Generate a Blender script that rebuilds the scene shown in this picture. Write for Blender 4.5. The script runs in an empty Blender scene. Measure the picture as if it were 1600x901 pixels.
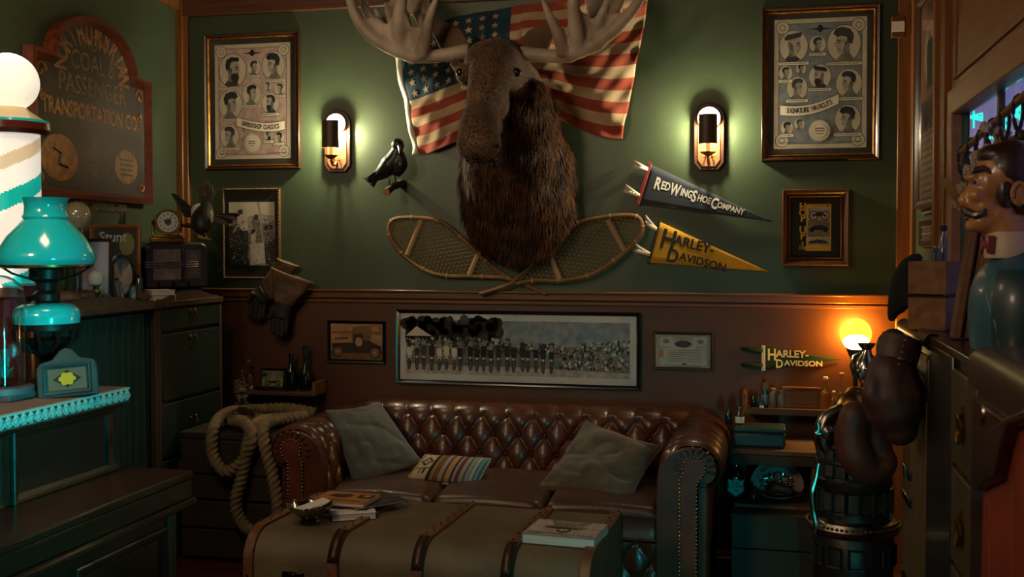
import bpy, bmesh, math, random
from mathutils import Vector, Matrix, Euler, noise
random.seed(7)
R = math.radians; PI = math.pi; sin = math.sin; cos = math.cos
SC = bpy.context.scene; COL = SC.collection

# ------------------------------------------------------------------ camera, world, light, exposure
F_PX, YAW, PITCH, CD, CH, SH = 1700.0, R(13.2), R(1.5), 5.6, 1.55, -0.015
cam_d = bpy.data.cameras.new('camera'); cam = bpy.data.objects.new('camera', cam_d); COL.objects.link(cam)
cam.location = (0, -CD, CH); cam.rotation_euler = (PI/2 - PITCH, 0, YAW)
cam_d.sensor_width = 36; cam_d.lens = F_PX/1600*36; cam_d.shift_y = SH; cam_d.clip_start = 0.05
cam_d.dof.use_dof = True; cam_d.dof.focus_distance = 5.5; cam_d.dof.aperture_fstop = 6.3
SC.camera = cam
SC.view_settings.view_transform = 'Standard'; SC.view_settings.look = 'None'
SC.view_settings.gamma = 1; SC.view_settings.use_curve_mapping = False
SC.view_settings.exposure = 1.3
wd = bpy.data.worlds.new('world'); SC.world = wd; wd.use_nodes = True
wd.node_tree.nodes['Background'].inputs[0].default_value = (0.30, 0.28, 0.55, 1)
wd.node_tree.nodes['Background'].inputs[1].default_value = 0.15

def lin(h):
    h = h.lstrip('#'); o = []
    for i in (0, 2, 4):
        c = int(h[i:i+2], 16)/255
        o.append(c/12.92 if c <= .04045 else ((c+.055)/1.055)**2.4)
    return (*o, 1)

def light(name, kind, loc, energy, color, size=.1, rot=None, size_y=None, spot=None, target=None):
    l = bpy.data.lights.new(name, kind); l.energy = energy; l.color = color
    if kind == 'AREA':
        l.size = size
        if size_y: l.shape = 'RECTANGLE'; l.size_y = size_y
    else: l.shadow_soft_size = size
    if spot: l.spot_size = spot; l.spot_blend = .6
    o = bpy.data.objects.new(name, l); o.location = loc; COL.objects.link(o)
    if target is not None: o.rotation_euler = (Vector(target)-Vector(loc)).to_track_quat('-Z', 'Y').to_euler()
    elif rot: o.rotation_euler = rot
    return o
# warm shaded ceiling lamps of the room, overhead and behind the camera
light('ceiling_lamp_light', 'AREA', (-2.0, -2.9, 2.9), 5.2, (1, .72, .46), .5, target=(-1.3, -1.0, 1.2))
light('ceiling_lamp_light', 'AREA', (-2.3, -5.2, 2.6), 12, (1, .72, .46), .6, target=(.2, -1.6, 1.3))
# unseen area lights added inside the room, standing in for turquoise neon glow
def neon(loc, tgt, e, sz, szy, spread):
    o = light('turquoise_fill_light', 'AREA', loc, e, (.02, .82, .85), sz, target=tgt, size_y=szy); o.data.spread = R(spread)
neon((.40, -4.32, .62), (-.35, -1.5, .42), .5, .12, .5, 46)
neon((.36, -4.5, .95), (-2.2, -2.7, .98), 1.0, .12, .5, 28)

# ------------------------------------------------------------------ pixel rays
def ray(px, py):
    u = (px-800)/F_PX; v = (450.5+SH*1600-py)/F_PX
    cp, sp = cos(PITCH), sin(PITCH)
    return Vector((-sin(YAW)*cp, cos(YAW)*cp, -sp)) + u*Vector((cos(YAW), sin(YAW), 0)) + v*Vector((-sin(YAW)*sp, cos(YAW)*sp, cp))
def P(px, py, X=None, Y=None, Z=None):
    d = ray(px, py)
    t = X/d.x if X is not None else ((Y+CD)/d.y if Y is not None else (Z-CH)/d.z)
    return Vector((0, -CD, CH)) + d*t
def W(px, py, off=0): return P(px, py, Y=-off)

# ------------------------------------------------------------------ materials
MATS = {}
def mat(name, col, rough=.6, metal=0., col2=None, scale=8., bump=0., bscale=None, coat=0., emit=0., trans=0., alpha=None,
        sheen=0., kind='noise', stretch=(1, 1, 1), mixlo=.35, mixhi=.65, spec=.5, sss=0.):
    if name in MATS: return MATS[name]
    m = bpy.data.materials.new(name); m.use_nodes = True; nt = m.node_tree; b = nt.nodes['Principled BSDF']
    c = lin(col) if isinstance(col, str) else col
    b.inputs['Base Color'].default_value = c; b.inputs['Roughness'].default_value = rough; b.inputs['Metallic'].default_value = metal
    b.inputs['Coat Weight'].default_value = coat; b.inputs['Transmission Weight'].default_value = trans
    b.inputs['Sheen Weight'].default_value = sheen; b.inputs['Specular IOR Level'].default_value = spec
    b.inputs['Coat Roughness'].default_value = .15
    if emit: b.inputs['Emission Color'].default_value = c; b.inputs['Emission Strength'].default_value = emit
    tc = nt.nodes.new('ShaderNodeTexCoord'); mp = nt.nodes.new('ShaderNodeMapping'); mp.inputs['Scale'].default_value = stretch
    nt.links.new(tc.outputs['Object'], mp.inputs[0])
    def tex(k, sc):
        if k == 'wave':
            t = nt.nodes.new('ShaderNodeTexWave'); t.inputs['Scale'].default_value = sc; t.inputs['Distortion'].default_value = 5
            t.inputs['Detail'].default_value = 3; o = t.outputs['Fac']
        elif k == 'voronoi':
            t = nt.nodes.new('ShaderNodeTexVoronoi'); t.inputs['Scale'].default_value = sc; o = t.outputs['Distance']
        else:
            t = nt.nodes.new('ShaderNodeTexNoise'); t.inputs['Scale'].default_value = sc; t.inputs['Detail'].default_value = 6; o = t.outputs['Fac']
        nt.links.new(mp.outputs[0], t.inputs['Vector']); return o
    if col2:
        o = tex(kind, scale); r = nt.nodes.new('ShaderNodeValToRGB')
        r.color_ramp.elements[0].position = mixlo; r.color_ramp.elements[1].position = mixhi
        r.color_ramp.elements[0].color = c; r.color_ramp.elements[1].color = lin(col2) if isinstance(col2, str) else col2
        nt.links.new(o, r.inputs[0]); nt.links.new(r.outputs[0], b.inputs['Base Color'])
        if emit: nt.links.new(r.outputs[0], b.inputs['Emission Color'])
    if bump:
        o = tex(kind if not bscale else 'noise', bscale or scale); bp = nt.nodes.new('ShaderNodeBump')
        bp.inputs['Strength'].default_value = min(1, bump); bp.inputs['Distance'].default_value = .004
        nt.links.new(o, bp.inputs['Height']); nt.links.new(bp.outputs[0], b.inputs['Normal'])
    MATS[name] = m; return m
def wood(name, c1, c2, rough=.5, axis=0, coat=0.):
    st = [14, 14, 14]; st[axis] = 1.2
    return mat(name, c1, rough, col2=c2, scale=2.2, stretch=tuple(st), bump=.35, coat=coat, mixlo=.3, mixhi=.7)

M_GREEN = mat('green_wall_paint', '#3d4a33', .42, col2='#35412c', scale=2.5, bump=.12, bscale=60)
M_WAIN = mat('brown_wall_paint', '#5a3219', .5, col2='#4f2b15', scale=3, bump=.12, bscale=50)
M_TRIM = wood('varnished_trim_wood', '#7d4a20', '#633a18', .38, 0, .2)
M_TRIMV = wood('varnished_trim_wood_upright', '#83501f', '#6a4018', .38, 2, .2)
M_TRIMD = wood('dark_header_wood', '#5a2f15', '#47240f', .45, 0)
M_DARKW = wood('dark_walnut', '#2e160c', '#1d0d07', .35, 0, .3)
M_DARKWY = wood('dark_walnut_deep', '#3a1d10', '#241109', .35, 1, .3)
M_DARKWZ = wood('dark_walnut_upright', '#2e160c', '#1d0d07', .35, 2, .3)
M_CRATE = wood('raw_crate_wood', '#6b4a2f', '#4d3320', .7, 0)
M_CRATEY = wood('raw_crate_wood_deep', '#8a5c31', '#5f3d20', .7, 1)
M_CHEST = wood('grey_old_chest_wood', '#3d3126', '#2a221b', .75, 0)
M_GOLD = mat('antique_gilt', '#b07a35', .35, .8, col2='#7a4d1c', scale=30)
M_BRASS = mat('aged_brass', '#b98c45', .3, 1, col2='#7a5a28', scale=20)
M_NICKEL = mat('dull_nickel', '#a89e90', .28, 1, col2='#5f564c', scale=14, bump=.3)
M_SILVER = mat('tarnished_silver', '#b5afa5', .2, 1, col2='#6d655a', scale=10)
M_BLACK = mat('black_lacquer', '#0d0c0c', .25, coat=.4)
M_BLACKM = mat('matt_black', '#141313', .7)
M_IRON = mat('cast_iron', '#2c2826', .42, .7, col2='#3c352f', scale=12, bump=.5, bscale=40)
M_CREAM = mat('aged_paper', '#cfc4ae', .7, col2='#bdb199', scale=6)
M_WHITE = mat('off_white', '#d8d2c6', .6)
M_GLASS = mat('clear_glass', '#ffffff', .03, trans=1.)
M_GLASSD = mat('dark_bottle_glass', '#0a1a12', .06, coat=.6)
M_INK = mat('print_ink_black', '#1b1917', .7)
M_GREY = mat('print_grey', '#7d766d', .7, col2='#635c54', scale=40)
M_GREYL = mat('print_light_grey', '#b5ab9d', .7, col2='#8f867a', scale=35)
M_GREYD = mat('print_dark_grey', '#403b38', .7, col2='#302c2a', scale=40)
M_PINK = mat('print_faded_pink', '#b08f88', .7, col2='#c7aba0', scale=22)
M_BLUEP = mat('print_faded_blue', '#8a9196', .7, col2='#6f787e', scale=24)
M_PANE = mat('picture_glass', '#ffffff', .02, trans=1., spec=.5)
M_PANE.node_tree.nodes['Principled BSDF'].inputs['IOR'].default_value = 1.02
M_LEATH = mat('oxblood_leather', '#57301e', .34, col2='#3b1d11', scale=7, bump=.25, bscale=90, coat=.22, mixlo=.3, mixhi=.75)
M_LEATHP = mat('brown_seat_leather', '#4a2a1a', .42, col2='#361d11', scale=9, bump=.25, bscale=80, coat=.1)
M_TEALLIT = mat('turquoise_lit_milk_glass', '#20d2d6', .12, coat=.8, sss=0)  # milk glass; the turquoise light on it is put into the base colour
M_LEAFT = mat('print_yellow', '#d9a81e', .6)

# ------------------------------------------------------------------ geometry builder
class G:
    def __init__(s): s.v = []; s.f = []; s.m = []
    def add(s, vs, fs, M=None, mi=0):
        n = len(s.v); s.v += [tuple(M @ Vector(v)) for v in vs] if M is not None else [tuple(v) for v in vs]
        s.f += [tuple(i+n for i in f) for f in fs]; s.m += [mi]*len(fs); return s
    def box(s, c, d, mi=0, M=None, rz=0, rx=0, ry=0):
        x, y, z = d[0]/2, d[1]/2, d[2]/2
        T = Matrix.Translation(c) @ Euler((rx, ry, rz)).to_matrix().to_4x4()
        if M is not None: T = M @ T
        return s.add([(-x,-y,-z),(x,-y,-z),(x,y,-z),(-x,y,-z),(-x,-y,z),(x,-y,z),(x,y,z),(-x,y,z)],
                     [(0,3,2,1),(4,5,6,7),(0,1,5,4),(1,2,6,5),(2,3,7,6),(3,0,4,7)], T, mi)
    def lathe(s, prof, n=20, c=(0,0,0), M=None, mi=0, sx=1, sy=1):
        T = Matrix.Translation(c); T = M @ T if M is not None else T
        vs = []; fs = []
        for r, z in prof:
            for k in range(n): a = 2*PI*k/n; vs.append((r*cos(a)*sx, r*sin(a)*sy, z))
        for i in range(len(prof)-1):
            for k in range(n): fs.append((i*n+k, i*n+(k+1) % n, (i+1)*n+(k+1) % n, (i+1)*n+k))
        if prof[0][0] > 1e-5: fs.append(tuple(range(n))[::-1])
        if prof[-1][0] > 1e-5: fs.append(tuple((len(prof)-1)*n+k for k in range(n)))
        return s.add(vs, fs, T, mi)
    def tube(s, pts, r, n=8, closed=False, mi=0, M=None, flat=1., lobes=0, twist=0., up=None):
        pts = [Vector(p) for p in pts]; N = len(pts); rs = r if isinstance(r, (list, tuple)) else [r]*N
        vs = []; fs = []; prev = None; L = 0
        for i, p in enumerate(pts):
            if closed: t = pts[(i+1) % N]-pts[i-1]
            else: t = pts[min(i+1, N-1)]-pts[max(i-1, 0)]
            t = t.normalized() if t.length > 1e-9 else Vector((0,0,1))
            if prev is None: a = Vector(up) if up else (Vector((0,0,1)) if abs(t.z) < .9 else Vector((1,0,0)))
            else: a = prev
            a = (a-t*a.dot(t)); a = a.normalized() if a.length > 1e-6 else t.orthogonal().normalized()
            prev = a; b = t.cross(a)
            if i: L += (p-pts[i-1]).length
            for k in range(n):
                w = 2*PI*k/n; q = rs[i]
                if lobes: q *= .72+.32*abs(cos(lobes/2*(w-twist*L)))**.7
                vs.append(p+a*cos(w)*q*flat+b*sin(w)*q)
        m = N if closed else N-1
        for i in range(m):
            j = (i+1) % N
            for k in range(n): fs.append((i*n+k, i*n+(k+1) % n, j*n+(k+1) % n, j*n+k))
        if not closed: fs.append(tuple(range(n))[::-1]); fs.append(tuple((N-1)*n+k for k in range(n)))
        return s.add(vs, fs, M, mi)
    def prism(s, poly, y0, y1, mi=0, M=None):      # outline in x, z; thickness along y
        n = len(poly); a = sum(poly[i][0]*poly[(i+1) % n][1]-poly[(i+1) % n][0]*poly[i][1] for i in range(n))
        if a < 0: poly = poly[::-1]
        vs = [(x, y0, z) for x, z in poly]+[(x, y1, z) for x, z in poly]
        fs = [tuple(range(n)), tuple(range(2*n-1, n-1, -1))]+[(i, n+i, n+(i+1) % n, (i+1) % n) for i in range(n)]
        return s.add(vs, fs, M, mi)
    def poly(s, poly, y, mi=0, M=None):
        n = len(poly); a = sum(poly[i][0]*poly[(i+1) % n][1]-poly[(i+1) % n][0]*poly[i][1] for i in range(n))
        if a < 0: poly = poly[::-1]
        return s.add([(x, y, z) for x, z in poly], [tuple(range(n))], M, mi)
    def ell(s, cx, cz, rx, rz, y, mi=0, n=20, rot=0, M=None):
        return s.poly([(cx+rx*cos(a)*cos(rot)-rz*sin(a)*sin(rot), cz+rx*cos(a)*sin(rot)+rz*sin(a)*cos(rot)) for a in [2*PI*k/n for k in range(n)]], y, mi, M)
    def sph(s, c, r, n=16, m=10, mi=0, M=None):
        if not isinstance(r, (tuple, list)): r = (r, r, r)
        vs = [(c[0], c[1], c[2]-r[2])]; fs = []
        for i in range(1, m):
            p = -PI/2+PI*i/m
            for k in range(n): a = 2*PI*k/n; vs.append((c[0]+r[0]*cos(p)*cos(a), c[1]+r[1]*cos(p)*sin(a), c[2]+r[2]*sin(p)))
        vs.append((c[0], c[1], c[2]+r[2])); e = len(vs)-1
        for k in range(n): fs.append((0, 1+(k+1) % n, 1+k)); fs.append((e, e-n+k, e-n+(k+1) % n))
        for i in range(m-2):
            for k in range(n): a = 1+i*n+k; b = 1+i*n+(k+1) % n; fs.append((a, b, b+n, a+n))
        return s.add(vs, fs, M, mi)
    def grid(s, fn, nu, nv, mi=0, M=None, mf=None):
        vs = [fn(u/nu, v/nv) for v in range(nv+1) for u in range(nu+1)]; n = len(s.v)
        fs = []; ms = []
        for v in range(nv):
            for u in range(nu):
                a = v*(nu+1)+u; fs.append((a, a+1, a+nu+2, a+nu+1)); ms.append(mf((u+.5)/nu, (v+.5)/nv) if mf else mi)
        s.add(vs, fs, M, mi); s.m[-len(ms):] = ms; return s

DONE = []
def ob(name, g, mats, parent=None, world=False, smooth=40, bev=0, sub=0, remesh=0, sm=0, solid=0, label=None, **kw):
    me = bpy.data.meshes.new(name)
    vs = g.v
    if world and parent is not None:
        Mi = parent_matrix(parent).inverted(); vs = [tuple(Mi @ Vector(v)) for v in vs]
    me.from_pydata(vs, [], g.f)
    mats = mats if isinstance(mats, (list, tuple)) else [mats]
    for m in mats: me.materials.append(m)
    if len(mats) > 1: me.polygons.foreach_set('material_index', g.m)
    me.update()
    if smooth:
        me.polygons.foreach_set('use_smooth', [True]*len(me.polygons))
        if not remesh and not sub: me.set_sharp_from_angle(angle=R(smooth))
    o = bpy.data.objects.new(name, me); COL.objects.link(o)
    if parent is not None: o.parent = parent
    if solid: m_ = o.modifiers.new('s', 'SOLIDIFY'); m_.thickness = solid; m_.offset = 0
    if bev: m_ = o.modifiers.new('b', 'BEVEL'); m_.width = bev; m_.segments = 2; m_.limit_method = 'ANGLE'; m_.angle_limit = R(50)
    if remesh:
        m_ = o.modifiers.new('r', 'REMESH'); m_.mode = 'VOXEL'; m_.voxel_size = remesh; m_.use_smooth_shade = True
        if sm: m_ = o.modifiers.new('sm', 'SMOOTH'); m_.iterations = sm; m_.factor = .6
    if sub: m_ = o.modifiers.new('u', 'SUBSURF'); m_.levels = sub; m_.render_levels = sub
    if label: o['label'] = label
    tagk(o, **kw); return o
def parent_matrix(o):
    M = Matrix.Identity(4)
    while o is not None: M = (Matrix.Translation(o.location) @ o.rotation_euler.to_matrix().to_4x4()) @ M; o = o.parent
    return M
def tagk(o, lab=None, cat=None, group=None, kind=None):
    if lab: o['label'] = lab
    if cat: o['category'] = cat
    if group: o['group'] = group
    if kind: o['kind'] = kind
    return o
def thing(name, lab, cat, loc=(0,0,0), rz=0, group=None, rx=0, ry=0):
    o = bpy.data.objects.new(name, None); o.empty_display_size = .05; COL.objects.link(o)
    o.location = loc; o.rotation_euler = (rx, ry, rz); return tagk(o, lab, cat, group)
def struct(name, g, m, **k): o = ob(name, g, m, **k); o['kind'] = 'structure'; return o
def kids(o): return [c for c in COL.objects if c.parent == o]
def copy_tree(o, parent=None):
    c = o.copy(); COL.objects.link(c)
    if parent is not None: c.parent = parent
    for ch in kids(o): copy_tree(ch, c)
    return c
def text_geo(body, size=.1, sx=1., bold=0., align='CENTER', spacing=1.):
    """flat lettering as a mesh: x right, z up, facing -y"""
    cu = bpy.data.curves.new('lettering', 'FONT'); cu.body = body; cu.size = size; cu.align_x = align; cu.align_y = 'CENTER'
    cu.offset = bold*size; cu.space_character = spacing; cu.resolution_u = 3
    o = bpy.data.objects.new('lettering', cu); COL.objects.link(o)
    dg = bpy.context.evaluated_depsgraph_get(); me = bpy.data.meshes.new_from_object(o.evaluated_get(dg))
    vs = [(v.co.x*sx, 0, v.co.y) for v in me.vertices]; fs = [tuple(p.vertices) for p in me.polygons]
    bpy.data.objects.remove(o); bpy.data.curves.remove(cu); bpy.data.meshes.remove(me)
    return vs, fs
def put_text(g, body, x, z, y, size, mi=0, sx=1., bold=0., rot=0., align='CENTER', spacing=1., M=None, arc=None):
    if arc:   # letters one by one round a circle: centre, radius, start angle, end angle
        cx, cz, rad, a0, a1 = arc[:5]; rz_ = arc[5] if len(arc) > 5 else abs(rad); n = len(body)
        for i, ch in enumerate(body):
            if ch == ' ': continue
            a = a0+(a1-a0)*(i/(n-1) if n > 1 else .5); s = 1 if rad > 0 else -1
            vs, fs = text_geo(ch, size, sx, bold)
            T = Matrix.Translation((cx+abs(rad)*cos(a), y, cz+rz_*sin(a))) @ Matrix.Rotation(-(a-PI/2 if s > 0 else a+PI/2), 4, 'Y')
            g.add(vs, fs, (M @ T) if M is not None else T, mi)
        return g
    vs, fs = text_geo(body, size, sx, bold, align, spacing)
    T = Matrix.Translation((x, y, z)) @ Matrix.Rotation(-rot, 4, 'Y')
    return g.add(vs, fs, (M @ T) if M is not None else T, mi)

# ------------------------------------------------------------------ the room
XL, XR, ZC = -3.257, .69, 3.02
LD = Vector((.106, -.994, 0)).normalized()               # left wall runs this way toward the camera
LA = math.atan2(LD.x, -LD.y)
def wallbox(x0, x1, z0, z1, y0, y1): return G().box(((x0+x1)/2, (y0+y1)/2, (z0+z1)/2), (x1-x0, y1-y0, z1-z0))
ZR0, ZR1 = 1.245, 1.30
struct('wall_back', wallbox(XL-.3, XR+.2, ZR1, ZC+.1, 0, .12), M_GREEN, smooth=0)
wb = struct('wall_back_lower', wallbox(XL-.3, XR+.2, 0, ZR1, .0, .12), M_WAIN, smooth=0)
g = G(); g.box(((XL+XR)/2, -.012, 1.282), (XR-XL, .024, .045)); g.box(((XL+XR)/2, -.022, 1.300), (XR-XL, .044, .012)); g.box(((XL+XR)/2, -.008, 1.243), (XR-XL, .016, .018))
struct('trim_1', g, M_TRIM, bev=.003)
g = G(); g.box(((XL+XR)/2, -.015, 2.88), (XR-XL, .03, .095)); struct('trim_2', g, M_TRIMD, bev=.004)
g = G()
prof = [(0, 2.925), (-.018, 2.925), (-.03, 2.945), (-.075, 2.985), (-.09, 3.02), (0, 3.02)]
g.add([(XL, y, z) for y, z in prof]+[(XR, y, z) for y, z in prof], [(i, (i+1) % 6, 6+(i+1) % 6, 6+i) for i in range(6)])
struct('trim_3', g, M_TRIM, smooth=0)
# left wall, its crown and corner post
ML = Matrix.Translation((XL, 0, 0)) @ Matrix.Rotation(LA-PI/2, 4, 'Z')     # local x = along the wall toward the camera
def Lw(s, off, z): return Vector((XL, 0, 0))+LD*s+Vector((-LD.y, LD.x, 0))*off+Vector((0, 0, z))   # off = out of the wall, into the room
g = G(); g.box((2.3, -.06, 1.55), (5.4, .12, 3.2), M=ML); struct('wall_left', g, M_GREEN, smooth=0)
g = G(); g.add([Lw(s, o, z) for s in (0, 5) for o, z in ((0, 2.87), (.02, 2.87), (.025, 2.92), (.085, 3.02), (0, 3.02))], [(i, (i+1) % 5, 5+(i+1) % 5, 5+i) for i in range(5)])
struct('trim_4', g, M_TRIM, smooth=0)
g = G(); g.box((XL+.022, -.018, 1.5), (.045, .036, 3.0)); g.box((XL+.045, -.012, 1.5), (.055, .024, 3.0))
struct('trim_5', g, M_TRIMV, bev=.004)
g = G(); g.box((XR-.03, -.015, 1.5), (.1, .03, 3.0)); struct('trim_6', g, M_TRIMV, bev=.004)
g = G(); g.box((XR-.01, -.06, 1.5), (.02, .07, 3.0)); struct('trim_7', g, M_TRIMV, bev=.004)
struct('ceiling', wallbox(XL-.4, XR+.3, ZC, ZC+.1, -6.6, .1), mat('dark_ceiling_paint', '#33251a', .7), smooth=0)
struct('wall_front', wallbox(XL-.4, XR+.3, 0, ZC, -6.6, -6.5), M_WAIN, smooth=0)
fl = struct('floor', wallbox(XL-.4, XR+.3, -.1, -.004, -6.6, .1), M_BLACKM, smooth=0)
M_PLANK = wood('floor_boards', '#5b2f18', '#43210f', .4, 0, .2)
pl = G().box((0, 0, 0), (4.1, .135, .02)); first = None
for i in range(24):
    if first is None: o = first = ob('plank', pl, M_PLANK, fl, bev=.003)
    else: o = first.copy(); COL.objects.link(o)
    o.location = (-1.3+.02*(i % 3), -.08-.14*i, -.01); o.rotation_euler = (0, R(180)*(i % 2), 0)
# right wall with the shuttered shop window
WY0, WY1, WZ0, WZ1 = -1.33, -4.9, .95, 2.03
g = G()
TH_ = .03
g.box((XR+TH_/2, WY0/2+.06, 1.5), (TH_, -WY0+.12, 3.1)); g.box((XR+TH_/2, (WY0+WY1)/2, WZ0/2), (TH_, WY0-WY1, WZ0))
g.box((XR+TH_/2, (WY0+WY1)/2, (WZ1+ZC)/2), (TH_, WY0-WY1, ZC-WZ1)); g.box((XR+TH_/2, WY1-.9, 1.5), (TH_, 1.8, 3.1))
struct('wall_right', g, M_GREEN, smooth=0)
M_SHUT = wood('painted_shutter_board', '#83563a', '#704729', .5, 1)
g = G()                                                          # pilaster and window frame
g.box((XR-.012, -1.02, 1.5), (.024, .22, 3.0)); g.box((XR-.022, -1.17, 1.5), (.044, .05, 3.0)); g.box((XR-.03, -.945, 1.5), (.03, .03, 3.0))
struct('trim_8', g, M_TRIMV, bev=.004)
wf = struct('window_1', G().box((XR-.01, WY0+.05, (WZ0+WZ1)/2), (.05, .10, WZ1-WZ0+.02)).box((XR-.01, (WY0+WY1)/2, WZ1+.045), (.05, WY0-WY1+.2, .09)).box((XR-.02, (WY0+WY1)/2, WZ0-.02), (.09, WY0-WY1+.1, .05)), M_SHUT, bev=.004)
ob('window_pane', G().box((XR+.025, (WY0+WY1)/2, (WZ0+WZ1)/2), (.004, WY0-WY1, WZ1-WZ0)), M_PANE, wf, smooth=0)
ob('glazing_bar', G().box((XR+.025, -1.9, (WZ0+WZ1)/2), (.02, .03, WZ1-WZ0)), M_DARKWZ, wf, smooth=0)
ob('glazing_bar', G().box((XR+.025, -3.3, (WZ0+WZ1)/2), (.02, .03, WZ1-WZ0)), M_DARKWZ, wf, smooth=0)
# board panelling over the window
for (z0, z1) in ((2.12, 2.50), (2.53, 3.0)):
    bd = struct('trim_9' if z0 < 2.3 else 'trim_10', G().box((XR-.008, (-1.2+WY1)/2, (z0+z1)/2), (.016, -1.2-WY1, z1-z0)), M_SHUT, bev=.002)
    g = G()
    for yy in (-1.30, -2.75, -4.2):
        ye = yy-1.36
        for q in ((yy, yy-.03, z0+.05, z1-.04), (ye, ye-.03, z0+.05, z1-.04)): g.box((XR-.02, (q[0]+q[1])/2, (q[2]+q[3])/2), (.012, .03, q[3]-q[2]))
        g.box((XR-.02, (yy+ye)/2, z1-.045), (.012, yy-ye, .015)); g.box((XR-.02, (yy+ye)/2, z0+.045), (.012, yy-ye, .015))
    ob('panel_moulding', g, M_SHUT, bd, bev=.003)
    ob('ledge_moulding', G().box((XR-.02, (-1.2+WY1)/2, z1+.008), (.04, -1.2-WY1, .022)), M_SHUT, bd, bev=.003)
# evening sky and neon outside the window
struct('wall_outside', G().box((XR+2.2, 4.0, 2.8), (.1, 24, 7)).box((XR+1.2, 14, 2.8), (2.4, .1, 7)), mat('dusk_sky', '#7577a8', .9, col2='#a795ae', scale=.8, emit=.20), smooth=0)
M_NEON = mat('turquoise_neon_tube', '#2fe6d6', .3, emit=.5)
g = G()
NP = lambda x, y: P(x, y, X=XR+.09)
for a, b in (((1522, 170), (1522, 200)), ((1512, 183), (1535, 177)), ((1512, 183), (1535, 188)), ((1535, 177), (1535, 188)), ((1514, 183), (1535, 183))): g.tube([NP(*a), NP(*b)], .004, 6)
for k in range(5):
    x, y = 1545+20*k, 205-16*k; g.tube([NP(x, y+14), NP(x+8, y-10), NP(x+13, y+16), NP(x+3, y+4)], .006, 6)
tagk(ob('neon_sign', g, M_NEON), 'turquoise neon tubing glowing in the window on the right', 'neon sign')

# ------------------------------------------------------------------ pictures on the back wall
def frame_geo(g, w, h, fw, d, mi=0, y=0., prof=None):
    """mitred frame, outer size w x h, in x/z, back at y, front at y-d"""
    prof = prof or [(0, 0), (0, d*.8), (fw*.15, d), (fw*.5, d*.9), (fw*.85, d*.6), (fw, d*.45), (fw, 0)]
    n = len(prof); vs = []
    for sx, sz in ((-1, -1), (1, -1), (1, 1), (-1, 1)):
        for a, b in prof: vs.append((sx*(w/2-a), y-b, sz*(h/2-a)))
    fs = []
    for k in range(4):
        for i in range(n-1): a = k*n+i; b = ((k+1) % 4)*n+i; fs.append((a, b, b+1, a+1))
    return g.add(vs, fs, None, mi)
def picture(name, lab, cat, x0, y0, x1, y1, fw, d, fmat, off=.0, mat_w=0, mat_m=None, liner=None, print_fn=None, print_mats=None, glass=True, rx=0, group=None, back=None):
    cx, cy = (x0+x1)/2, (y0+y1)/2
    a, b = W(x0, cy, off+d), W(x1, cy, off+d); t_, u_ = W(cx, y0, off+d), W(cx, y1, off+d)
    w, h = b.x-a.x, t_.z-u_.z
    t = thing(name, lab, cat, ((a.x+b.x)/2, -off-.001, (t_.z+u_.z)/2), group=group, rx=rx)
    ob('frame', frame_geo(G(), w, h, fw, d), fmat, t, smooth=0)
    ob('backing_board', G().box((0, -.003, 0), (w-.01, .005, h-.01)), M_BLACKM, t, smooth=0)
    iw, ih = w-2*fw, h-2*fw
    if liner: ob('gilt_liner', frame_geo(G(), iw+.004, ih+.004, liner[0], d*.75), liner[1], t, smooth=0); iw -= 2*liner[0]; ih -= 2*liner[0]
    if mat_m: ob('mount', G().box((0, -.0075, 0), (iw+.006, .003, ih+.006)), mat_m, t, smooth=0)
    pw, ph = iw-2*mat_w, ih-2*mat_w
    if print_fn:
        g = G(); print_fn(g, pw, ph, -.0100); ob('print', g, print_mats, t, smooth=0)
    if glass: ob('glass', G().box((0, -d*.5, 0), (iw+.004, .0015, ih+.004)), M_PANE, t, smooth=0)
    return t, w, h
E_ = .0004
PM = [M_CREAM, M_PINK, M_INK, M_GREYL, M_GREYD, M_GREY, M_BLUEP]   # 0 paper 1 ground 2 ink 3 light 4 dark 5 mid 6 blue
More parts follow.
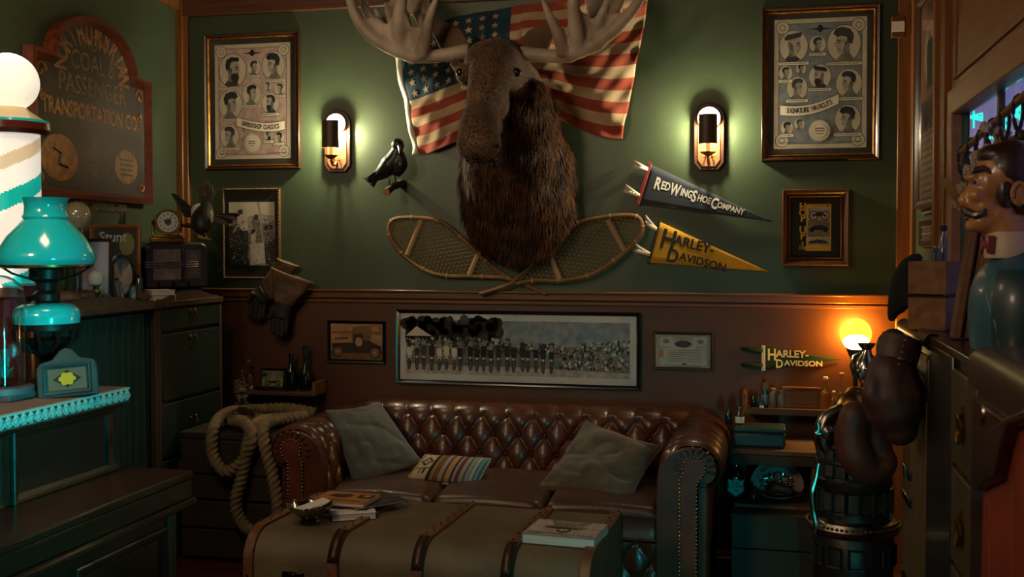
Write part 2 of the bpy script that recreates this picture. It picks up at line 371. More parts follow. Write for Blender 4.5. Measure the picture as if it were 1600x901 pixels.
def portrait(g, cx, cz, r, y, face=1, style=0):
    """oval vignette with a barbershop head; face = 1 looks right, -1 left, 0 front"""
    f = face if face else 1
    def pg(pts, lay, mi): g.poly([(cx+f*px*r, cz+pz*r) for px, pz in pts], y-E_*lay, mi)
    g.ell(cx, cz, r*1.04, r*1.2, y-E_, 4, 28); g.ell(cx, cz, r, r*1.16, y-E_*2, 0, 28)
    pg([(-.62, -.95), (-.35, -.62), (.15, -.66), (.50, -.98), (.2, -1.1), (-.3, -1.1)], 3, 4 if style % 2 else 5)   # shoulders
    pg([(-.30, -.15), (.12, -.2), (.22, -.75), (-.36, -.75)], 4, 5)                                                # neck
    pg([(-.42, .35), (-.38, -.15), (-.22, -.42), (.0, -.62), (.26, -.66), (.42, -.5), (.42, -.32), (.5, -.22), (.47, -.12), (.60, -.02), (.46, .16), (.48, .42), (.35, .72), (-.1, .8), (-.38, .66)], 5, 3)
    pg([(-.40, .30), (-.32, -.2), (-.12, -.5), (.08, -.62), (.02, -.2), (-.08, .1), (-.2, .3)], 6, 5)               # cheek shade
    pg([(-.16, .14), (-.06, .12), (-.06, -.08), (-.14, -.12)], 7, 4)                                                # ear
    if face == 0: pg([(.1, .14), (.42, .16), (.42, .2), (.1, .2)], 7, 2); pg([(-.25, .16), (.0, .14), (.0, .2), (-.25, .22)], 7, 2)
    else: pg([(.2, .15), (.46, .2), (.44, .26), (.2, .23)], 7, 2)
    pg([(.26, .04), (.4, .06), (.38, .11), (.26, .10)], 7, 2)
    pg([(.22, -.34), (.42, -.32), (.40, -.36), (.24, -.38)], 7, 4)
    pg([(.40, -.14), (.5, -.16), (.44, -.2), (.34, -.18)], 7, 5)
    hair = [[(-.46, .05), (-.2, .12), (-.14, .42), (.12, .58), (.5, .50), (.58, .78), (.3, .98), (-.2, .95), (-.5, .7), (-.56, .35)],
            [(-.46, .0), (-.22, .1), (-.2, .35), (-.05, .62), (.46, .60), (.5, .86), (-.1, .92), (-.46, .72), (-.54, .35)],
            [(-.48, -.05), (-.24, .05), (-.16, .40), (.2, .50), (.38, .40), (.66, .62), (.5, .95), (.1, 1.05), (-.4, .9), (-.6, .5)],
            [(-.6, .42), (.52, .66), (.6, .98), (.45, 1.0), (-.45, .84), (-.66, .62)]][style % 4]
    pg(hair, 8, 2 if style % 3 else 4)
    if style in (1, 5, 7): pg([(-.1, -.30), (.1, -.2), (.42, -.2), (.5, -.5), (.36, -.86), (.05, -.8), (-.12, -.55)], 9, 2)  # beard
def poster(heads, ground, banner, arc_up):
    def fn(g, w, h, y):
        g.box((0, y+.001, 0), (w, .002, h), 0)
        m = .022; g.poly([(-w/2+m, -h/2+m), (w/2-m, -h/2+m), (w/2-m, h/2-m), (-w/2+m, h/2-m)], y-E_*.6, 2)
        m = .0245; g.poly([(-w/2+m, -h/2+m), (w/2-m, -h/2+m), (w/2-m, h/2-m), (-w/2+m, h/2-m)], y-E_*.8, 1)
        for sx in (-1, 1):
            for sz in (-1, 1): g.ell(sx*(w/2-.04), sz*(h/2-.04), .034, .034, y-E_, 4, 20); g.ell(sx*(w/2-.04), sz*(h/2-.04), .031, .031, y-E_*1.4, 0, 20); g.ell(sx*(w/2-.04), sz*(h/2-.04), .015, .015, y-E_*1.8, 4, 14); g.ell(sx*(w/2-.04), sz*(h/2-.04), .012, .012, y-E_*2, 0, 14)
        rr = random.Random(5)
        for k in range(420):          # engraved foliage and small lettering of the ground
            x = rr.uniform(-w/2+.035, w/2-.035); z = rr.uniform(-h/2+.035, h/2-.035); a = rr.uniform(0, PI); l = rr.uniform(.003, .010)
            g.poly([(x-l*cos(a), z-l*sin(a)), (x+.0012*sin(a), z-.0012*cos(a)), (x+l*cos(a), z+l*sin(a)), (x-.0012*sin(a), z+.0012*cos(a))], y-E_*.9, 5)
        g.ell(0, h/2-.05, .014, .018, y-E_*2, 2); g.poly([(-.06, h/2-.052), (0, h/2-.045), (.06, h/2-.052), (0, h/2-.06)], y-E_*1.6, 4)
        for (u, v, r, face, st) in heads:
            cx, cz, rr_ = -w/2+u*w, h/2-v*h, r*w
            portrait(g, cx, cz, rr_, y-E_*2, face, st)
            if r > .06:
                lw = rr_*1.1; zz = cz-rr_*1.25
                g.poly([(cx-lw, zz-.009), (cx+lw, zz-.009), (cx+lw, zz+.009), (cx-lw, zz+.009)], y-E_*13, 4)
                g.poly([(cx-lw+.002, zz-.007), (cx+lw-.002, zz-.007), (cx+lw-.002, zz+.007), (cx-lw+.002, zz+.007)], y-E_*14, 0)
                for k in range(int(lw*2/.008)-2): x = cx-lw+.008+k*.008; g.poly([(x, zz-.003), (x+.004, zz-.003), (x+.004, zz+.003), (x, zz+.003)], y-E_*15, 4)
        # banner
        bx0, bx1, zc, dz, txt = banner; n = 16; lo, hi, li, hj = [], [], [], []
        for k in range(n+1):
            q = k/n; x = -w/2+w*(bx0+(bx1-bx0)*q); z = h/2-h*zc+dz(q)*h
            lo.append((x, z-.026)); hi.append((x, z+.026)); li.append((x, z-.0235)); hj.append((x, z+.0235))
        for k in range(n):
            g.poly([lo[k], lo[k+1], hi[k+1], hi[k]], y-E_*16, 4); g.poly([li[k], li[k+1], hj[k+1], hj[k]], y-E_*17, 0)
        n = len(txt)
        for i, ch in enumerate(txt):
            if ch == ' ': continue
            q = .13+.74*i/(n-1); x = -w/2+w*(bx0+(bx1-bx0)*q); z = h/2-h*zc+dz(q)*h
            sl = (dz(q+.01)-dz(q-.01))*h/(.02*(bx1-bx0)*w)
            put_text(g, ch, x, z, y-E_*18, .036, 2, .62, .02, rot=math.atan(sl))
        # crest
        cz = -h/2+.085
        for r_, mi, l in ((.048, 4, 19), (.0465, 0, 20), (.036, 4, 21), (.0345, 0, 22)): g.ell(0, cz, r_, r_, y-E_*l, mi, 32)
        for k in range(28): a = 2*PI*k/28; g.ell(.048*cos(a), cz+.048*sin(a), .005, .006, y-E_*18.5, 0, 8)
        for dz_ in (.008, -.004): g.poly([(-.022, cz+dz_), (.022, cz+dz_), (.022, cz+dz_+.007), (-.022, cz+dz_+.007)], y-E_*23, 5)
        g.poly([(-.018, cz-.016), (.018, cz-.016), (.018, cz-.013), (-.018, cz-.013)], y-E_*23, 2)
        for sx in (-1, 1): g.box((sx*w*.32, y-E_*3, -h/2+.03), (w*.26, .0003, .0025), 2)
    return fn
def nz(lst, x0, y0, w, h): return [((x-x0)/w, (y-y0)/h, r/w, f, s) for x, y, r, f, s in lst]
hl = nz([(193,270,72,1,1),(307,257,35,1,0),(412,250,60,-1,2),(382,365,20,-1,0),(447,382,28,-1,0),(295,405,48,1,4),(180,460,62,1,2),(396,458,45,-1,5),(175,637,50,-1,0),(250,592,15,-1,0),(385,637,25,0,1),(442,650,26,-1,2)], 95, 125, 405, 640)
hr = nz([(265,230,85,1,3),(408,225,48,0,0),(565,225,98,-1,6),(218,385,40,1,0),(310,362,30,1,4),(423,410,65,-1,7),(288,475,62,1,0),(595,455,76,-1,8),(228,705,38,0,2),(303,685,32,1,0),(590,662,76,-1,2)], 148, 72, 552, 755)
M_FR1 = wood('bronze_brown_frame_wood', '#3d2415', '#2a170d', .3, 2, .5)
t, w1, h1 = picture('framed_poster', 'framed pinkish barbershop poster of hairstyle heads left of the moose', 'poster', 319, 51, 467, 264, .020, .028, M_FR1, liner=(.012, M_GOLD), mat_w=.026, mat_m=mat('dark_grey_mount', '#3a332c', .8),
    print_fn=poster(hl, 1, (.30, .93, .675, lambda q: -.055*sin(q*PI*.75), 'BARBERSHOP CLASSICS'), 0), print_mats=PM, rx=R(0))
PM2 = list(PM); PM2[1] = M_BLUEP
t, w2, h2 = picture('framed_poster', 'framed bluish poster of men\'s haircuts right of the right wall lamp', 'poster', 1190, 8, 1375, 250, .024, .028, M_FR1, liner=(.012, M_GOLD), mat_w=.024, mat_m=mat('dark_grey_mount', '#3a332c', .8),
    print_fn=poster(hr, 6, (.07, .70, .70, lambda q: -.02*sin(q*PI)+.075*q*q, 'SIGNATURE HAIRCUTS'), 1), print_mats=PM2)
# black-and-white photograph in a beaded frame
def photo_bw(g, w, h, y):
    g.box((0, y+.001, 0), (w, .002, h), 3)
    q = lambda pts, l, m: g.poly([((x-.5)*w, (.5-z)*h) for x, z in pts], y-E_*l, m)
    q([(0,0),(.62,0),(.66,.2),(.3,.26),(0,.30)], 1, 0); q([(.66,.0),(1,0),(1,.22),(.7,.2)], 1, 0)
    q([(.0,.38),(.32,.32),(.40,.70),(.45,1),(.12,1),(.0,.96)], 1, 4); q([(.0,.7),(.4,.72),(.42,1),(0,1)], 2, 2)
    q([(.20,.18),(.32,.14),(.42,.24),(.42,.44),(.30,.46),(.18,.34)], 3, 0); q([(.2,.13),(.3,.11),(.31,.18),(.22,.2)], 4, 4)
    q([(.28,.46),(.43,.45),(.42,.95),(.33,.95)], 3, 4); q([(.08,.47),(.2,.33),(.24,.36),(.1,.5)], 4, 3)
    q([(.52,.27),(.66,.26),(.74,.62),(.60,.66)], 3, 5); q([(.56,.2),(.64,.2),(.65,.27),(.56,.28)], 4, 4)
    q([(.46,.66),(.76,.64),(.80,.96),(.48,1)], 4, 0); q([(.48,.44),(.6,.46),(.6,.66),(.48,.64)], 4, 0); q([(.48,.44),(.58,.43),(.58,.48),(.48,.5)], 5, 2)
    q([(.74,.34),(.98,.30),(1,.62),(.78,.64)], 2, 5); q([(.78,.38),(.96,.36),(.96,.42),(.78,.44)], 3, 2); q([(.78,.64),(1,.6),(1,1),(.8,.98)], 3, 4)
    rr = random.Random(3)
    for k in range(330):
        x, z = rr.uniform(.02,.96), rr.uniform(.25,.97); l = rr.uniform(.01,.05)
        q([(x,z),(x+l,z+rr.uniform(-.02,.02)),(x+l*.7,z+.015)], 6, rr.choice([0, 2, 4, 3]))
M_BEAD = mat('beaded_frame_wood', '#6b4b2c', .4, coat=.3)
t, w3, h3 = picture('framed_photograph', 'black and white workshop photograph in narrow beaded frame beside the gauntlets', 'photograph', 348, 294, 437, 435, .010, .016, M_BEAD, mat_w=0, mat_m=mat('olive_black_mount', '#22201a', .8), glass=False)
g = G(); k_ = .012
for sx in (-1, 1):
    for i in range(int(h3/k_)): g.sph((sx*(w3/2-.005), -.016, -h3/2+k_*(i+.5)), (.006, .006, .005), 6, 5)
    for i in range(int(w3/k_)): g.sph((-w3/2+k_*(i+.5), -.016, sx*(h3/2-.005)), (.005, .006, .006), 6, 5)
ob('beading', g, M_BEAD, t, kind='stuff')
a, b = W(358, 380, .01), W(429, 315, .01); c = t.location; g = G()
photo_bw(g, b.x-a.x, W(393, 316, .01).z-W(393, 415, .01).z, -.0105); 
o = ob('print', g, PM, t, smooth=0); o.location = (W(393.5, 365, .01).x-c.x, 0, W(393.5, 365, .01).z-c.z)
# truck photograph, sepia
SEP = [mat('sepia_light', '#b08455', .6, col2='#9c7044', scale=30), mat('sepia_mid', '#6e4a2b', .6, col2='#7c5633', scale=40), mat('sepia_dark', '#2c1b10', .6), M_CREAM]
def truck(g, w, h, y):
    g.box((0, y+.001, 0), (w, .002, h), 0); q = lambda pts, l, m: g.poly([((x-.5)*w, (.5-z)*h) for x, z in pts], y-E_*l, m)
    q([(0,.75),(1,.72),(1,1),(0,1)], 1, 1); q([(.02,.22),(.40,.20),(.40,.62),(.02,.62)], 1, 0); q([(.02,.22),(.4,.2),(.4,.26),(.02,.28)], 2, 1)
    q([(.42,.08),(.98,.02),(.98,.30),(.80,.30),(.78,.5),(.42,.5)], 1, 1); q([(.44,.3),(.62,.26),(.66,.62),(.44,.62)], 3, 2)
    q([(.02,.55),(.42,.52),(.72,.45),(.98,.62),(.98,.8),(.05,.82)], 2, 2); q([(.8,.06),(.94,.05),(.94,.2),(.8,.2)], 2, 0)
    for cx, cz, r in ((.14,.78,.16),(.86,.80,.17)):
        g.ell((cx-.5)*w, (.5-cz)*h, r*h, r*h, y-E_*4, 2, 20); g.ell((cx-.5)*w, (.5-cz)*h, r*h*.75, r*h*.75, y-E_*5, 1, 20); g.ell((cx-.5)*w, (.5-cz)*h, r*h*.2, r*h*.2, y-E_*6, 0, 10)
    g.ell(.05*w, .0*h, .11*h, .13*h, y-E_*5, 0, 14)
    q([(.08,.40),(.34,.38),(.34,.42),(.08,.44)], 3, 2)
picture('framed_photograph', 'small sepia photograph of an old truck in black frame over the sofa', 'photograph', 511, 501, 601, 567, .018, .022, M_BLACK, print_fn=truck, print_mats=SEP)
# panoramic photograph of a motorcycle meet
def pano(g, w, h, y):
    g.box((0, y+.001, 0), (w, .002, h), 3); X = lambda u: (u-.5)*w; Z = lambda v: (.5-v)*h; rr = random.Random(11)
    q = lambda pts, l, m: g.poly([(X(a), Z(b)) for a, b in pts], y-E_*l, m)
    q([(0,0),(1,0),(1,.45),(0,.45)], 1, 6); q([(0,.55),(1,.42),(1,1),(0,1)], 2, 5); q([(0,.82),(.5,.84),(1,.9),(1,1),(0,1)], 3, 3)
    for k in range(170):       # tree crowns
        u = rr.random()*.44; v = rr.uniform(0, .33); r = rr.uniform(.02, .045)
        g.ell(X(u), Z(v), r*h*3, r*h*2.2, y-E_*(4+k % 3), 4 if rr.random() < .6 else 2, 8, rr.random()*3)
    q([(.0,.30),(.05,.12),(.12,.30)], 8, 0); q([(.05,.12),(.055,.02),(.06,.12)], 8, 4)
    for k in range(950):       # the crowd along the back, rising to a grandstand on the right
        u = rr.random(); top = .32 if u < .5 else (.40 if u < .72 else .42-.5*(u-.72)); v = rr.uniform(top, .58 if u < .7 else .85); r = rr.uniform(.006, .013)
        if .48 < u < .66 and v < .42: continue
        g.ell(X(u), Z(v), r*h*2, r*h*2.6, y-E_*(9+k % 4), rr.choice([4, 2, 5, 0, 3, 4]), 7)
    for k in range(20):        # riders standing behind their machines
        u = .02+.034*k+rr.uniform(-.008, .008); u = u if u < .70 else .69; s = .8+.25*rr.random(); z0 = .80+.03*rr.random()
        m = 2 if k > 6 else rr.choice([4, 0, 2])
        q([(u-.0105*s, z0-.34*s), (u+.0105*s, z0-.34*s), (u+.008*s, z0), (u-.008*s, z0)], 14, m)
        q([(u-.015*s, z0-.31*s), (u-.009*s, z0-.34*s), (u-.008*s, z0-.15*s), (u-.013*s, z0-.18*s)], 15, m)
        q([(u+.015*s, z0-.31*s), (u+.009*s, z0-.34*s), (u+.008*s, z0-.15*s), (u+.013*s, z0-.18*s)], 15, m)
        g.ell(X(u), Z(z0-.39*s), .022*h*2, .05*h, y-E_*16, 5 if k % 3 else 2, 10)
        q([(u-.020, z0-.135), (u+.020, z0-.14), (u+.020, z0-.125), (u-.020, z0-.12)], 17, 5)
        g.ell(X(u), Z(z0+.01), .022*h*1.6, .115*h, y-E_*18, 2, 12); g.ell(X(u), Z(z0+.01), .012*h*1.6, .08*h, y-E_*19, 5, 12); g.ell(X(u), Z(z0+.01), .010*h*1.6, .07*h, y-E_*20, 4, 12); g.ell(X(u), Z(z0-.12), .012*h*2, .025*h, y-E_*21, 3, 8)
M_MOUNT = mat('white_mount_card', '#b9b6b2', .7)
picture('framed_panorama', 'long black framed panoramic photograph of motorcyclists above the sofa back', 'photograph', 618, 486, 1000, 604, .020, .03, M_BLACK, mat_w=.034, mat_m=M_MOUNT, print_fn=pano, print_mats=PM)
# share certificate
M_CERT = mat('certificate_paper', '#a8aba4', .7, col2='#9b9e97', scale=12)
def cert(g, w, h, y):
    g.box((0, y+.001, 0), (w, .002, h), 0)
    for s, m, l in ((.94, 1, 1), (.91, 0, 2), (.885, 1, 3), (.87, 0, 4)): g.poly([(-w/2*s, -h/2*s), (w/2*s, -h/2*s), (w/2*s, h/2*s), (-w/2*s, h/2*s)], y-E_*l, m)
    g.ell(0, h*.22, w*.16, h*.11, y-E_*5, 2, 20); g.ell(-w*.32, h*.30, w*.06, h*.07, y-E_*5, 1); g.ell(w*.32, h*.30, w*.06, h*.07, y-E_*5, 1)
    put_text(g, 'Number', -w*.32, h*.12, y-E_*6, .02, 1, .8); put_text(g, 'Shares', w*.32, h*.12, y-E_*6, .02, 1, .8)
    put_text(g, 'COMPANY', 0, h*.38, y-E_*6, .020, 1, 1.1, .02)
    for k in range(6): ww = w*(.36-.03*(k % 2)); g.box((w*.03, y-E_*5, h*.02-k*h*.065), (2*ww*.9, .0003, .003), 1)
    g.box((-w*.40, y-E_*6, -h*.08), (w*.07, .0003, h*.24), 3); g.ell(w*.02, -h*.40, w*.05, h*.03, y-E_*6, 2)
picture('framed_certificate', 'small framed share certificate with engraved border right of the panorama', 'certificate', 1021, 519, 1114, 578, .014, .02, mat('charcoal_frame', '#2b2a29', .5), print_fn=cert, print_mats=[M_CERT, M_GREY, M_GREYD, mat('orange_stamp', '#b0673f', .7)])
# framed magazine
M_FR2 = wood('red_brown_frame_wood', '#5e341b', '#43230f', .4, 2, .25)
def mag(g, w, h, y):
    mw, mh = w*.66, h*.80; g.box((0, y+.001, 0), (w, .002, h), 0)
    g.box((-.0, y-.001, 0), (mw, .002, mh), 1); z = y-.0022
    g.poly([(-mw/2, -mh/2), (-mw*.5+mw*.22, -mh/2), (-mw*.5+mw*.22, mh/2), (-mw/2, mh/2)], z-E_, 0)
    for i, ch in enumerate('HOP UP'):
        if ch != ' ': put_text(g, ch, -mw*.39, mh*.44-i*mh*.125, z-E_*2, .048, 1, .95, .04)
    put_text(g, 'B', -mw*.39, -mh*.34, z-E_*2, .02, 1); put_text(g, '15\u00a2', -mw*.39, -mh*.43, z-E_*2, .03, 1, .9, .03)
    g.box((mw*.11, z-E_, mh*.30), (mw*.70, .0004, mh*.24), 3); g.box((mw*.11, z-E_, -mh*.02), (mw*.70, .0004, mh*.36), 2)
    g.box((mw*.11, z-E_, -mh*.30), (mw*.70, .0004, mh*.16), 3); put_text(g, 'JUNE \'47', mw*.12, mh*.46, z-E_*2, .014, 4); put_text(g, '18', mw*.38, mh*.46, z-E_*2, .016, 4, 1, .03)
    for sx in (-.08, .10):
        for r_, m_ in ((.024, 4), (.019, 3), (.006, 4)): g.ell(mw*.11+sx*mw*2, mh*.255, r_, r_, z-E_*(3-r_*50), m_, 16)
    g.poly([(mw*-.05, mh*.27), (mw*.10, mh*.34), (mw*.22, mh*.33), (mw*.30, mh*.27), (mw*.18, mh*.24), (mw*.05, mh*.24)], z-E_*5, 4)
    g.poly([(mw*-.18, -mh*.03), (mw*-.05, mh*.03), (mw*.2, mh*.05), (mw*.4, 0), (mw*.42, -mh*.05), (-mw*.15, -mh*.06)], z-E_*3, 4)
    g.ell(-mw*.1, -mh*.05, .012, .012, z-E_*4, 0, 12); g.ell(mw*.32, -mh*.05, .012, .012, z-E_*4, 0, 12)
    g.poly([(-mw*.2, -mh*.30), (mw*.1, -mh*.25), (mw*.4, -mh*.30), (mw*.4, -mh*.34), (-mw*.2, -mh*.34)], z-E_*3, 5)
picture('framed_magazine', 'small yellow and black motoring magazine in a deep brown frame below the blue poster', 'magazine', 1222, 295, 1327, 415, .036, .05, M_FR2, liner=(.008, M_TRIM), print_fn=mag, print_mats=[M_BLACKM, M_LEAFT, M_GREY, M_GREYL, M_INK, M_GREYD])
# small wooden block with a white tag near the right corner
a = W(1403, 42, .03); t = thing('wall_block', 'small wooden wall block with a white paper tag near the right corner', 'wall switch', (a.x, 0, a.z))
ob('block', G().box((0, -.02, 0), (.062, .038, .105)), M_TRIM, t, bev=.004); ob('tag', G().box((0, -.040, 0), (.058, .002, .050)), mat('white_card', '#efe6da', .6), t, smooth=0)

# ------------------------------------------------------------------ wall lamps
M_COPPER = mat('polished_copper_plate', '#a87452', .38, .6, col2='#94603f', scale=8)
M_BULB = mat('glowing_bulb', '#fff0c0', .4, emit=22)
def make_sconce():
    t = thing('wall_lamp', 'arch-topped copper wall lamp with cylinder shade between the barbershop poster and crow', 'wall lamp', (0,0,0), group='copper wall lamps')
    w, h = .068, .30; arch = [(-w, -h/2), (w, -h/2), (w, h/2-w)]+[(w*cos(a), h/2-w+w*sin(a)*1.1) for a in [PI*k/12 for k in range(1, 12)]]+[(-w, h/2-w)]
    base = [(x, z) for x, z in arch]; base[0:2] = [(-w, -h/2+.02), (-w*.6, -h/2-.015), (w*.6, -h/2-.015), (w, -h/2+.02)]
    ob('back_board', G().prism([(x*1.12, z*1.06) for x, z in base], -.022, 0), wood('sconce_board_wood', '#4a2a17', '#331b0e', .4, 2, .3), t, bev=.004)
    ob('copper_plate', G().prism([(x*.82, z*.94) for x, z in base], -.026, -.022), M_COPPER, t, bev=.001)
    g = G(); vs = []                                    # concave reflector disc behind the bulb
    g.lathe([(.0, .0), (.03, .002), (.052, .010), (.056, .016), (.054, .016), (.05, .012), (.028, .005), (0, .003)], 28, M=Matrix.Translation((0, -.027, .085)) @ Matrix.Rotation(PI/2, 4, 'X'))
    ob('reflector', g, mat('white_enamel_reflector', '#efe6c8', .35), t)
    g = G(); n = 18; ys = -.115; rr = .046
    for r_ in (rr, rr-.003):
        pass
    pts = [(rr*cos(a), ys-rr*sin(a)*.8) for a in [-.35+(PI+.7)*k/n for k in range(n+1)]]
    pin = [(x*.93, ys+(y-ys)*.93) for x, y in pts]
    ring = pts+pin[::-1]; m = len(ring)
    g.add([(x, y, -.05) for x, y in ring]+[(x, y, .095) for x, y in ring], [(i, (i+1) % m, m+(i+1) % m, m+i) for i in range(m)]+[(i, m-1-i, m-2-i, i+1) for i in range(n)]+[(m+i, m+i+1, 2*m-2-i, 2*m-1-i) for i in range(n)])
    ob('shade', g, mat('parchment_brown_shade', '#4a3018', .5, col2='#35200f', scale=6), t)
    g = G().sph((0, -.105, .035), (.016, .016, .032), 12, 10); ob('bulb', g, M_BULB, t)
    g = G().lathe([(.010, -.095), (.011, -.06), (.012, -.03), (.010, -.002)], 12, c=(0, -.105, 0)); ob('candle_tube', g, mat('wax_cream', '#e8cf98', .5), t)
    g = G().lathe([(.002, -.112), (.014, -.108), (.038, -.092), (.040, -.089), (.012, -.094)], 20, c=(0, -.105, 0)); g.tube([(0, -.105, -.11), (0, -.09, -.135), (0, -.06, -.14), (0, -.024, -.115)], .007, 8); g.tube([(.012, -.024, -.10), (.03, -.05, -.11), (.012, -.09, -.118)], .003, 6); g.tube([(-.012, -.024, -.10), (-.03, -.05, -.11), (-.012, -.09, -.118)], .003, 6)
    ob('bracket', g, M_BRASS, t)
    return t
sc1 = make_sconce(); a = W(528, 219, .01); sc1.location = (a.x, -.001, a.z)
sc2 = copy_tree(sc1); a = W(1108, 212, .01); sc2.location = (a.x, -.001, a.z); sc2['label'] = 'arch-topped copper wall lamp with cylinder shade between the flag and the blue poster'
for s_ in (sc1, sc2):
    light('wall_lamp_light', 'POINT', (s_.location.x, -.075, s_.location.z+.04), 12, (1, .88, .58), .02)

# ------------------------------------------------------------------ flag
M_FR, M_FW, M_FB = mat('flag_red', '#9c4530', .85, col2='#853823', scale=10, bump=.3, bscale=160), mat('flag_white', '#b39a7a', .85, col2='#a38866', scale=9, bump=.3, bscale=160), mat('flag_blue', '#17404f', .85, col2='#12303f', scale=6, bump=.3, bscale=160)
t = thing('flag', 'old faded striped flag with star canton tacked on the wall behind the moose', 'flag', (-1.27, -.01, 2.3))
FC = [W(622, 60, .05), W(1020, -40, .05), W(972, 216, .05), W(652, 241, .05)]   # corners: top-left, top-right, bottom-right, bottom-left
def flag_pt(u, v):
    """u along the stripes from the canton, v from bottom to top"""
    bot = FC[3].lerp(FC[2], u); top = FC[0].lerp(FC[1], u)
    sag = sin(PI*u)
    p = bot.lerp(top, v); p.z += (1-v)*(.22*sag**2)*(.85 if u > .5 else .7) + v*.03*sin(6*u)
    wv = .016*sin(v*17+u*9)+.012*sin(u*24+v*4+1)+.007*sin(u*40+v*19+3*sin(v*5))*(1-v*.5)+.003*sin(u*70-v*31)+.010*sin((u*.6+v)*34)*max(0, u-.55)
    return Vector((p.x, -.045+wv-.035*sag, p.z))
def flag_m(u, v):
    s = int(v*13)
    if u < .46 and v > 6/13: return 2
    return 0 if s % 2 == 0 else 1
ob('cloth', G().grid(flag_pt, 104, 104, mf=flag_m), [M_FR, M_FW, M_FB], t, world=True, smooth=80, solid=.0016)
g = G()
for r_ in range(6):
    for c_ in range(8):
        cu, cv = .035+.052*c_+(.0 if r_ % 2 else .0), 6/13+.045+.086*r_; ps = []
        for k in range(10):
            rr_ = 1 if k % 2 == 0 else .42; a = PI/2+2*PI*k/10; q = flag_pt(cu+.0165*rr_*cos(a), cv+.033*rr_*sin(a)); ps.append((q.x, q.y-.004, q.z))
        q = flag_pt(cu, cv); n = len(g.v); g.v += ps+[(q.x, q.y-.0045, q.z)]; g.f += [(n+10, n+k, n+(k+1) % 10) for k in range(10)]; g.m += [0]*10
ob('star_prints', g, M_FW, t, world=True, smooth=80, kind='stuff')
ob('hoist_tape', G().grid(lambda u, v: flag_pt(-.004-.022*(1-u), v)+Vector((0, -.002, 0)), 2, 60), M_WHITE, t, world=True, smooth=80, solid=.003)

# ------------------------------------------------------------------ moose head
def Mp(px, py, off): return W(px, py, off)
def blob(g, lst, n=14): 
    for px, py, off, rx, ry, rz in lst: g.sph(Mp(px, py, off), (rx, ry, rz), n, 10)
def chain(g, lst, n=12, flat=1., k=1., up=None):      # (px, py, off, r): smoothly interpolated tapered tube
    pts = [(Mp(a, b, c), d*k) for a, b, c, d in lst]; P_, r_ = smooth_path([p for p, _ in pts], [r for _, r in pts], 5); g.tube(P_, r_, n, flat=flat, up=up)
def smooth_path(pts, rs, m=6, closed=False):
    pts = [Vector(p) for p in pts]; N = len(pts); op, orr = [], []
    rng = range(N) if closed else range(N-1)
    for i in rng:
        p0 = pts[i-1] if (i or closed) else pts[0]; p1 = pts[i]; p2 = pts[(i+1) % N]; p3 = pts[(i+2) % N] if closed else pts[min(i+2, N-1)]
        for k in range(m):
            t = k/m; t2, t3 = t*t, t*t*t
            op.append(.5*((2*p1)+(-p0+p2)*t+(2*p0-5*p1+4*p2-p3)*t2+(-p0+3*p1-3*p2+p3)*t3))
            orr.append(rs[i]*(1-t)+rs[(i+1) % N]*t)
    if not closed: op.append(pts[-1]); orr.append(rs[-1])
    return op, orr
M_MOOSE = mat('moose_short_hair', '#725339', .8, col2='#3c281c', scale=5, bump=.8, bscale=120, mixlo=.3, mixhi=.7, sheen=.2)
M_FUR = mat('moose_long_fur', '#5c3a20', .6, col2='#2a170d', scale=14, mixlo=.35, mixhi=.65, spec=.12)
M_ANT = mat('moose_antler_bone', '#b9a793', .55, col2='#857261', scale=7, bump=.4, bscale=30, mixlo=.35, mixhi=.7)
moose = thing('moose_head', 'mounted brown moose head with wide antlers hanging in the middle of the wall', 'mounted moose', (-1.27, 0, 1.95))
g = G()
blob(g, [(808, 275, .06, .29, .16, .36), (808, 310, .10, .28, .20, .29), (806, 240, .16, .25, .22, .26), (805, 190, .26, .20, .22, .22), (800, 150, .34, .165, .2, .19), (806, 350, .07, .20, .16, .14), (783, 105, .46, .145, .17, .14), (800, 270, .22, .2, .16, .24), (768, 265, .24, .12, .13, .16)])
chain(g, [(792, 112, .44, .130), (776, 98, .56, .125), (768, 118, .64, .112), (760, 145, .72, .092), (754, 170, .80, .080), (749, 196, .87, .090), (748, 218, .90, .098)])
blob(g, [(762, 80, .55, .09, .10, .05), (768, 92, .60, .135, .09, .085), (748, 224, .90, .105, .085, .088), (730, 220, .90, .045, .06, .06), (768, 218, .88, .045, .06, .06), (752, 236, .86, .06, .06, .045), (798, 118, .55, .05, .08, .06), (727, 116, .55, .05, .07, .055), (712, 100, .52, .03, .05, .03), (812, 100, .52, .03, .05, .03), (776, 160, .66, .06, .10, .09), (768, 195, .78, .05, .09, .06)])
head = ob('head', g, M_MOOSE, moose, world=True, remesh=.014, sm=7)
# ears, eyes, nostrils
def ear(pts, tip, wide):
    g = G(); a = Mp(*pts[0]); b = Mp(*pts[1]); c = Mp(*tip)
    path, rr_ = smooth_path([a, b, c], [.035, wide, .012], 6); g.tube(path, rr_, 14, flat=.30, up=(0, 1, 0)); return g
ob('ear', ear([(732, 92, .46), (704, 62, .44)], (670, 30, .42), .075), M_MOOSE, moose, world=True, sub=1)
ob('ear', ear([(812, 92, .46), (840, 64, .44)], (872, 30, .42), .075), M_MOOSE, moose, world=True, sub=1)
ob('eye', G().sph(Mp(808, 113, .615), .021, 14, 10), mat('black_glass_eye', '#060404', .05, coat=1), moose, world=True)
ob('eye', G().sph(Mp(719, 113, .60), .021, 14, 10), mat('black_glass_eye', '#060404', .05, coat=1), moose, world=True)
for (x, y, rr_) in ((744, 246, .02), (724, 232, .016), (776, 228, .016)): ob('nostril', G().sph(Mp(x, y, .945 if x == 744 else .93), (rr_, .02, rr_*.6), 10, 8), mat('wet_black_nose', '#120b08', .35), moose, world=True)
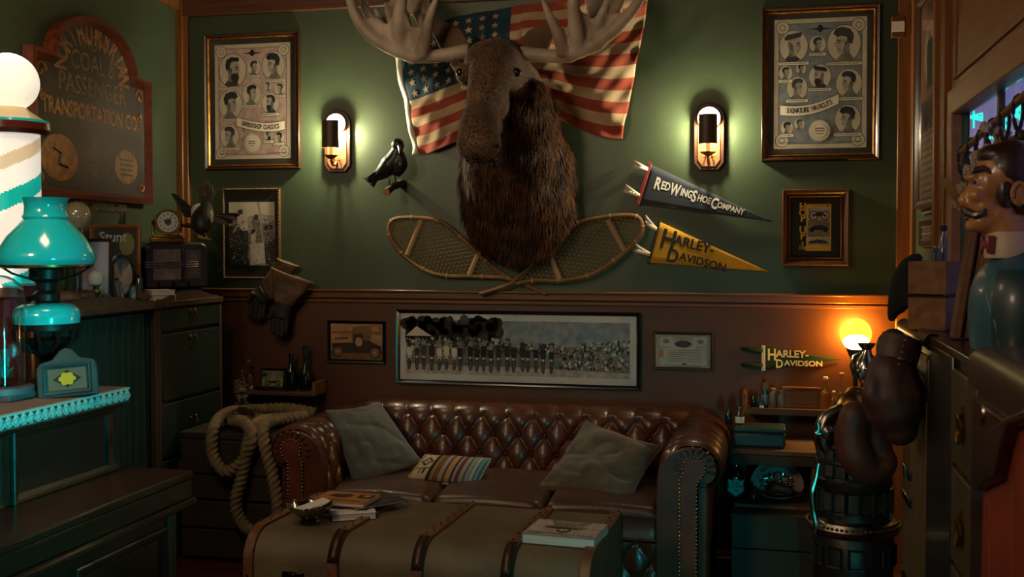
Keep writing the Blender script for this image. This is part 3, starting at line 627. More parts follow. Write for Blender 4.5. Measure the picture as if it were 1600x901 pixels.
# antlers: beams, palms and points grown together by the voxel remesh
def antler(chains, palms):
    g = G()
    for c in chains: chain(g, c, 12)
    for pts, th in palms:
        w_ = [Mp(a, b, c) for a, b, c in pts]; n = len(w_); cen = sum(w_, Vector())/n
        vs = [tuple(p+Vector((0, -th, 0))) for p in w_]+[tuple(p+Vector((0, th, 0))) for p in w_]+[tuple(cen+Vector((0, -th+.02, 0))), tuple(cen+Vector((0, th+.03, 0)))]
        fs = []
        for i in range(n): j = (i+1) % n; fs += [(i, n+i, n+j, j), (2*n, i, j), (2*n+1, n+j, n+i)]
        g.add(vs, fs)
    o = ob('antler', g, M_ANT, moose, world=True, remesh=.009, sm=5); return o
antler([[(735, 80, .50, .040), (705, 84, .50, .034), (678, 88, .50, .034), (650, 88, .52, .036)],
        [(650, 90, .52, .038), (610, 74, .55, .036), (578, 54, .58, .034), (556, 25, .60, .028), (545, -10, .60, .022), (542, -30, .60, .012)],
        [(660, 84, .54, .034), (666, 55, .60, .030), (672, 25, .64, .024), (682, -2, .66, .014), (688, -14, .66, .006)],
        [(625, 70, .54, .036), (624, 30, .60, .036), (628, -5, .64, .028), (632, -30, .66, .018)],
        [(596, 56, .56, .030), (592, 28, .54, .018), (585, 12, .53, .008)],
        [(600, 50, .52, .03), (575, 22, .45, .026), (566, -5, .40, .018), (560, -25, .38, .010)],
        [(612, 45, .50, .022), (606, 18, .44, .014), (600, 3, .42, .006)],
        [(660, 45, .50, .02), (655, 18, .42, .03), (660, 0, .38, .02)]],
       [([(668, 92, .53), (640, 96, .53), (606, 82, .55), (574, 58, .57), (566, 30, .58), (590, 26, .57), (606, 40, .56), (618, 18, .58), (636, 16, .60), (644, 44, .58), (660, 42, .58), (672, 70, .55)], .022),
        ([(590, 50, .50), (605, 5, .40), (640, -30, .34), (670, -5, .36), (672, 25, .42), (655, 36, .46), (640, 22, .46), (620, 40, .5)], .012)])
antler([[(812, 84, .50, .040), (842, 86, .50, .034), (870, 88, .50, .034), (895, 86, .52, .036)],
        [(890, 86, .53, .036), (930, 68, .55, .036), (965, 42, .58, .034), (990, 14, .60, .028), (1006, -14, .60, .02), (1012, -30, .60, .012)],
        [(880, 84, .54, .032), (872, 55, .60, .028), (860, 28, .64, .022), (850, 4, .66, .014), (846, -12, .66, .006)],
        [(905, 78, .54, .036), (900, 45, .60, .036), (896, 8, .64, .030), (900, -30, .66, .02)],
        [(930, 66, .54, .03), (936, 35, .58, .028), (948, 5, .60, .02), (955, -25, .6, .012)],
        [(940, 60, .5, .03), (960, 25, .44, .026), (975, -8, .40, .018), (985, -30, .38, .01)]],
       [([(878, 90, .53), (905, 92, .53), (940, 78, .55), (970, 48, .57), (980, 22, .58), (960, 20, .58), (940, 38, .57), (908, 18, .60), (890, 18, .60), (888, 42, .58), (878, 46, .57), (870, 70, .55)], .022),
        ([(925, 50, .50), (915, 10, .42), (905, -30, .36), (960, -35, .36), (975, -10, .40), (955, 35, .48)], .012)])
# fur: tapered blades growing from the neck and chest
dg = bpy.context.evaluated_depsgraph_get(); dg.update(); he = head.evaluated_get(dg); baked = bpy.data.meshes.new_from_object(he)
for v in baked.vertices:
    if v.co.y > -.003: v.co.y = -.003
baked.update(); head.modifiers.clear(); head.data = baked; me = baked
vs = []; fs = []; rr = random.Random(2); Wc = Mp(800, 250, .3); off0 = moose.location
polys = [(p.center.copy(), p.normal.copy(), p.area) for p in me.polygons]
tot = sum(p[2] for p in polys); NB = 60000
for c, n_, ar in polys:
    w = c+off0
    if w.y > -.02: continue
    df = (w-Mp(760, 150, .72)).length
    fur = 1 if (w.z < 1.93 and w.y > -.62) or (w.y > -.46 and w.z < 2.35) else 0
    if w.x > -1.23 and w.z < 2.25 and w.y > -.55: fur = 1
    cnt = ar/tot*NB*(1.5 if fur else .9); k = int(cnt)+(1 if rr.random() < cnt % 1 else 0)
    for _ in range(k):
        L = (rr.uniform(.035, .085) if fur else rr.uniform(.006, .012)); wd_ = .0027 if fur else .0011
        cl = noise.noise(w*9)*.8; cl2 = noise.noise(w*9+Vector((7, 3, 1)))*.6
        d = (n_*(.55 if fur else .35)+Vector((cl, cl2*.4, -1.1))+Vector((rr.uniform(-.25, .25),)*3)).normalized()
        o_ = c+Vector((rr.uniform(-.008, .008), rr.uniform(-.008, .008), rr.uniform(-.008, .008)))
        s_ = d.cross(n_); s_ = s_.normalized()*wd_ if s_.length > 1e-4 else Vector((wd_, 0, 0))
        m_ = o_+d*L*.5+n_*L*.12; e_ = o_+d*L+Vector((0, 0, -L*.15)); i = len(vs)
        vs += [o_-s_, o_+s_, m_-s_*.8, m_+s_*.8, e_]; fs += [(i, i+1, i+3, i+2), (i+2, i+3, i+4)]
g = G(); g.v = [(v[0], min(v[1], -.004), v[2]) for v in vs]; g.f = fs; g.m = [0]*len(fs)
ob('fur', g, M_FUR, moose, smooth=0, kind='stuff')

# ------------------------------------------------------------------ crow on a perch
M_CROW = mat('glossy_black_feathers', '#101012', .38, col2='#1a1b22', scale=25, bump=.5, bscale=70)
t = thing('crow', 'black stuffed crow on a short branch perch beside the left wall lamp', 'stuffed crow', W(606, 290, .1)[:])
g = G(); O = .13
blob(g, [(622, 226, O+.01, .036, .038, .036)])
chain(g, [(622, 232, O+.01, .030), (617, 246, O, .046), (609, 258, O, .055), (599, 268, O, .042), (586, 277, O-.01, .024), (576, 283, O-.02, .014)])
chain(g, [(624, 240, O, .03), (627, 258, O+.01, .035), (618, 272, O, .026)])
ob('body', g, M_CROW, t, world=True, remesh=.006, sm=4)
g = G()
for k in range(7): 
    a = Mp(598-k*1.2, 262+k*2, O+.03-.004*k); b = Mp(571+k*2, 280+k*2.2, O-.01); g.tube([a, a.lerp(b, .5), b], [.012, .012, .004], 6, flat=.3)
ob('wing', g, M_CROW, t, world=True)
g = G()
for k in range(5): a = Mp(590, 274, O-.01); b = Mp(568+k*3, 279+k*2.5, O-.03+.004*k); g.tube([a, b], [.010, .007], 6, flat=.25)
ob('tail', g, M_CROW, t, world=True)
g = G(); g.tube([Mp(624, 228, O+.04), Mp(625, 234, O+.06), Mp(624, 240, O+.065)], [.011, .008, .002], 8); ob('beak', g, mat('grey_horn_beak', '#3a3633', .3), t, world=True)
g = G()
for x in (607, 614):
    g.tube([Mp(x, 268, O), Mp(x+2 if x == 607 else x+4, 278, O+.01), Mp(x+1 if x == 607 else x+5, 289, O)], .004, 6)
    for dx in (-4, 0, 4): g.tube([Mp(x+2, 288, O), Mp(x+2+dx, 291, O+.02)], .003, 5)
ob('leg', g, mat('grey_horn_beak', '#3a3633', .3), t, world=True)
g = G(); g.tube([Mp(604, 300, .25), Mp(612, 293, .17), Mp(622, 288, .08), Mp(628, 286, .0)], [.020, .018, .020, .024], 10)
ob('perch', g, mat('bark', '#3a281c', .8, col2='#241812', scale=20, bump=1), t, world=True)
g = G(); g.tube([Mp(603.6, 300.2, .256), Mp(603.4, 300.4, .259)], .0185, 12); ob('cut_end', g, mat('cut_wood', '#a9763f', .7), t, world=True)

# ------------------------------------------------------------------ snowshoes
M_ASH = mat('aged_ash_wood', '#8a6238', .5, col2='#6b4926', scale=8, bump=.3); M_HIDE = mat('rawhide_lacing', '#94744a', .6); M_STRAPW = mat('pale_wound_bars', '#a5825a', .6)
def snowshoe(name, lab, outl, tail, bars, off, web):
    c = W((outl[0][0]+tail[-1][0])/2, (outl[0][1]+tail[-1][1])/2, off); t = thing(name, lab, 'snowshoe', c[:], group='crossed snowshoes under the moose')
    pts = [W(x, y, off) for x, y in outl]; path, rr_ = smooth_path(pts, [.011]*len(pts), 6, closed=False)
    ob('frame', G().tube(path, rr_, 8), M_ASH, t, world=True)
    path2, r2 = smooth_path([W(x, y, off) for x, y in tail], [.014]*len(tail), 4); ob('tail', G().tube(path2, r2, 8, flat=.8), M_ASH, t, world=True)
    for (a, b) in bars: ob('crossbar', G().tube([W(*a, off), W(*b, off)], .014, 8, flat=.5, up=(0, 1, 0)), M_STRAPW, t, world=True)
    # webbing clipped to the outline
    poly = [(p.x, p.z) for p in path]
    def inside(x, z):
        r = False; n = len(poly); j = n-1
        for i in range(n):
            if (poly[i][1] > z) != (poly[j][1] > z) and x < (poly[j][0]-poly[i][0])*(z-poly[i][1])/(poly[j][1]-poly[i][1])+poly[i][0]: r = not r
            j = i
        return r
    g = G(); ang = math.atan2(W(*tail[-1], off).z-W(*outl[len(outl)//2], off).z, W(*tail[-1], off).x-W(*outl[len(outl)//2], off).x)
    cx = sum(p[0] for p in poly)/len(poly); cz = sum(p[1] for p in poly)/len(poly); st = .0105
    for fam in (0, PI/3, -PI/3):
        a = ang+PI/2+fam; dx, dz = cos(a), sin(a); nx, nz_ = -dz, dx; pitch = web
        for k in range(-60, 61):
            ox, oz = cx+nx*k*pitch, cz+nz_*k*pitch; run = None
            for q in range(-70, 71):
                x, z = ox+dx*q*st, oz+dz*q*st; i_ = inside(x, z)
                if i_ and run is None: run = (x, z)
                if run and (not i_ or q == 70):
                    l = math.hypot(x-run[0], z-run[1])
                    if l > .02: g.tube([(run[0], -off+.003*(fam != 0), run[1]), (x, -off-.003*(fam != 0), z)], .0016, 4)
                    run = None
    ob('webbing', g, M_HIDE, t, world=True, kind='stuff')
    g = G()                                   # lashings round the frame
    for i in range(4, len(path)-4, 3):
        if i % 2: d = (path[i+1]-path[i-1]).normalized()*.004; g.tube([path[i]-d, path[i]+d], .0135, 8)
    ob('lashing', g, M_STRAPW, t, world=True, kind='stuff'); return t
L_o = [(800, 437), (765, 413), (725, 375), (690, 347), (650, 340), (615, 343), (608, 362), (622, 390), (655, 417), (690, 430), (745, 432), (790, 434), (808, 440)]
snowshoe('snowshoe', 'wooden snowshoe with its rounded toe to the left, under the moose', L_o, [(800, 436), (822, 446), (853, 459)], [((658, 343), (636, 398)), ((750, 388), (733, 430))], .035, .021)
R_o = [(800, 441), (824, 420), (858, 385), (895, 352), (945, 339), (990, 337), (1003, 350), (997, 372), (965, 402), (925, 428), (880, 438), (838, 438), (806, 443)]
snowshoe('snowshoe', 'wooden snowshoe with its rounded toe to the right, touching the pennant ties', R_o, [(806, 440), (780, 450), (750, 459)], [((949, 343), (976, 392)), ((856, 390), (874, 436))], .062, .021)

# ------------------------------------------------------------------ pennants
def pennant(lab, corners, tip, header_w, felt, header, txt, tmat, ties, off=.012, tie_m=None, behind=0):
    A, B = W(*corners[0], off), W(*corners[1], off); T_ = W(*tip, off); c = (A+B)/2
    t = thing('pennant', lab, 'pennant', (c.x, -off, c.z)); ax = (T_-c); ax.y = 0; L = ax.length; ex = ax.normalized(); ez = Vector((-ex.z, 0, ex.x)); h = (A-B).length
    Mx = Matrix(((ex.x, 0, ez.x, 0), (0, 1, 0, 0), (ex.z, 0, ez.z, 0), (0, 0, 0, 1)))
    t.matrix_basis = Matrix.Translation(t.location) @ Mx
    def pt(u, v): x = u*L; return (x, .006*sin(u*7)-.004, (v-.5)*h*(1-u)+(.006 if u == 1 else 0)*(v-.5))
    ob('felt', G().grid(pt, 24, 6), felt, t, smooth=60, solid=.002)
    ob('header', G().box((-.001, -.006, 0), (header_w, .006, h+.012)), header, t, bev=.002)
    g = G()
    for s, x, z, size, sx in txt: put_text(g, s, x*L, z*h, 0, size*h, 0, sx, .03, align='LEFT')
    g.v = [(x, .006*sin(x/L*7)-.0065, z) for x, y, z in g.v]; ob('lettering', g, tmat, t, smooth=0)
    g = G()
    for z in (.44, -.44): g.tube([(0, -.008, z*h), (0, -.0105, z*h)], .0035, 10)
    ob('eyelet', g, M_BRASS, t, kind='stuff')
    for (z, lst) in ties:
        for dz, ln in lst:
            ob('tie', G().grid(lambda u, v: (-u*ln, -.006-.02*sin(u*PI), z*h+u*dz+(v-.5)*.018), 6, 2), tie_m or M_WHITE, t, smooth=60, solid=.002)
    return t
M_NAVY = mat('navy_felt', '#1b222f', .95, col2='#161c27', scale=30, sheen=.3); M_REDF = mat('red_felt', '#8f3331', .95); M_YELF = mat('yellow_felt', '#c28c10', .95, col2='#b27e0d', scale=20, sheen=.2); M_GRF = mat('green_felt', '#123528', .95, col2='#0e2a20', scale=20)
M_TIE = mat('off_white_felt_tie', '#cfc3b0', .9)
pennant('navy blue felt pennant with red header lettered for a shoe company', [(1015, 256), (998, 319)], (1206, 346), .018, M_NAVY, M_REDF,
        [('R', .075, .09, .40, .62), ('ED', .128, .09, .27, .66), ('W', .205, .065, .38, .56), ('ING', .285, .065, .25, .66), ('S', .375, .045, .38, .66), ('HOE', .420, .045, .22, .72), ('C', .530, .02, .36, .66), ('OMPANY', .578, .02, .19, .82)], M_WHITE, [(.36, [(.018, .085), (-.008, .08)]), (-.30, [(.03, .09), (.004, .09)])], tie_m=M_TIE)
pennant('mustard yellow felt pennant with black motorcycle maker lettering beside the right snowshoe', [(1026, 345), (1018, 411)], (1200, 424), .014, M_YELF, M_BLACKM,
        [('H', .05, .12, .62, .78), ('ARLEY-', .165, .165, .32, .93), ('D', .135, -.22, .44, .85), ('AVIDSON', .245, -.175, .25, 1.02)], M_INK, [(.30, [(.05, .075), (.02, .07)]), (-.30, [(.03, .10), (.0, .10)])], tie_m=M_TIE)
pennant('small dark green pennant with cream lettering below the chair rail', [(1193, 541), (1193, 577)], (1312, 561), .018, M_GRF, M_WHITE,
        [('H', .05, .13, .68, .78), ('ARLEY-', .165, .18, .42, 1.02), ('D', .16, -.25, .50, .85), ('AVIDSON', .275, -.21, .32, 1.15)], mat('cream_letter', '#d9cfa4', .8), [(.32, [(.01, .11)]), (-.30, [(.0, .11)])], tie_m=M_GRF)

# ------------------------------------------------------------------ chesterfield sofa
SX0, SX1, SY0, SY1, SZ = -2.25, -.16, -1.0, -.10, .715
sofa = thing('chesterfield_sofa', 'deep-buttoned oxblood leather chesterfield sofa against the back wall', 'sofa', ((SX0+SX1)/2, (SY0+SY1)/2, 0))
def prof_len(pr):
    L = [0]
    for a, b in zip(pr, pr[1:]): L.append(L[-1]+math.hypot(b[0]-a[0], b[1]-a[1]))
    return L
def prof_at(pr, L, s):
    s = max(0, min(L[-1]-1e-6, s))
    for i in range(len(pr)-1):
        if L[i+1] >= s: break
    q = (s-L[i])/max(1e-9, L[i+1]-L[i]); a, b = pr[i], pr[i+1]
    return a[0]+(b[0]-a[0])*q, a[1]+(b[1]-a[1])*q
def fine(pr, m=6):
    p, _ = smooth_path([(a, 0, b) for a, b in pr], [1]*len(pr), m); return [(v.x, v.z) for v in p]
def tuft(u, s, su, sv, s0, depth, pleat_top=99):
    """diamond buttoning: u across, s along the section; creases run from button to button"""
    if s > s0+pleat_top: v = pleat_top/sv; k = 1
    else: v = (s-s0)/sv
    a, b = u/su+v, u/su-v
    ca, cb = abs(sin(PI*a)), abs(sin(PI*b))
    da, db = abs(a-round(a)), abs(b-round(b)); pit = math.exp(-((da**2+db**2)/.010))
    return depth*((ca*cb)**.42 if s <= s0+pleat_top else abs(sin(PI*(a if True else b)))**.5*.7)-depth*.7*pit
buttons = []
def upholstered(name, sec, ulen, place, su, sv, s0, s1, depth, nu, ns):
    sec = fine(sec); L = prof_len(sec); T = L[-1]
    def fn(u, v):
        s = v*T; U = u*ulen; x, z = prof_at(sec, L, s); x2, z2 = prof_at(sec, L, s+.004); x1, z1 = prof_at(sec, L, s-.004)
        tx, tz = x2-x1, z2-z1; l = math.hypot(tx, tz) or 1; nx, nz_ = -tz/l, tx/l
        fade = min(1, max(0, (s1-s)/.05)) if s1 < T else 1; e = min(1, min(u, 1-u)*ulen/.03)
        d = depth*.75*(1-fade)+fade*tuft(U, s, su, sv, s0, depth) if s > s0-sv else depth*.7
        if s > s1-.02: d = depth*(.45+.35*abs(sin(PI*U/su+PI*(s1-s0)/sv))**.4)
        return place(U, x+nx*d*e, z+nz_*d*e)
    o = ob(name, G().grid(fn, nu, ns), M_LEATH, sofa, world=True, smooth=180)
    r = 0; s = s0
    while s <= s1+.001:
        v = (s-s0)/sv; k0 = 0
        for k in range(-1, int(ulen/su)+2):
            U = (k+(.0 if abs((v*2) % 2) < .5 else .5))*su
            if .03 < U < ulen-.03:
                x, z = prof_at(sec, L, s); x2, z2 = prof_at(sec, L, s+.004); l = math.hypot(x2-x, z2-z) or 1
                buttons.append((place(U, x-(z2-z)/l*depth*.02, z+(x2-x)/l*depth*.02), o))
        s += sv/2
    return o
# back: section in (y forward = x, z up), seat to rolled top
bsec = [(.235, .36), (.215, .46), (.195, .55), (.175, .62), (.165, .66), (.135, .70), (.09, .715), (.045, .70), (.02, .66), (.03, .62)]
bx0, bx1 = SX0+.12, SX1-.12
upholstered('backrest', [(-a, b) for a, b in bsec], bx1-bx0, lambda U, x, z: (bx0+U, SY1+x, z), .1315, .19, .05, .36, .03, 300, 84)
# arms: section in (x, z); arm roll outward
def arm(side):
    xi = (SX1-.28) if side > 0 else (SX0+.28)
    sec = [(0, .30), (.004, .42), (.004, .52), (.014, .60), (.045, .665), (.10, .70), (.17, .70), (.225, .67), (.25, .615), (.235, .56), (.19, .53), (.165, .545)]
    if side > 0: s_ = [(a, b) for a, b in sec]; pl_ = lambda U, x, z: (xi+x, SY0+.012+U, z)
    else: s_ = [(a, b) for a, b in sec]; pl_ = lambda U, x, z: (xi-x, SY0+.012+U, z)
    s_ = [(a, b) for a, b in s_]
    o = upholstered('armrest', s_, .80, pl_, .125, .20, .14, .46, .026, 110, 96)
    # outer side panel, front facing and its scroll, nails
    xo = xi+side*.18
    ob('side_panel', G().box((xo, (SY0+SY1)/2, .30), (.06, .86, .52)), M_LEATH, sofa, world=True, bev=.015)
    f = [(-.012, .06), (-.012, .42), (-.008, .56), (.005, .62), (.04, .665), (.10, .695), (.165, .695), (.215, .668), (.24, .62), (.232, .57), (.20, .545), (.165, .55), (.155, .50), (.15, .06)]
    g = G().prism([(xi+side*a, b) for a, b in fine(f, 3)[:]], SY0-.004, SY0+.05)
    ob('arm_front', g, M_LEATH, sofa, world=True, bev=.012)
    cx, cz, rr_ = xi+side*.145, .612, .048
    pts = [(xi+side*.088, .06), (xi+side*.088, .56)]+[(cx-side*rr_*cos(a), cz+rr_*sin(a)) for a in [-.45+(PI+.9)*k/14 for k in range(15)]]+[(xi+side*.158, .55), (xi+side*.158, .06)]
    sp = G().prism(pts, SY0-.014, SY0); ob('facing_panel', sp, mat('worn_facing_leather', '#6a3520', .35, col2='#52281a', scale=10, coat=.2), sofa, world=True, bev=.003)
    g = G(); L = prof_len(pts); n = int(L[-1]/.0165)
    for k in range(n+1): x, z = prof_at(pts, L, k*L[-1]/n); g.sph((x, SY0-.016, z), (.0058, .004, .0058), 8, 6)
    ob('nail_heads', g, mat('brass_nail_heads', '#a88a5c', .25, 1), sofa, world=True, kind='stuff')
    g = G()     # pleats gathered round the scroll
    for k in range(11):
        a = -.3+(PI+.5)*k/10; ca, sa = -side*cos(a), sin(a); p0 = (cx+ca*.058, SY0-.006, cz+sa*.058); p1 = (cx+ca*.082, SY0-.009, cz+sa*.080); p2 = (cx+ca*.105, SY0+.03, cz+sa*.093)
        g.tube([p0, p1, p2], [.003, .008, .003], 6)
    ob('pleats', g, M_LEATH, sofa, world=True, kind='stuff')
arm(1); arm(-1)
for p, o in buttons:
    pass
bm = G().sph((0, 0, 0), (.0085, .0085, .0085), 8, 6); bfirst = None
for p, o in buttons:
    if bfirst is None:
        bfirst = ob('button', bm, M_LEATH, o)
        b = bfirst
    else: b = bfirst.copy(); COL.objects.link(b); b.parent = o
    b.location = Vector(p)-sofa.location
# seat cushions, front board, base, feet
cx0, cx1 = SX0+.275, SX1-.275; cw = (cx1-cx0)/3
for k in range(3):
    x0 = cx0+cw*k+.004; x1 = x0+cw-.008
    def cush(u, v, x0=x0, x1=x1):
        U = u*2-1; V = v
        return None
    g = G(); n = 20
    def side_(u, w):      # top surface with rounded front edge
        x = x0+(x1-x0)*u; e = min(1, min(u, 1-u)/.07); e = math.sqrt(1-(1-e)**2)
        if w < .3: t_ = w/.3; y = SY0+.02+.01*sin(t_*PI); z = .285+.105*t_
        elif w < .42: a = (w-.3)/.12*PI/2; y = SY0+.02+.035-.035*cos(a); z = .39+.035*sin(a)
        else: t_ = (w-.42)/.58; y = SY0+.055+.60*t_; z = .425+.018*sin(t_*PI)
        z -= .03*(1-e) if w > .3 else 0; y += .02*(1-e) if w < .42 else 0
        return (x, y, z+.012*sin(u*PI)*(w > .3))
    ob('seat_cushion', g.grid(side_, 24, 40), M_LEATHP, sofa, world=True, smooth=180)
    g = G()
    for z in (.288, .392):
        g.tube([(x0+.005, SY0+.024, z), ((x0+x1)/2, SY0+.012, z+.004), (x1-.005, SY0+.024, z)], .0055, 6)
    ob('piping', g, M_LEATH, sofa, world=True)
def fb(u, v):
    U = u*(cx1-cx0); s = v*.18; return (cx0+U, SY0+.03-tuft(U, s, .125, .18, .09, .022), .09+.19*v)
ob('front_board', G().grid(fb, 180, 24), M_LEATH, sofa, world=True, smooth=180)
ob('base', G().box(((SX0+SX1)/2, (SY0+SY1)/2+.03, .17), (SX1-SX0-.14, SY1-SY0-.08, .22)), M_LEATHP, sofa, world=True, bev=.01)
ob('backrest_rear', G().box(((SX0+SX1)/2, SY1+.005, .36), (SX1-SX0-.2, .04, .6)), M_LEATHP, sofa, world=True, bev=.015)
for x in (SX0+.12, SX1-.12):
    for y in (SY0+.08, SY1-.08): ob('foot', G().lathe([(.022, 0), (.034, .02), (.036, .045), (.024, .062)], 14, c=(x, y, 0)), M_DARKW, sofa, world=True)

# ------------------------------------------------------------------ cushions on the sofa
def pillow(name, lab, corners, thick, m, bow=.10, mf=None, nrm=None, crease=.0, piping=None, seed=0, mats=None):
    """corners in world space: bottom-left, bottom-right, top-right, top-left"""
    c = [Vector(p) for p in corners]; cen = sum(c, Vector())/4; n_ = ((c[1]-c[0]).cross(c[3]-c[0])).normalized()
    t = thing(name, lab, 'cushion', cen[:])
    def fn(side):
        def f(u, v):
            U, V = u*2-1, v*2-1
            bu, bv = 1-bow*(1-V*V)*0-bow*(1-U*U)*0, 1
            uu = .5+.5*U*(1-bow*(1-V*V)*.9); vv = .5+.5*V*(1-bow*(1-U*U)*.9)
            p = c[0].lerp(c[1], uu).lerp(c[3].lerp(c[2], uu), vv)
            h = thick*((1-U**2)*(1-V**2))**.42
            q = Vector((u*3+seed, v*3, side)); w = noise.noise(q)*crease+noise.noise(q*2.3)*crease*.6
            rdg = -(1-min(1, abs(noise.noise(Vector((u*1.6+v*1.5+seed, v*2.4-u*.8, 3)))*3.2)))**2*crease*.9
            return p+n_*side*(h*.5+(w+rdg)*min(1, h/thick*1.6))
        return f
    g = G().grid(fn(1), 56, 56, mf=mf).grid(fn(-1), 30, 30, mf=mf)
    ob('cover', g, mats or m, t, world=True, smooth=180)
    if piping:
        f = fn(1); path = [f(k/20, 0) for k in range(21)]+[f(1, k/20) for k in range(1, 21)]+[f(1-k/20, 1) for k in range(1, 21)]+[f(0, 1-k/20) for k in range(1, 20)]
        ob('piping', G().tube(path, .005, 6, closed=True), piping, t, world=True)
    return t
M_PG = mat('grey_green_linen', '#4a4c46', .9, col2='#40423d', scale=40, bump=.4, bscale=250, sheen=.3)
M_PO = mat('olive_linen', '#524430', .9, col2='#463a28', scale=40, bump=.4, bscale=250, sheen=.3)
pillow('throw_cushion', 'plain grey-green square cushion leaning on the left arm of the sofa',
       [P(556, 770, Y=-.80), P(662, 722, Y=-.55), P(594, 628, Y=-.32), P(508, 640, Y=-.74)], .15, M_PG, bow=.07, crease=.014, seed=4)
pillow('throw_cushion', 'plain olive cushion slumped against the back near the right arm of the sofa',
       [P(838, 764, Y=-.74), P(984, 786, Y=-.84), P(1036, 698, Y=-.52), P(915, 656, Y=-.44)], .14, M_PO, bow=.10, crease=.016, seed=9, piping=M_PO)
SM = [mat('blanket_'+n, c, .9, bump=.5, bscale=200) for n, c in (('sand', '#a98253'), ('black', '#1b1c1e'), ('mustard', '#8f6a2a'), ('grey', '#8f8b86'), ('rust', '#5e2f20'), ('cream', '#b39c7c'), ('teal', '#2f7f8a'), ('brown', '#3a2417'))]
stripes = [(.06, 2), (.27, 5), (.33, 1), (.37, 2), (.385, 1), (.41, 2), (.425, 7), (.45, 2), (.50, 3), (.54, 4), (.60, 0), (.64, 7), (.68, 3), (.73, 4), (.78, 3), (.80, 4), (.83, 6), (.85, 3), (.88, 6), (.905, 5), (.94, 6), (.965, 3), (1.01, 6)]
def smf(u, v):
    if u < .27 and u > .06:
        a, b = (u-.165)/.10, (v-.62)/.20
        if .55 < abs(a)+abs(b) < 1.0 or abs(a)+abs(b) < .22: return 7
        if abs(b+1.7) < .5 and (abs(abs(a)-.35) < .13 or abs(b+1.3) < .12): return 7
        if abs(a*.8-b) < .12 and abs(b) > .9: return 4
        return 5
    for e, m in stripes:
        if u < e: return m
    return 6
pillow('lumbar_cushion', 'small woven striped lumbar cushion in tan, brown and teal at sofa centre',
       [P(634, 750, Y=-.74), P(744, 760, Y=-.72), P(767, 717, Y=-.62), P(664, 711, Y=-.64)], .105, SM, bow=.02, mf=smf, mats=SM, piping=mat('grey_piping', '#9a958c', .8))

# ------------------------------------------------------------------ trunk used as a table
M_CANV = mat('olive_trunk_canvas', '#66583f', .62, col2='#4d432f', scale=5, bump=.6, bscale=120, mixlo=.3, mixhi=.7)
M_SLAT = wood('worn_trunk_slat', '#7c4f30', '#54321d', .45, 1, .2)
TZ, TL, TD = .48, 1.31, .66; TC = (-1.225, -1.60)
trunk = thing('steamer_trunk', 'olive canvas steamer trunk with wooden slats used as a coffee table', 'trunk', (TC[0], TC[1], 0), rz=R(-2.2))
def tprof(o=0, r=.11):      # section in y, z: rounded front and back top edges
    pts = [(-TD/2-o, .02)]+[(-TD/2+r-(r+o)*cos(a), TZ-r+(r+o)*sin(a)) for a in [PI/2*k/8 for k in range(9)]]+[(TD/2-r*.4+(r*.4+o)*sin(a), TZ-r*.4+(r*.4+o)*cos(a)) for a in [PI/2*k/6 for k in range(7)]]+[(TD/2+o, .02)]
    return pts
pr = tprof(); n = len(pr)
g = G().add([(-TL/2, y, z) for y, z in pr]+[(TL/2, y, z) for y, z in pr], [tuple(range(n))[::-1], tuple(range(n, 2*n))]+[(i, (i+1) % n, n+(i+1) % n, n+i) for i in range(n)])
g.f = [f[::-1] for f in g.f]; ob('trunk_body', g, M_CANV, trunk, smooth=35)
for k, x in enumerate((-TL/2+.018, -TL*.225, 0.03, TL*.275, TL/2-.018)):
    po, pi_ = tprof(.012), tprof(-.002); w_ = .021 if k not in (0, 4) else .020; n = len(po); g = G()
    g.add([(x-w_, y, z) for y, z in po]+[(x+w_, y, z) for y, z in po]+[(x-w_, y, z) for y, z in pi_]+[(x+w_, y, z) for y, z in pi_],
          [(i, n+i, n+i+1, i+1) for i in range(n-1)]+[(2*n+i, i, i+1, 2*n+i+1) for i in range(n-1)]+[(n+i, 3*n+i, 3*n+i+1, n+i+1) for i in range(n-1)])
    s_ = ob('slat', g, M_SLAT, trunk, smooth=35, bev=.004)
    g = G()
    for i in range(14): yy = -TD/2+.12+.04*i; g.sph((x+(.008 if i % 2 else -.008), yy, TZ+.0125), (.005, .005, .003), 8, 4)
    for zz in (.08, .14, .20, .26, .32): g.sph((x, -TD/2-.0125, zz), (.005, .003, .005), 8, 4)
    ob('rivets', g, mat('dark_iron_rivet', '#241a14', .4, .8), s_, kind='stuff')
    if k in (1, 2, 3): # metal clasp wrapping the slat's front bend
        g = G(); pp = tprof(.016)[2:9]; m = len(pp)
        g.add([(x-.019, y, z) for y, z in pp]+[(x+.019, y, z) for y, z in pp], [(i, m+i, m+i+1, i+1) for i in range(m-1)]); ob('slat_clasp', g, mat('worn_clasp_metal', '#3d2c20', .4, .5), s_, solid=.003)
g = G().box((-TL/2+.20, -TD/2-.006, .33), (.085, .010, .035)); g.box((-TL/2+.20, -TD/2-.014, .318), (.03, .012, .05)); ob('lock_plate', g, mat('dark_trunk_metal', '#2a2320', .3, .8), trunk, bev=.003)
ob('lid_seam', G().box((0, -TD/2-.003, .30), (TL-.02, .008, .008)), mat('dark_trunk_metal', '#2a2320', .3, .8), trunk)

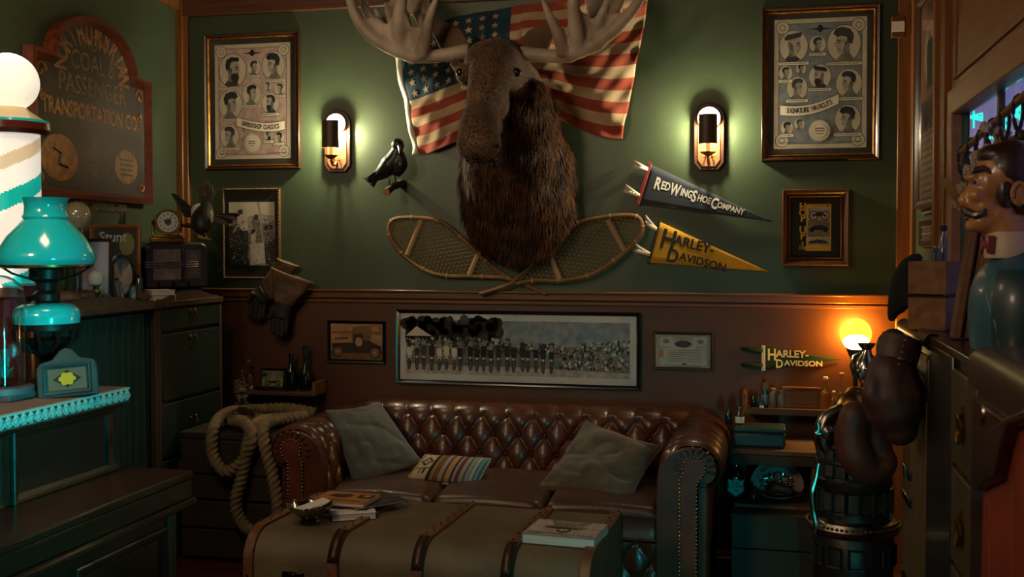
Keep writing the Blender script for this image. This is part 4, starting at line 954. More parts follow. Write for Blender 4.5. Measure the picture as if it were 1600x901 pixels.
# books and dish on the trunk
def book(name, lab, c, size, rz, cover, pages, deco=None, soft=False, grp=None):
    t = thing(name, lab, 'book', c, rz=rz, group=grp); w, d, h = size
    ob('pages', G().box((.0, 0, h/2), (w-.006, d-.006, h-.004)), pages, t, bev=.001)
    g = G().box((0, 0, h-.0012), (w, d, .0024)).box((0, 0, .0012), (w, d, .0024)).box((-w/2+.001, 0, h/2), (.002, d, h)); ob('cover', g, cover, t, bev=.0008)
    if deco:
        g = G(); deco(g, w, d, h+.0004); ms = g.mats; ob('cover_print', g, ms, t, smooth=0)
    return t
M_PAGE = mat('book_pages', '#c9c3b8', .8, col2='#a9a398', scale=4, stretch=(1, 1, 120)); 
def flatM(h): return Matrix.Translation((0, 0, h)) @ Matrix.Rotation(-PI/2, 4, 'X')     # x/z drawing laid on top, seen from above
def deco_city(g, w, d, h):
    g.mats = [M_GREYL, M_INK, M_GREYD, M_WHITE, M_GREY]; T = flatM(h) @ Matrix.Rotation(PI, 4, 'Y'); g.box((0, 0, 0), (w*.98, .0003, d*.98), 0, M=T)
    put_text(g, 'CITY OF SHADOWS', 0, d*.38, -.0006, .026, 1, 1.05, .02, M=T)
    g.ell(0, -d*.05, w*.30, d*.12, -.0005, 4, 20, M=T); g.ell(.01, .0, w*.26, d*.07, -.0008, 2, 20, M=T); g.ell(0, d*.14, w*.10, d*.15, -.0010, 2, 16, M=T)
    g.ell(0, d*.15, w*.07, d*.09, -.0014, 4, 16, M=T); g.poly([(-.02, d*.12), (0, d*.2), (-.005, d*.1)], -.0018, 3, M=T); g.poly([(.02, d*.12), (0, d*.2), (.005, d*.1)], -.0018, 3, M=T)
    put_text(g, 'POLICE', .0, -d*.4, -.0008, .02, 3, 1, M=T); g.poly([(-w*.3, -d*.5), (w*.3, -d*.5), (w*.18, -d*.1), (-w*.2, -d*.1)], -.0003, 4, M=T)
def deco_tan(g, w, d, h):
    g.mats = [mat('tan_cover', '#a06a35', .6, col2='#8c5a2b', scale=12), M_INK, M_GREYD, mat('tan_cover_light', '#c09a63', .6)]; T = flatM(h); g.box((0, 0, 0), (w*.98, .0003, d*.98), 0, M=T)
    for x, z, r in ((-.045, .03, .028), (-.01, .035, .03), (-.02, .005, .032), (.0, .02, .02), (-.06, .01, .018)): g.ell(x, z, r, r*.6, -.0006-r*.01, 1, 9, M=T)
    g.poly([(.045, .0), (.11, .0), (.11, .06), (.045, .06)], -.0006, 1, M=T); g.ell(.08, .035, .018, .014, -.0010, 3, 12, M=T)
    put_text(g, 'MOTORCYCLE', -.01, -.055, -.0008, .026, 1, 1.1, .03, M=T)
def P_on(px, py, z): p = P(px, py, Z=z); return p
zt = TZ+.003
a = P_on(884, 828, zt+.03)
book('book', 'thick grey paperback titled City of Shadows lying upside down on the trunk', (a.x, a.y, zt), (.27, .215, .036), R(-5), M_GREY, M_PAGE, deco_city)
a = P_on(545, 792, zt+.02); b1 = book('book', 'white paperback lowest in the small stack by the silver dish', (a.x+.02, a.y-.02, zt), (.17, .20, .025), R(28), M_WHITE, M_PAGE)
a = P_on(562, 783, zt+.03); b2 = book('book', 'dark thin book fanned out under the tan book', (a.x+.035, a.y+.02, zt+.0265), (.20, .235, .010), R(-38), M_GREYD, M_PAGE)
a = P_on(540, 778, zt+.05); b3 = book('book', 'tan covered motorcycle book on top of the trunk stack', (a.x, a.y, zt+.038), (.235, .175, .016), R(-3), mat('tan_cover', '#a06a35', .6), M_PAGE, deco_tan)
a = P_on(484, 816, zt); t = thing('silver_dish', 'small footed silver dish holding folded papers on the trunk corner', 'dish', (a.x, a.y, zt))
def dish(u, v):
    a_ = 2*PI*u; r = .036+(.088-.036)*v; r *= 1+.05*v*sin(a_*10); return (r*cos(a_), r*sin(a_), .026+.045*v**1.6+.004*v*sin(a_*10))
ob('bowl', G().grid(dish, 80, 12).lathe([(.0, .026), (.036, .026)], 20), M_SILVER, t, smooth=180, solid=.002)
ob('foot', G().lathe([(.040, 0), (.042, .006), (.030, .016), (.022, .026), (.030, .030)], 24), M_SILVER, t)
g = G()
for k in range(4): g.box((-.005+.008*k, .005*k, .060+.004*k), (.11, .05, .0012), rz=R(20+14*k), rx=R(3*k-4), ry=R(-7))
ob('papers', g, M_WHITE, t, smooth=0)

# ------------------------------------------------------------------ old crate with rope, decanter and tumbler, left of the sofa
crate = thing('slatted_chest', 'dark slatted wooden chest behind the rope, left of the sofa', 'chest', (-2.60, -.56, 0))
CX0, CX1, CY0, CY1, CZ = -.20, .30, -.22, .42, .64
for i, (z0, z1) in enumerate(((.02, .16), (.165, .30), (.305, .44), (.445, .60))):
    ob('board', G().box(((CX0+CX1)/2, CY0, (z0+z1)/2), (CX1-CX0, .02, z1-z0-.008)), M_CHEST, crate, bev=.004)
    ob('board', G().box((CX1-.01, (CY0+CY1)/2, (z0+z1)/2), (.02, CY1-CY0-.02, z1-z0-.008)), M_CHEST, crate, bev=.004)
ob('inner_box', G().box(((CX0+CX1)/2, (CY0+CY1)/2, .30), (CX1-CX0-.04, CY1-CY0-.04, .58)), M_BLACKM, crate)
ob('lid', G().box(((CX0+CX1)/2, (CY0+CY1)/2, .617), (CX1-CX0+.02, CY1-CY0+.02, .03)), M_CHEST, crate, bev=.005)
ob('cross_batten', G().box(((CX0+CX1)/2, CY0-.014, .46), (CX1-CX0+.02, .012, .05)), M_CHEST, crate, bev=.003)
M_ROPE = mat('natural_rope', '#8f7b5c', .85, col2='#766448', scale=30, bump=.6, bscale=200)
YF, YT = -.83, -.50
rp = [P(492, 645, Y=-.34), P(450, 638, Y=-.36), P(400, 640, Y=-.42), P(356, 645, Y=-.62), P(334, 668, Y=-.80), P(333, 712, Y=YF-.01), P(354, 737, Y=YF-.01), P(382, 716, Y=YF-.01), P(394, 682, Y=YF-.02), P(382, 660, Y=-.80), P(360, 657, Z=.665), P(375, 650, Z=.668), P(410, 655, Z=.668)]
rp2 = [P(470, 652, Z=.67), P(430, 654, Z=.67), P(400, 662, Y=-.78), P(388, 690, Y=YF-.01), P(379, 740, Y=YF-.01), P(369, 780, Y=YF-.02), P(374, 810, Y=YF-.02), P(394, 829, Y=YF-.03), P(425, 822, Y=YF-.03), P(433, 800, Y=YF-.02), P(432, 775, Y=YF-.01), P(424, 735, Y=YF), P(412, 690, Y=YF), P(412, 666, Y=-.79), P(432, 656, Z=.675), P(480, 648, Z=.685)]
rope = None
for nm, pp in (('coil', rp), ('coil', rp2)):
    path, rr_ = smooth_path(pp, [.0285]*len(pp), 10)
    # resample evenly
    dp = [Vector(p) for p in path]; acc = [dp[0]]; 
    for p in dp[1:]:
        while (p-acc[-1]).length > .0055: acc.append(acc[-1]+(p-acc[-1]).normalized()*.0055)
    if rope is None: rope = thing('rope', 'thick natural laid rope coiled and hanging over the chest beside sofa', 'rope', (-2.55, -.55, .6))
    ob(nm, G().tube(acc, .030, 24, lobes=3, twist=72), M_ROPE, rope, world=True, smooth=180)
g = G(); a = P(372, 896, Y=-1.55); path, rr_ = smooth_path([a+Vector((-.12, .05, 0)), a, a+Vector((.10, -.02, -.0))], [.02]*3, 22)
path = [Vector((p.x, p.y, .033)) for p in path]
tagk(ob('rope_end', G().tube(path, .024, 18, lobes=3, twist=72), M_ROPE, smooth=180), 'frayed end of rope lying on the floor at the trunk corner', 'rope')
# decanter and tumbler
def glassware(name, lab, cat, loc, prof, n=20, m=None, inner=None, inner_m=None, extras=None, group=None):
    t = thing(name, lab, cat, loc, group=group)
    ob('glass_body', G().lathe(prof, n), m or M_GLASS, t)
    if inner: ob('contents', G().lathe(inner, n), inner_m, t)
    for nm, pr_, mm in (extras or []): ob(nm, G().lathe(pr_, n), mm, t)
    return t
M_WHISKY = mat('amber_spirit', '#6b2c0c', .1, trans=.8)
a = P(379, 650, Y=-.66)
glassware('decanter', 'cut glass ringed decanter of amber spirit on the chest by the rope', 'decanter', (a.x, -.66, .634),
    [(.0, 0), (.060, 0), (.066, .01), (.068, .06), (.060, .085), (.03, .10), (.020, .108), (.020, .118), (.036, .124), (.036, .130), (.020, .137), (.019, .155), (.034, .161), (.034, .167), (.019, .174), (.018, .19), (.032, .196), (.034, .200), (.015, .204)], 16,
    inner=[(0, .006), (.056, .006), (.061, .014), (.063, .055), (0, .056)], inner_m=M_WHISKY, extras=[('stopper', [(.014, .205), (.020, .212), (.040, .216), (.042, .222), (.016, .228), (.012, .24), (.008, .27), (.010, .285), (.004, .295)], M_GLASS)])
a = P(421, 655, Y=-.55)
glassware('tumbler', 'short clear glass tumbler inside the rope loop on the chest', 'glass', (a.x, -.58, .634), [(0, .002), (.032, .0), (.036, .075), (.034, .075), (.030, .008), (0, .008)])

# ------------------------------------------------------------------ small shelf left with its bottles
def wall_shelf(name, lab, x0, x1, ypx, depth, endh=.055, ends=(1, 1)):
    a, b = W(x0, ypx, depth), W(x1, ypx, depth); z = a.z; z = (a.z+b.z)/2
    t = thing(name, lab, 'shelf', ((a.x+b.x)/2, 0, z)); w = b.x-a.x
    ob('shelf_board', G().box((0, -depth/2-.003, -.012), (w, depth, .022)), M_CRATE, t, bev=.004)
    for s, on in ((-1, ends[0]), (1, ends[1])):
        if on: ob('end_board', G().prism([(s*w/2-.01, -.02), (s*w/2+.01, -.02), (s*w/2+.01, endh), (s*w/2-.01, endh)], -depth, -.003), M_CRATEY, t, bev=.004)
    return t, z
sh, zs = wall_shelf('wall_shelf', 'small crate-wood wall shelf above the rope, left of the sofa', 368, 490, 611, .16)
def bottle(lab, px, d, z, h, r, m, neck=.3, cap=None, lbl=None, cat='bottle', name='bottle', group=None, py=600, shoulder=.55):
    a = P(px, py, Y=-d); x = a.x
    t = thing(name, lab, cat, (x, -d, z), group=group); rn = r*neck
    ob('bottle_body', G().lathe([(0, 0), (r*.95, 0), (r, h*.02), (r, h*shoulder), (r*.92, h*(shoulder+.06)), (rn*1.2, h*(shoulder+.2)), (rn, h*(shoulder+.26)), (rn, h*.95), (rn*1.25, h*.955), (rn*1.25, h), (rn*.8, h)], 18), m, t)
    if cap: ob('cap', G().lathe([(rn*1.2, h*.97), (rn*1.35, h*.99), (rn*1.3, h*1.05), (0, h*1.06)], 14), cap, t)
    if lbl: ob('label', G().lathe([(r*1.01, h*.12), (r*1.02, h*.13), (r*1.02, h*.48), (r*1.01, h*.49)], 18), lbl, t)
    return t
bottle('shorter dark glass bottle beside the little photograph on the left shelf', 455, .08, zs, .20, .036, M_GLASSD, .36, shoulder=.48)
bottle('taller dark green glass bottle at the right end of the left shelf', 477, .08, zs, .245, .034, M_GLASSD, .34, shoulder=.36)
bottle('slim clear glass bottle with a round stopper at left end of the left shelf', 389, .07, zs, .15, .024, M_GLASS, .3, cap=mat('cork', '#9a7550', .9), shoulder=.32)
t = thing('framed_photograph', 'tiny tilted photograph of a motorcyclist standing on the left shelf', 'photograph', (P(425, 590, Y=-.07).x, -.065, zs+.002), rx=R(-8))
ob('frame', frame_geo(G(), .15, .11, .013, .012, y=.0), M_BLACK, t, smooth=0)
for ch in kids(t): ch.location = (0, 0, .055)
g = G(); g.box((0, -.004, .055), (.128, .003, .088), 0); g.poly([(-.064, .05), (.064, .05), (.064, .011), (-.064, .011)], -.0062, 1); g.poly([(-.02, .03), (.0, .085), (.016, .085), (.022, .03)], -.0066, 2)
for x in (-.028, .034): g.ell(x, .03, .016, .016, -.0072, 3, 14); g.ell(x, .03, .011, .011, -.0076, 0, 14)
g.poly([(-.03, .035), (.03, .045), (.034, .035), (0, .028)], -.008, 3); g.poly([(-.06, .06), (-.03, .07), (-.03, .08), (-.06, .085)], -.0068, 3)
ob('print', g, [mat('photo_green_grey', '#5f6a52', .5, col2='#79805e', scale=60), mat('photo_tan', '#97825e', .5), mat('photo_pink_dress', '#a37a6e', .5), M_INK], t, smooth=0)
t = thing('folding_knife', 'dark steel blade lying along the front of the left shelf', 'knife', (P(425, 606, Y=-.13).x, -.135, zs+.004), rz=R(-2))
ob('blade', G().prism([(-.02, 0), (.085, .002), (.10, .006), (.08, .010), (-.02, .012)], -.002, .002), M_IRON, t); ob('grip', G().box((-.065, 0, .007), (.09, .012, .016), ry=R(4)), M_BLACK, t, bev=.004)

# ------------------------------------------------------------------ gauntlet gloves hung on the chair rail
M_GAUNT = mat('worn_brown_glove_leather', '#6e543d', .6, col2='#453326', scale=12, bump=.5, bscale=60); M_GLD = mat('blackened_glove_leather', '#262019', .6, col2='#1a1613', scale=12, bump=.5, bscale=60)
def gauntlet(lab, cuff, wr, fingers, thumb, off):
    c = W(*wr, off); t = thing('gauntlet_glove', lab, 'glove', c[:], group='pair of gauntlet gloves')
    q = [W(x, y, off) for x, y in cuff]          # cuff quad: mouth-left, mouth-right, wrist-right, wrist-left
    def f(side):
        def fn(u, v):
            a = q[0].lerp(q[1], u).lerp(q[3].lerp(q[2], u), v); h = .035*(1-v*.45)*sin(PI*u)**.6
            return a+Vector((0, -side*h+.004*noise.noise(Vector((u*5, v*5, side))), 0))
        return fn
    ob('cuff', G().grid(f(1), 20, 14).grid(f(-1), 20, 14), M_GAUNT, t, world=True, smooth=180, solid=.003)
    e = [f(1)(k/12, 0) for k in range(13)]; ob('cuff_binding', G().tube(e, .005, 6), mat('cut_tan_hide', '#8a6a40', .7), t, world=True)
    g = G(); m1, m2 = (q[2]+q[3])/2, W(*wr, off)
    hw = (q[2]-q[3]).length/2
    g.tube([m1, m1.lerp(m2, .5), m2], [hw*.95, hw*.9, hw*.95], 14, flat=.55, up=(0, 1, 0))
    for fp in fingers:
        P_, r_ = smooth_path([W(x, y, off) for x, y in fp], [.0155, .0145, .012][:len(fp)], 4); g.tube(P_, r_, 8); g.sph(P_[-1], .012, 8, 6)
    P_, r_ = smooth_path([W(x, y, off+.02) for x, y in thumb], [.016, .014], 4); g.tube(P_, r_, 8); g.sph(P_[-1], .014, 8, 6)
    ob('hand', g, M_GLD, t, world=True, remesh=.0045, sm=2); return t
gauntlet('brown gauntlet glove on the left of the pair, overlapping the beaded frame', [(434, 404), (466, 416), (424, 470), (408, 442)], (404, 466), [[(398, 462), (392, 478), (390, 494)], [(402, 468), (399, 484), (397, 498)], [(408, 470), (406, 488), (404, 500)], [(412, 470), (412, 486), (411, 496)]], [(396, 456), (388, 470)], .055)
gauntlet('brown gauntlet glove on the right of the pair, fingers hanging lowest', [(424, 418), (489, 442), (456, 478), (428, 470)], (438, 496), [[(428, 492), (426, 506), (426, 520)], [(434, 498), (433, 512), (433, 524)], [(441, 498), (440, 512), (440, 524)], [(447, 492), (447, 506), (446, 518)]], [(428, 480), (420, 496)], .10)

# ------------------------------------------------------------------ green cabinets along the left wall
FX = -2.84; KT = 1.275
M_CABG = mat('dark_green_cabinet_paint', '#1f3129', .5, col2='#182820', scale=6, bump=.2, bscale=60); M_CABW = wood('worn_cabinet_edge_wood', '#4d3826', '#33251a', .6, 2)
def handle_geo(c, w=.05):      # bail handle on a face looking +x: c on the face
    g = G(); x, y, z = c
    for s in (-1, 1): g.sph((x+.004, y+s*w/2, z), (.006, .010, .010), 8, 6)
    g.tube([(x+.008, y-w/2, z), (x+.016, y-w*.35, z-.022), (x+.018, y, z-.028), (x+.016, y+w*.35, z-.022), (x+.008, y+w/2, z)], .0035, 6)
    g.box((x+.002, y, z+.002), (.003, w*.6, .018)); return g
cab = thing('drawer_cabinet', 'dark green drawer cabinet under the radio in the left corner', 'cabinet', (FX-.2, -.62, 0))
ya, yb = -.93, -.31
def lx(y): return XL+(-y)*.106+.025
ob('body', G().add([(lx(yb), yb, .02), (FX-.012, yb, .02), (FX-.012, ya, .02), (lx(ya), ya, .02), (lx(yb), yb, KT-.03), (FX-.012, yb, KT-.03), (FX-.012, ya, KT-.03), (lx(ya), ya, KT-.03)], [(0,1,2,3),(7,6,5,4),(0,4,5,1),(1,5,6,2),(2,6,7,3),(3,7,4,0)]), M_CABG, cab, world=True, smooth=0)
for y in (ya+.012, yb-.012): ob('stile', G().box((FX-.004, y, KT/2), (.03, .024, KT-.02)), M_CABW, cab, world=True, bev=.003)
dz = [(1.13, 1.245), (.79, 1.12), (.515, .78), (.262, .505), (.03, .252)]
for z0, z1 in dz:
    d = ob('drawer', G().box((FX, (ya+yb)/2, (z0+z1)/2), (.022, yb-ya-.06, z1-z0-.010)), M_CABG, cab, world=True, bev=.003)
    zz = z1-.03 if z1-z0 > .3 else (z0+z1)/2+.03
    ob('handle', handle_geo((FX+.011, (ya+yb)/2, zz)), M_BRASS, d, world=True)
def crest(y0, y1, nm, parent):     # low arched cresting board on the cabinet top
    pts = [(y0, 0), (y0, .008)]; n = 20
    for k in range(n+1): q = k/n; pts.append((y0+(y1-y0)*q, .010+.034*max(0, sin(PI*(q-.12)/.76) if .12 < q < .88 else 0)**.7))
    pts += [(y1, 0)]; M_ = Matrix.Translation((FX-.01, 0, KT)) @ Matrix.Rotation(PI/2, 4, 'Z')
    ob(nm, G().prism(pts, -.012, .012, M=M_), M_CABW, parent, world=True)
def top_board(y0, y1, parent):
    ob('top_board', G().add([(lx(y1), y1, KT-.03), (FX+.02, y1, KT-.03), (FX+.02, y0, KT-.03), (lx(y0), y0, KT-.03), (lx(y1), y1, KT), (FX+.02, y1, KT), (FX+.02, y0, KT), (lx(y0), y0, KT)], [(0,1,2,3),(7,6,5,4),(0,4,5,1),(1,5,6,2),(2,6,7,3),(3,7,4,0)]), M_CABW, parent, world=True, bev=.004)
top_board(ya, yb, cab); crest(ya+.03, yb-.03, 'cresting', cab)
cab2 = thing('curtained_cabinet', 'green cabinet with gathered dark curtain front behind the turquoise-lit lamp', 'cabinet', (FX-.15, -1.4, 0))
ya2, yb2 = -1.86, -.935
ob('body', G().add([(lx(yb2), yb2, .02), (FX-.06, yb2, .02), (FX-.06, ya2, .02), (lx(ya2), ya2, .02), (lx(yb2), yb2, KT-.03), (FX-.06, yb2, KT-.03), (FX-.06, ya2, KT-.03), (lx(ya2), ya2, KT-.03)], [(0,1,2,3),(7,6,5,4),(0,4,5,1),(1,5,6,2),(2,6,7,3),(3,7,4,0)]), M_BLACKM, cab2, world=True, smooth=0)
for y in (ya2+.012, yb2-.012): ob('stile', G().box((FX-.004, y, KT/2), (.03, .024, KT-.02)), M_CABW, cab2, world=True, bev=.003)
ob('curtain', G().grid(lambda u, v: Vector((FX-.03+.012*sin(u*95)+.006*sin(u*41+v*3), ya2+.02+(yb2-ya2-.04)*u, .05+(KT-.10)*v)), 200, 10), mat('dark_green_cloth', '#1b2a22', .9, bump=.3, bscale=90), cab2, world=True, smooth=80)
ob('base_board', G().box((FX-.004, (ya2+yb2)/2, .05), (.03, yb2-ya2, .08)), M_CABW, cab2, world=True)
top_board(ya2, yb2, cab2); crest(ya2+.05, yb2-.03, 'cresting', cab2)

# things standing on the cabinets
def face(px, py, Z, Y): a = P(px, py, Y=Y); return Vector((a.x, Y, Z))
RL = (P(268, 430, Z=KT+.055)); 
rx_, ry_ = -2.955, -.60; 
Y0 = -.54; c = P(268, 395, Y=Y0)
rad = thing('radio', 'dark bakelite valve radio with cloth grille on the drawer cabinet', 'radio', (c.x, Y0, KT+.052), rz=R(52))
def rbox(w, h, r, n=6): return [(-w/2+r-r*cos(a), h-r+r*sin(a)) for a in [PI/2*k/n for k in range(n+1)]]+[(w/2-r+r*sin(a), h-r+r*cos(a)) for a in [PI/2*k/n for k in range(n+1)]]+[(w/2, .012), (w/2-.012, 0), (-w/2+.012, 0), (-w/2, .012)]
ob('case', G().prism(rbox(.335, .235, .045), -.075, .105), mat('brown_bakelite', '#19110c', .38, coat=.15), rad, bev=.010)
ob('speaker_cloth', G().prism([(-.125, .045), (.02, .045), (.02, .20), (-.125, .20)], -.0765, -.0745), mat('faded_grille_cloth', '#6c6266', .9, col2='#585056', scale=90), rad, smooth=0)
ob('dial', G().prism([(.045, .05), (.125, .05), (.125, .195), (.045, .195)], -.0768, -.0745), mat('brown_dial', '#3b2f22', .3, coat=.5), rad, smooth=0)
ob('dial_plate', G().prism([(.066, .07), (.106, .07), (.106, .175), (.066, .175)], -.0778, -.0765), mat('olive_dial', '#51472f', .4), rad, smooth=0)
for z in (.110, .122, .134): ob('trim_bar', G().box((-.03, -.080, z), (.28, .008, .005)), M_NICKEL, rad, bev=.001)
ob('upright_trim', G().box((.033, -.080, .12), (.014, .01, .17)), mat('brown_bakelite', '#19110c', .38, coat=.15), rad, bev=.002)
for x in (-.09, -.01, .07): ob('knob', G().lathe([(.013, 0), (.013, .012), (.010, .016), (0, .016)], 14, M=Matrix.Translation((x, -.076, .024)) @ Matrix.Rotation(PI/2, 4, 'X')), mat('brown_bakelite', '#19110c', .38, coat=.15), rad)
c2 = P(285, 440, Y=-.62)
t = thing('low_box', 'flat black box under the radio', 'box', (P(268, 395, Y=Y0).x, Y0, KT+.001), rz=R(52)); ob('box', G().box((.0, .02, .025), (.29, .15, .048)), M_BLACK, t, bev=.004)
c3 = P(249, 445, X=-2.93)
for k, lab in ((0, 'lower of two white paperbacks beside the radio'), (1, 'upper of two white paperbacks beside the radio')):
    book('book', lab, (c3.x, c3.y, KT+.001+.027*k), (.115, .16, .024), R(50-4*k), M_WHITE, M_PAGE)
c = P(261, 350, Y=-.66)
ck = thing('mantel_clock', 'small brass drum clock with white dial standing on the radio', 'clock', (P(261, 350, Y=-.56).x, -.56, KT+.052+.2355), rz=R(38))
MX = lambda x, y, z: Matrix.Translation((x, y, z)) @ Matrix.Rotation(PI/2, 4, 'X')
ob('base', G().box((0, 0, .012), (.17, .07, .024)).box((0, 0, .03), (.15, .055, .014)), M_BRASS, ck, bev=.004)
ob('drum', G().lathe([(.058, -.035), (.062, -.030), (.062, .030), (.066, .034), (.064, .040), (.056, .040), (.054, .036)], 32, M=MX(0, 0, .103)), M_BRASS, ck)
g = G().ell(0, .103, .052, .052, -.0375, 0, 32)
for k in range(12): a = PI/6*k; g.poly([(.043*sin(a)+.003*cos(a), .103+.043*cos(a)-.003*sin(a)), (.043*sin(a)-.003*cos(a), .103+.043*cos(a)+.003*sin(a)), (.036*sin(a)-.003*cos(a), .103+.036*cos(a)+.003*sin(a)), (.036*sin(a)+.003*cos(a), .103+.036*cos(a)-.003*sin(a))], -.038, 1)
g.ell(0, .103, .017, .017, -.0382, 2, 20); ob('dial', g, [mat('enamel_white', '#b9bdb6', .3), M_INK, mat('dial_blue_grey', '#3e4c52', .4)], ck, smooth=0)
ob('hand', G().box((.008, -.039, .115), (.004, .001, .03), ry=R(30)), M_INK, ck, smooth=0); ob('hand', G().box((-.012, -.039, .108), (.03, .001, .004), ry=R(20)), M_INK, ck, smooth=0)
for x in (-.068, .068): ob('column', G().lathe([(.009, .036), (.006, .045), (.008, .07), (.006, .09), (.009, .10), (.011, .106), (0, .118)], 10, c=(x, 0, 0)), M_BRASS, ck)
# magpie with spread wings
YM = -.52; q = lambda x, y, o=0: P(x, y, Y=YM-o)
c = q(318, 372); mg = thing('magpie', 'stuffed black and white magpie with raised spread wings beside the clock', 'stuffed bird', c[:])
M_MAGB = mat('black_feathers', '#14120f', .55, bump=.5, bscale=80); M_MAGG = mat('grey_brown_feathers', '#5a4d40', .7, col2='#3d342c', scale=20); M_MAGW = mat('white_feathers', '#b7ab9d', .8)
P_, r_ = smooth_path([q(322, 318, -.10), q(320, 330, -.03), q(316, 344, .05), q(316, 356, .08), q(318, 364, .08)], [.02, .045, .058, .045, .02], 6)
ob('body', G().tube(P_, r_, 14), M_MAGB, mg, world=True, smooth=180)
g = G(); P_, r_ = smooth_path([q(303, 338, .06), q(304, 326, .03), q(312, 320, .0)], [.012, .017, .010], 5); g.tube(P_, r_, 8); P_, r_ = smooth_path([q(330, 330, .03), q(331, 340, .05), q(328, 348, .06)], [.008, .014, .010], 5); g.tube(P_, r_, 8); ob('white_shoulder', g, M_MAGW, mg, world=True)
def feathers(nm, root, tips, w, n_=1):
    for k, tp in enumerate(tips):
        a, b = q(*root), q(*tp); m_ = a.lerp(b, .6); d = (b-a).normalized()
        ob('feather', G().tube([a, a.lerp(b, .3), m_, a.lerp(b, .88), b], [w*.5, w*.8, w, w*.8, w*.2], 6, flat=.14, up=(0, 1, 0)), M_MAGG if nm != 'w' or k % 2 else M_MAGB, mg, world=True)
feathers('w', (310, 336, .03), [(268+3*k, 302+5.5*k, .02-.01*k) for k in range(7)], .016)
feathers('t', (321, 326, -.08), [(312, 292, -.06), (318, 283, -.08), (324, 281, -.09), (330, 287, -.10), (334, 296, -.10)], .020)
feathers('w', (326, 338, .03), [(374, 336, .10), (370, 342, .11), (364, 347, .12), (356, 350, .12)], .017)
ob('beak', G().tube([q(311, 370, .10), q(318, 372, .12), q(331, 374, .15)], [.011, .008, .001], 8), mat('yellow_horn', '#a2803d', .4), mg, world=True)
ob('head', G().sph(q(310, 367, .08), (.024, .026, .022), 12, 8), mat('brown_feathers', '#4a2f1c', .7), mg, world=True)
ob('mount', G().tube([q(284, 352, .0), q(298, 352, .0), q(316, 362, .0), q(322, 374, .0)], [.008, .014, .012, .012], 8), mat('bark', '#3a281c', .8), mg, world=True)
# group of small things at the near end
YS = -1.20
def sp(px, y=None): return P(px, 450, Y=YS if y is None else y).x
t = thing('globe_lamp', 'oil lamp with smoky clear glass globe behind the turquoise-lit shade', 'lamp', P(120, 337, X=-3.0).xy.to_3d()+Vector((0, 0, KT)))
zc = P(120, 337, X=-3.0).z-KT
ob('globe', G().lathe([(.022, zc-.062), (.05, zc-.040), (.064, zc), (.055, zc+.034), (.03, zc+.058), (0, zc+.064)], 28), mat('smoky_globe', '#a39177', .12, col2='#8c7c63', scale=5, coat=.6, trans=.35), t)
ob('stem', G().lathe([(.05, 0), (.052, .012), (.02, .03), (.012, .08), (.03, zc-.10), (.032, zc-.08), (.024, zc-.06)], 18), M_DARKW, t)
def leaning(name, lab, px0, px1, py0, py1, Y, fw, fm, rz, rx, deco, mats, mat_w=.0, mat_m=None):
    a, b = P(px0, (py0+py1)/2, Y=Y), P(px1, (py0+py1)/2, Y=Y); w = (b.x-a.x)*1.0; h = P((px0+px1)/2, py0, Y=Y).z-KT
    t = thing(name, lab, 'picture', ((a.x+b.x)/2, Y, KT+.004), rz=rz, rx=rx)
    f = frame_geo(G(), w, h, fw, .02); f.v = [(x, y, z+h/2) for x, y, z in f.v]; ob('frame', f, fm, t, smooth=0)
    g = G(); g.box((0, -.004, h/2), (w-.01, .006, h-.01), 0); deco(g, w-2*fw, h-2*fw, h/2); ob('print', g, mats, t, smooth=0); return t
def d1(g, w, h, zc):
    g.poly([(-w/2, zc-h/2), (w/2, zc-h/2), (w/2, zc+h/2), (-w/2, zc+h/2)], -.0075, 0); put_text(g, 'Stunt', -w*.05, zc+h*.38, -.0082, .065, 1, .9, .02); g.ell(w*.28, zc+h*.28, .035, .055, -.0080, 2, 16); g.ell(w*.1, zc-h*.1, w*.28, h*.25, -.0080, 3, 16)
leaning('framed_picture', 'leaning picture in an orange-brown wood frame behind the small bottles', 146, 214, 352, 455, -.96, .022, M_TRIM, R(30), R(-4), d1, [M_BLACKM, M_GREYL, mat('olive_yellow_print', '#6d6430', .7), M_GREYD])
def d2(g, w, h, zc): g.poly([(-w/2, zc-h/2), (w/2, zc-h/2), (w/2, zc+h/2), (-w/2, zc+h/2)], -.0075, 0)
leaning('framed_picture', 'leaning dark framed pale picture behind the small white-globed lamp', 127, 170, 374, 455, -1.17, .014, M_DARKW, R(24), R(-6), d2, [mat('pale_lilac_paper', '#8d8791', .8)])
t = thing('oval_tray', 'dark oval pewter tray leaning in front of the wooden framed picture', 'tray', P(187, 400, X=-2.95).xy.to_3d()+Vector((0, 0, KT+.004)), rz=R(28), rx=R(-14))
g = G().lathe([(0, .0), (.85, .0), (.95, .006), (1.0, .012), (1.0, .016), (.93, .012), (.84, .005), (0, .005)], 36, M=Matrix.Translation((0, 0, .115)) @ Matrix.Rotation(R(8), 4, 'Y') @ Matrix.Rotation(PI/2, 4, 'X') @ Matrix.Diagonal((.062, .112, 1, 1)))
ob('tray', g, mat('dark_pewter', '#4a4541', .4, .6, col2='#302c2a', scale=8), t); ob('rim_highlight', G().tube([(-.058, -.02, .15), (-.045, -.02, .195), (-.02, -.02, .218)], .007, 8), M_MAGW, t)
t = thing('oil_lamp', 'tiny brass oil lamp with frosted white globe on the cabinet', 'lamp', P(150, 430, X=-2.93).xy.to_3d()+Vector((0, 0, KT)))
ob('globe', G().lathe([(.016, .090), (.030, .098), (.036, .122), (.030, .145), (.014, .158), (0, .16)], 20), mat('frosted_globe', '#9b958c', .5), t)
ob('base', G().lathe([(.030, 0), (.032, .008), (.015, .02), (.012, .045), (.020, .06), (.020, .072), (.013, .078), (.016, .09)], 18), M_BRASS, t)
M_SMB = mat('smoked_small_bottle_glass', '#6c7274', .08, trans=.7, coat=.4)
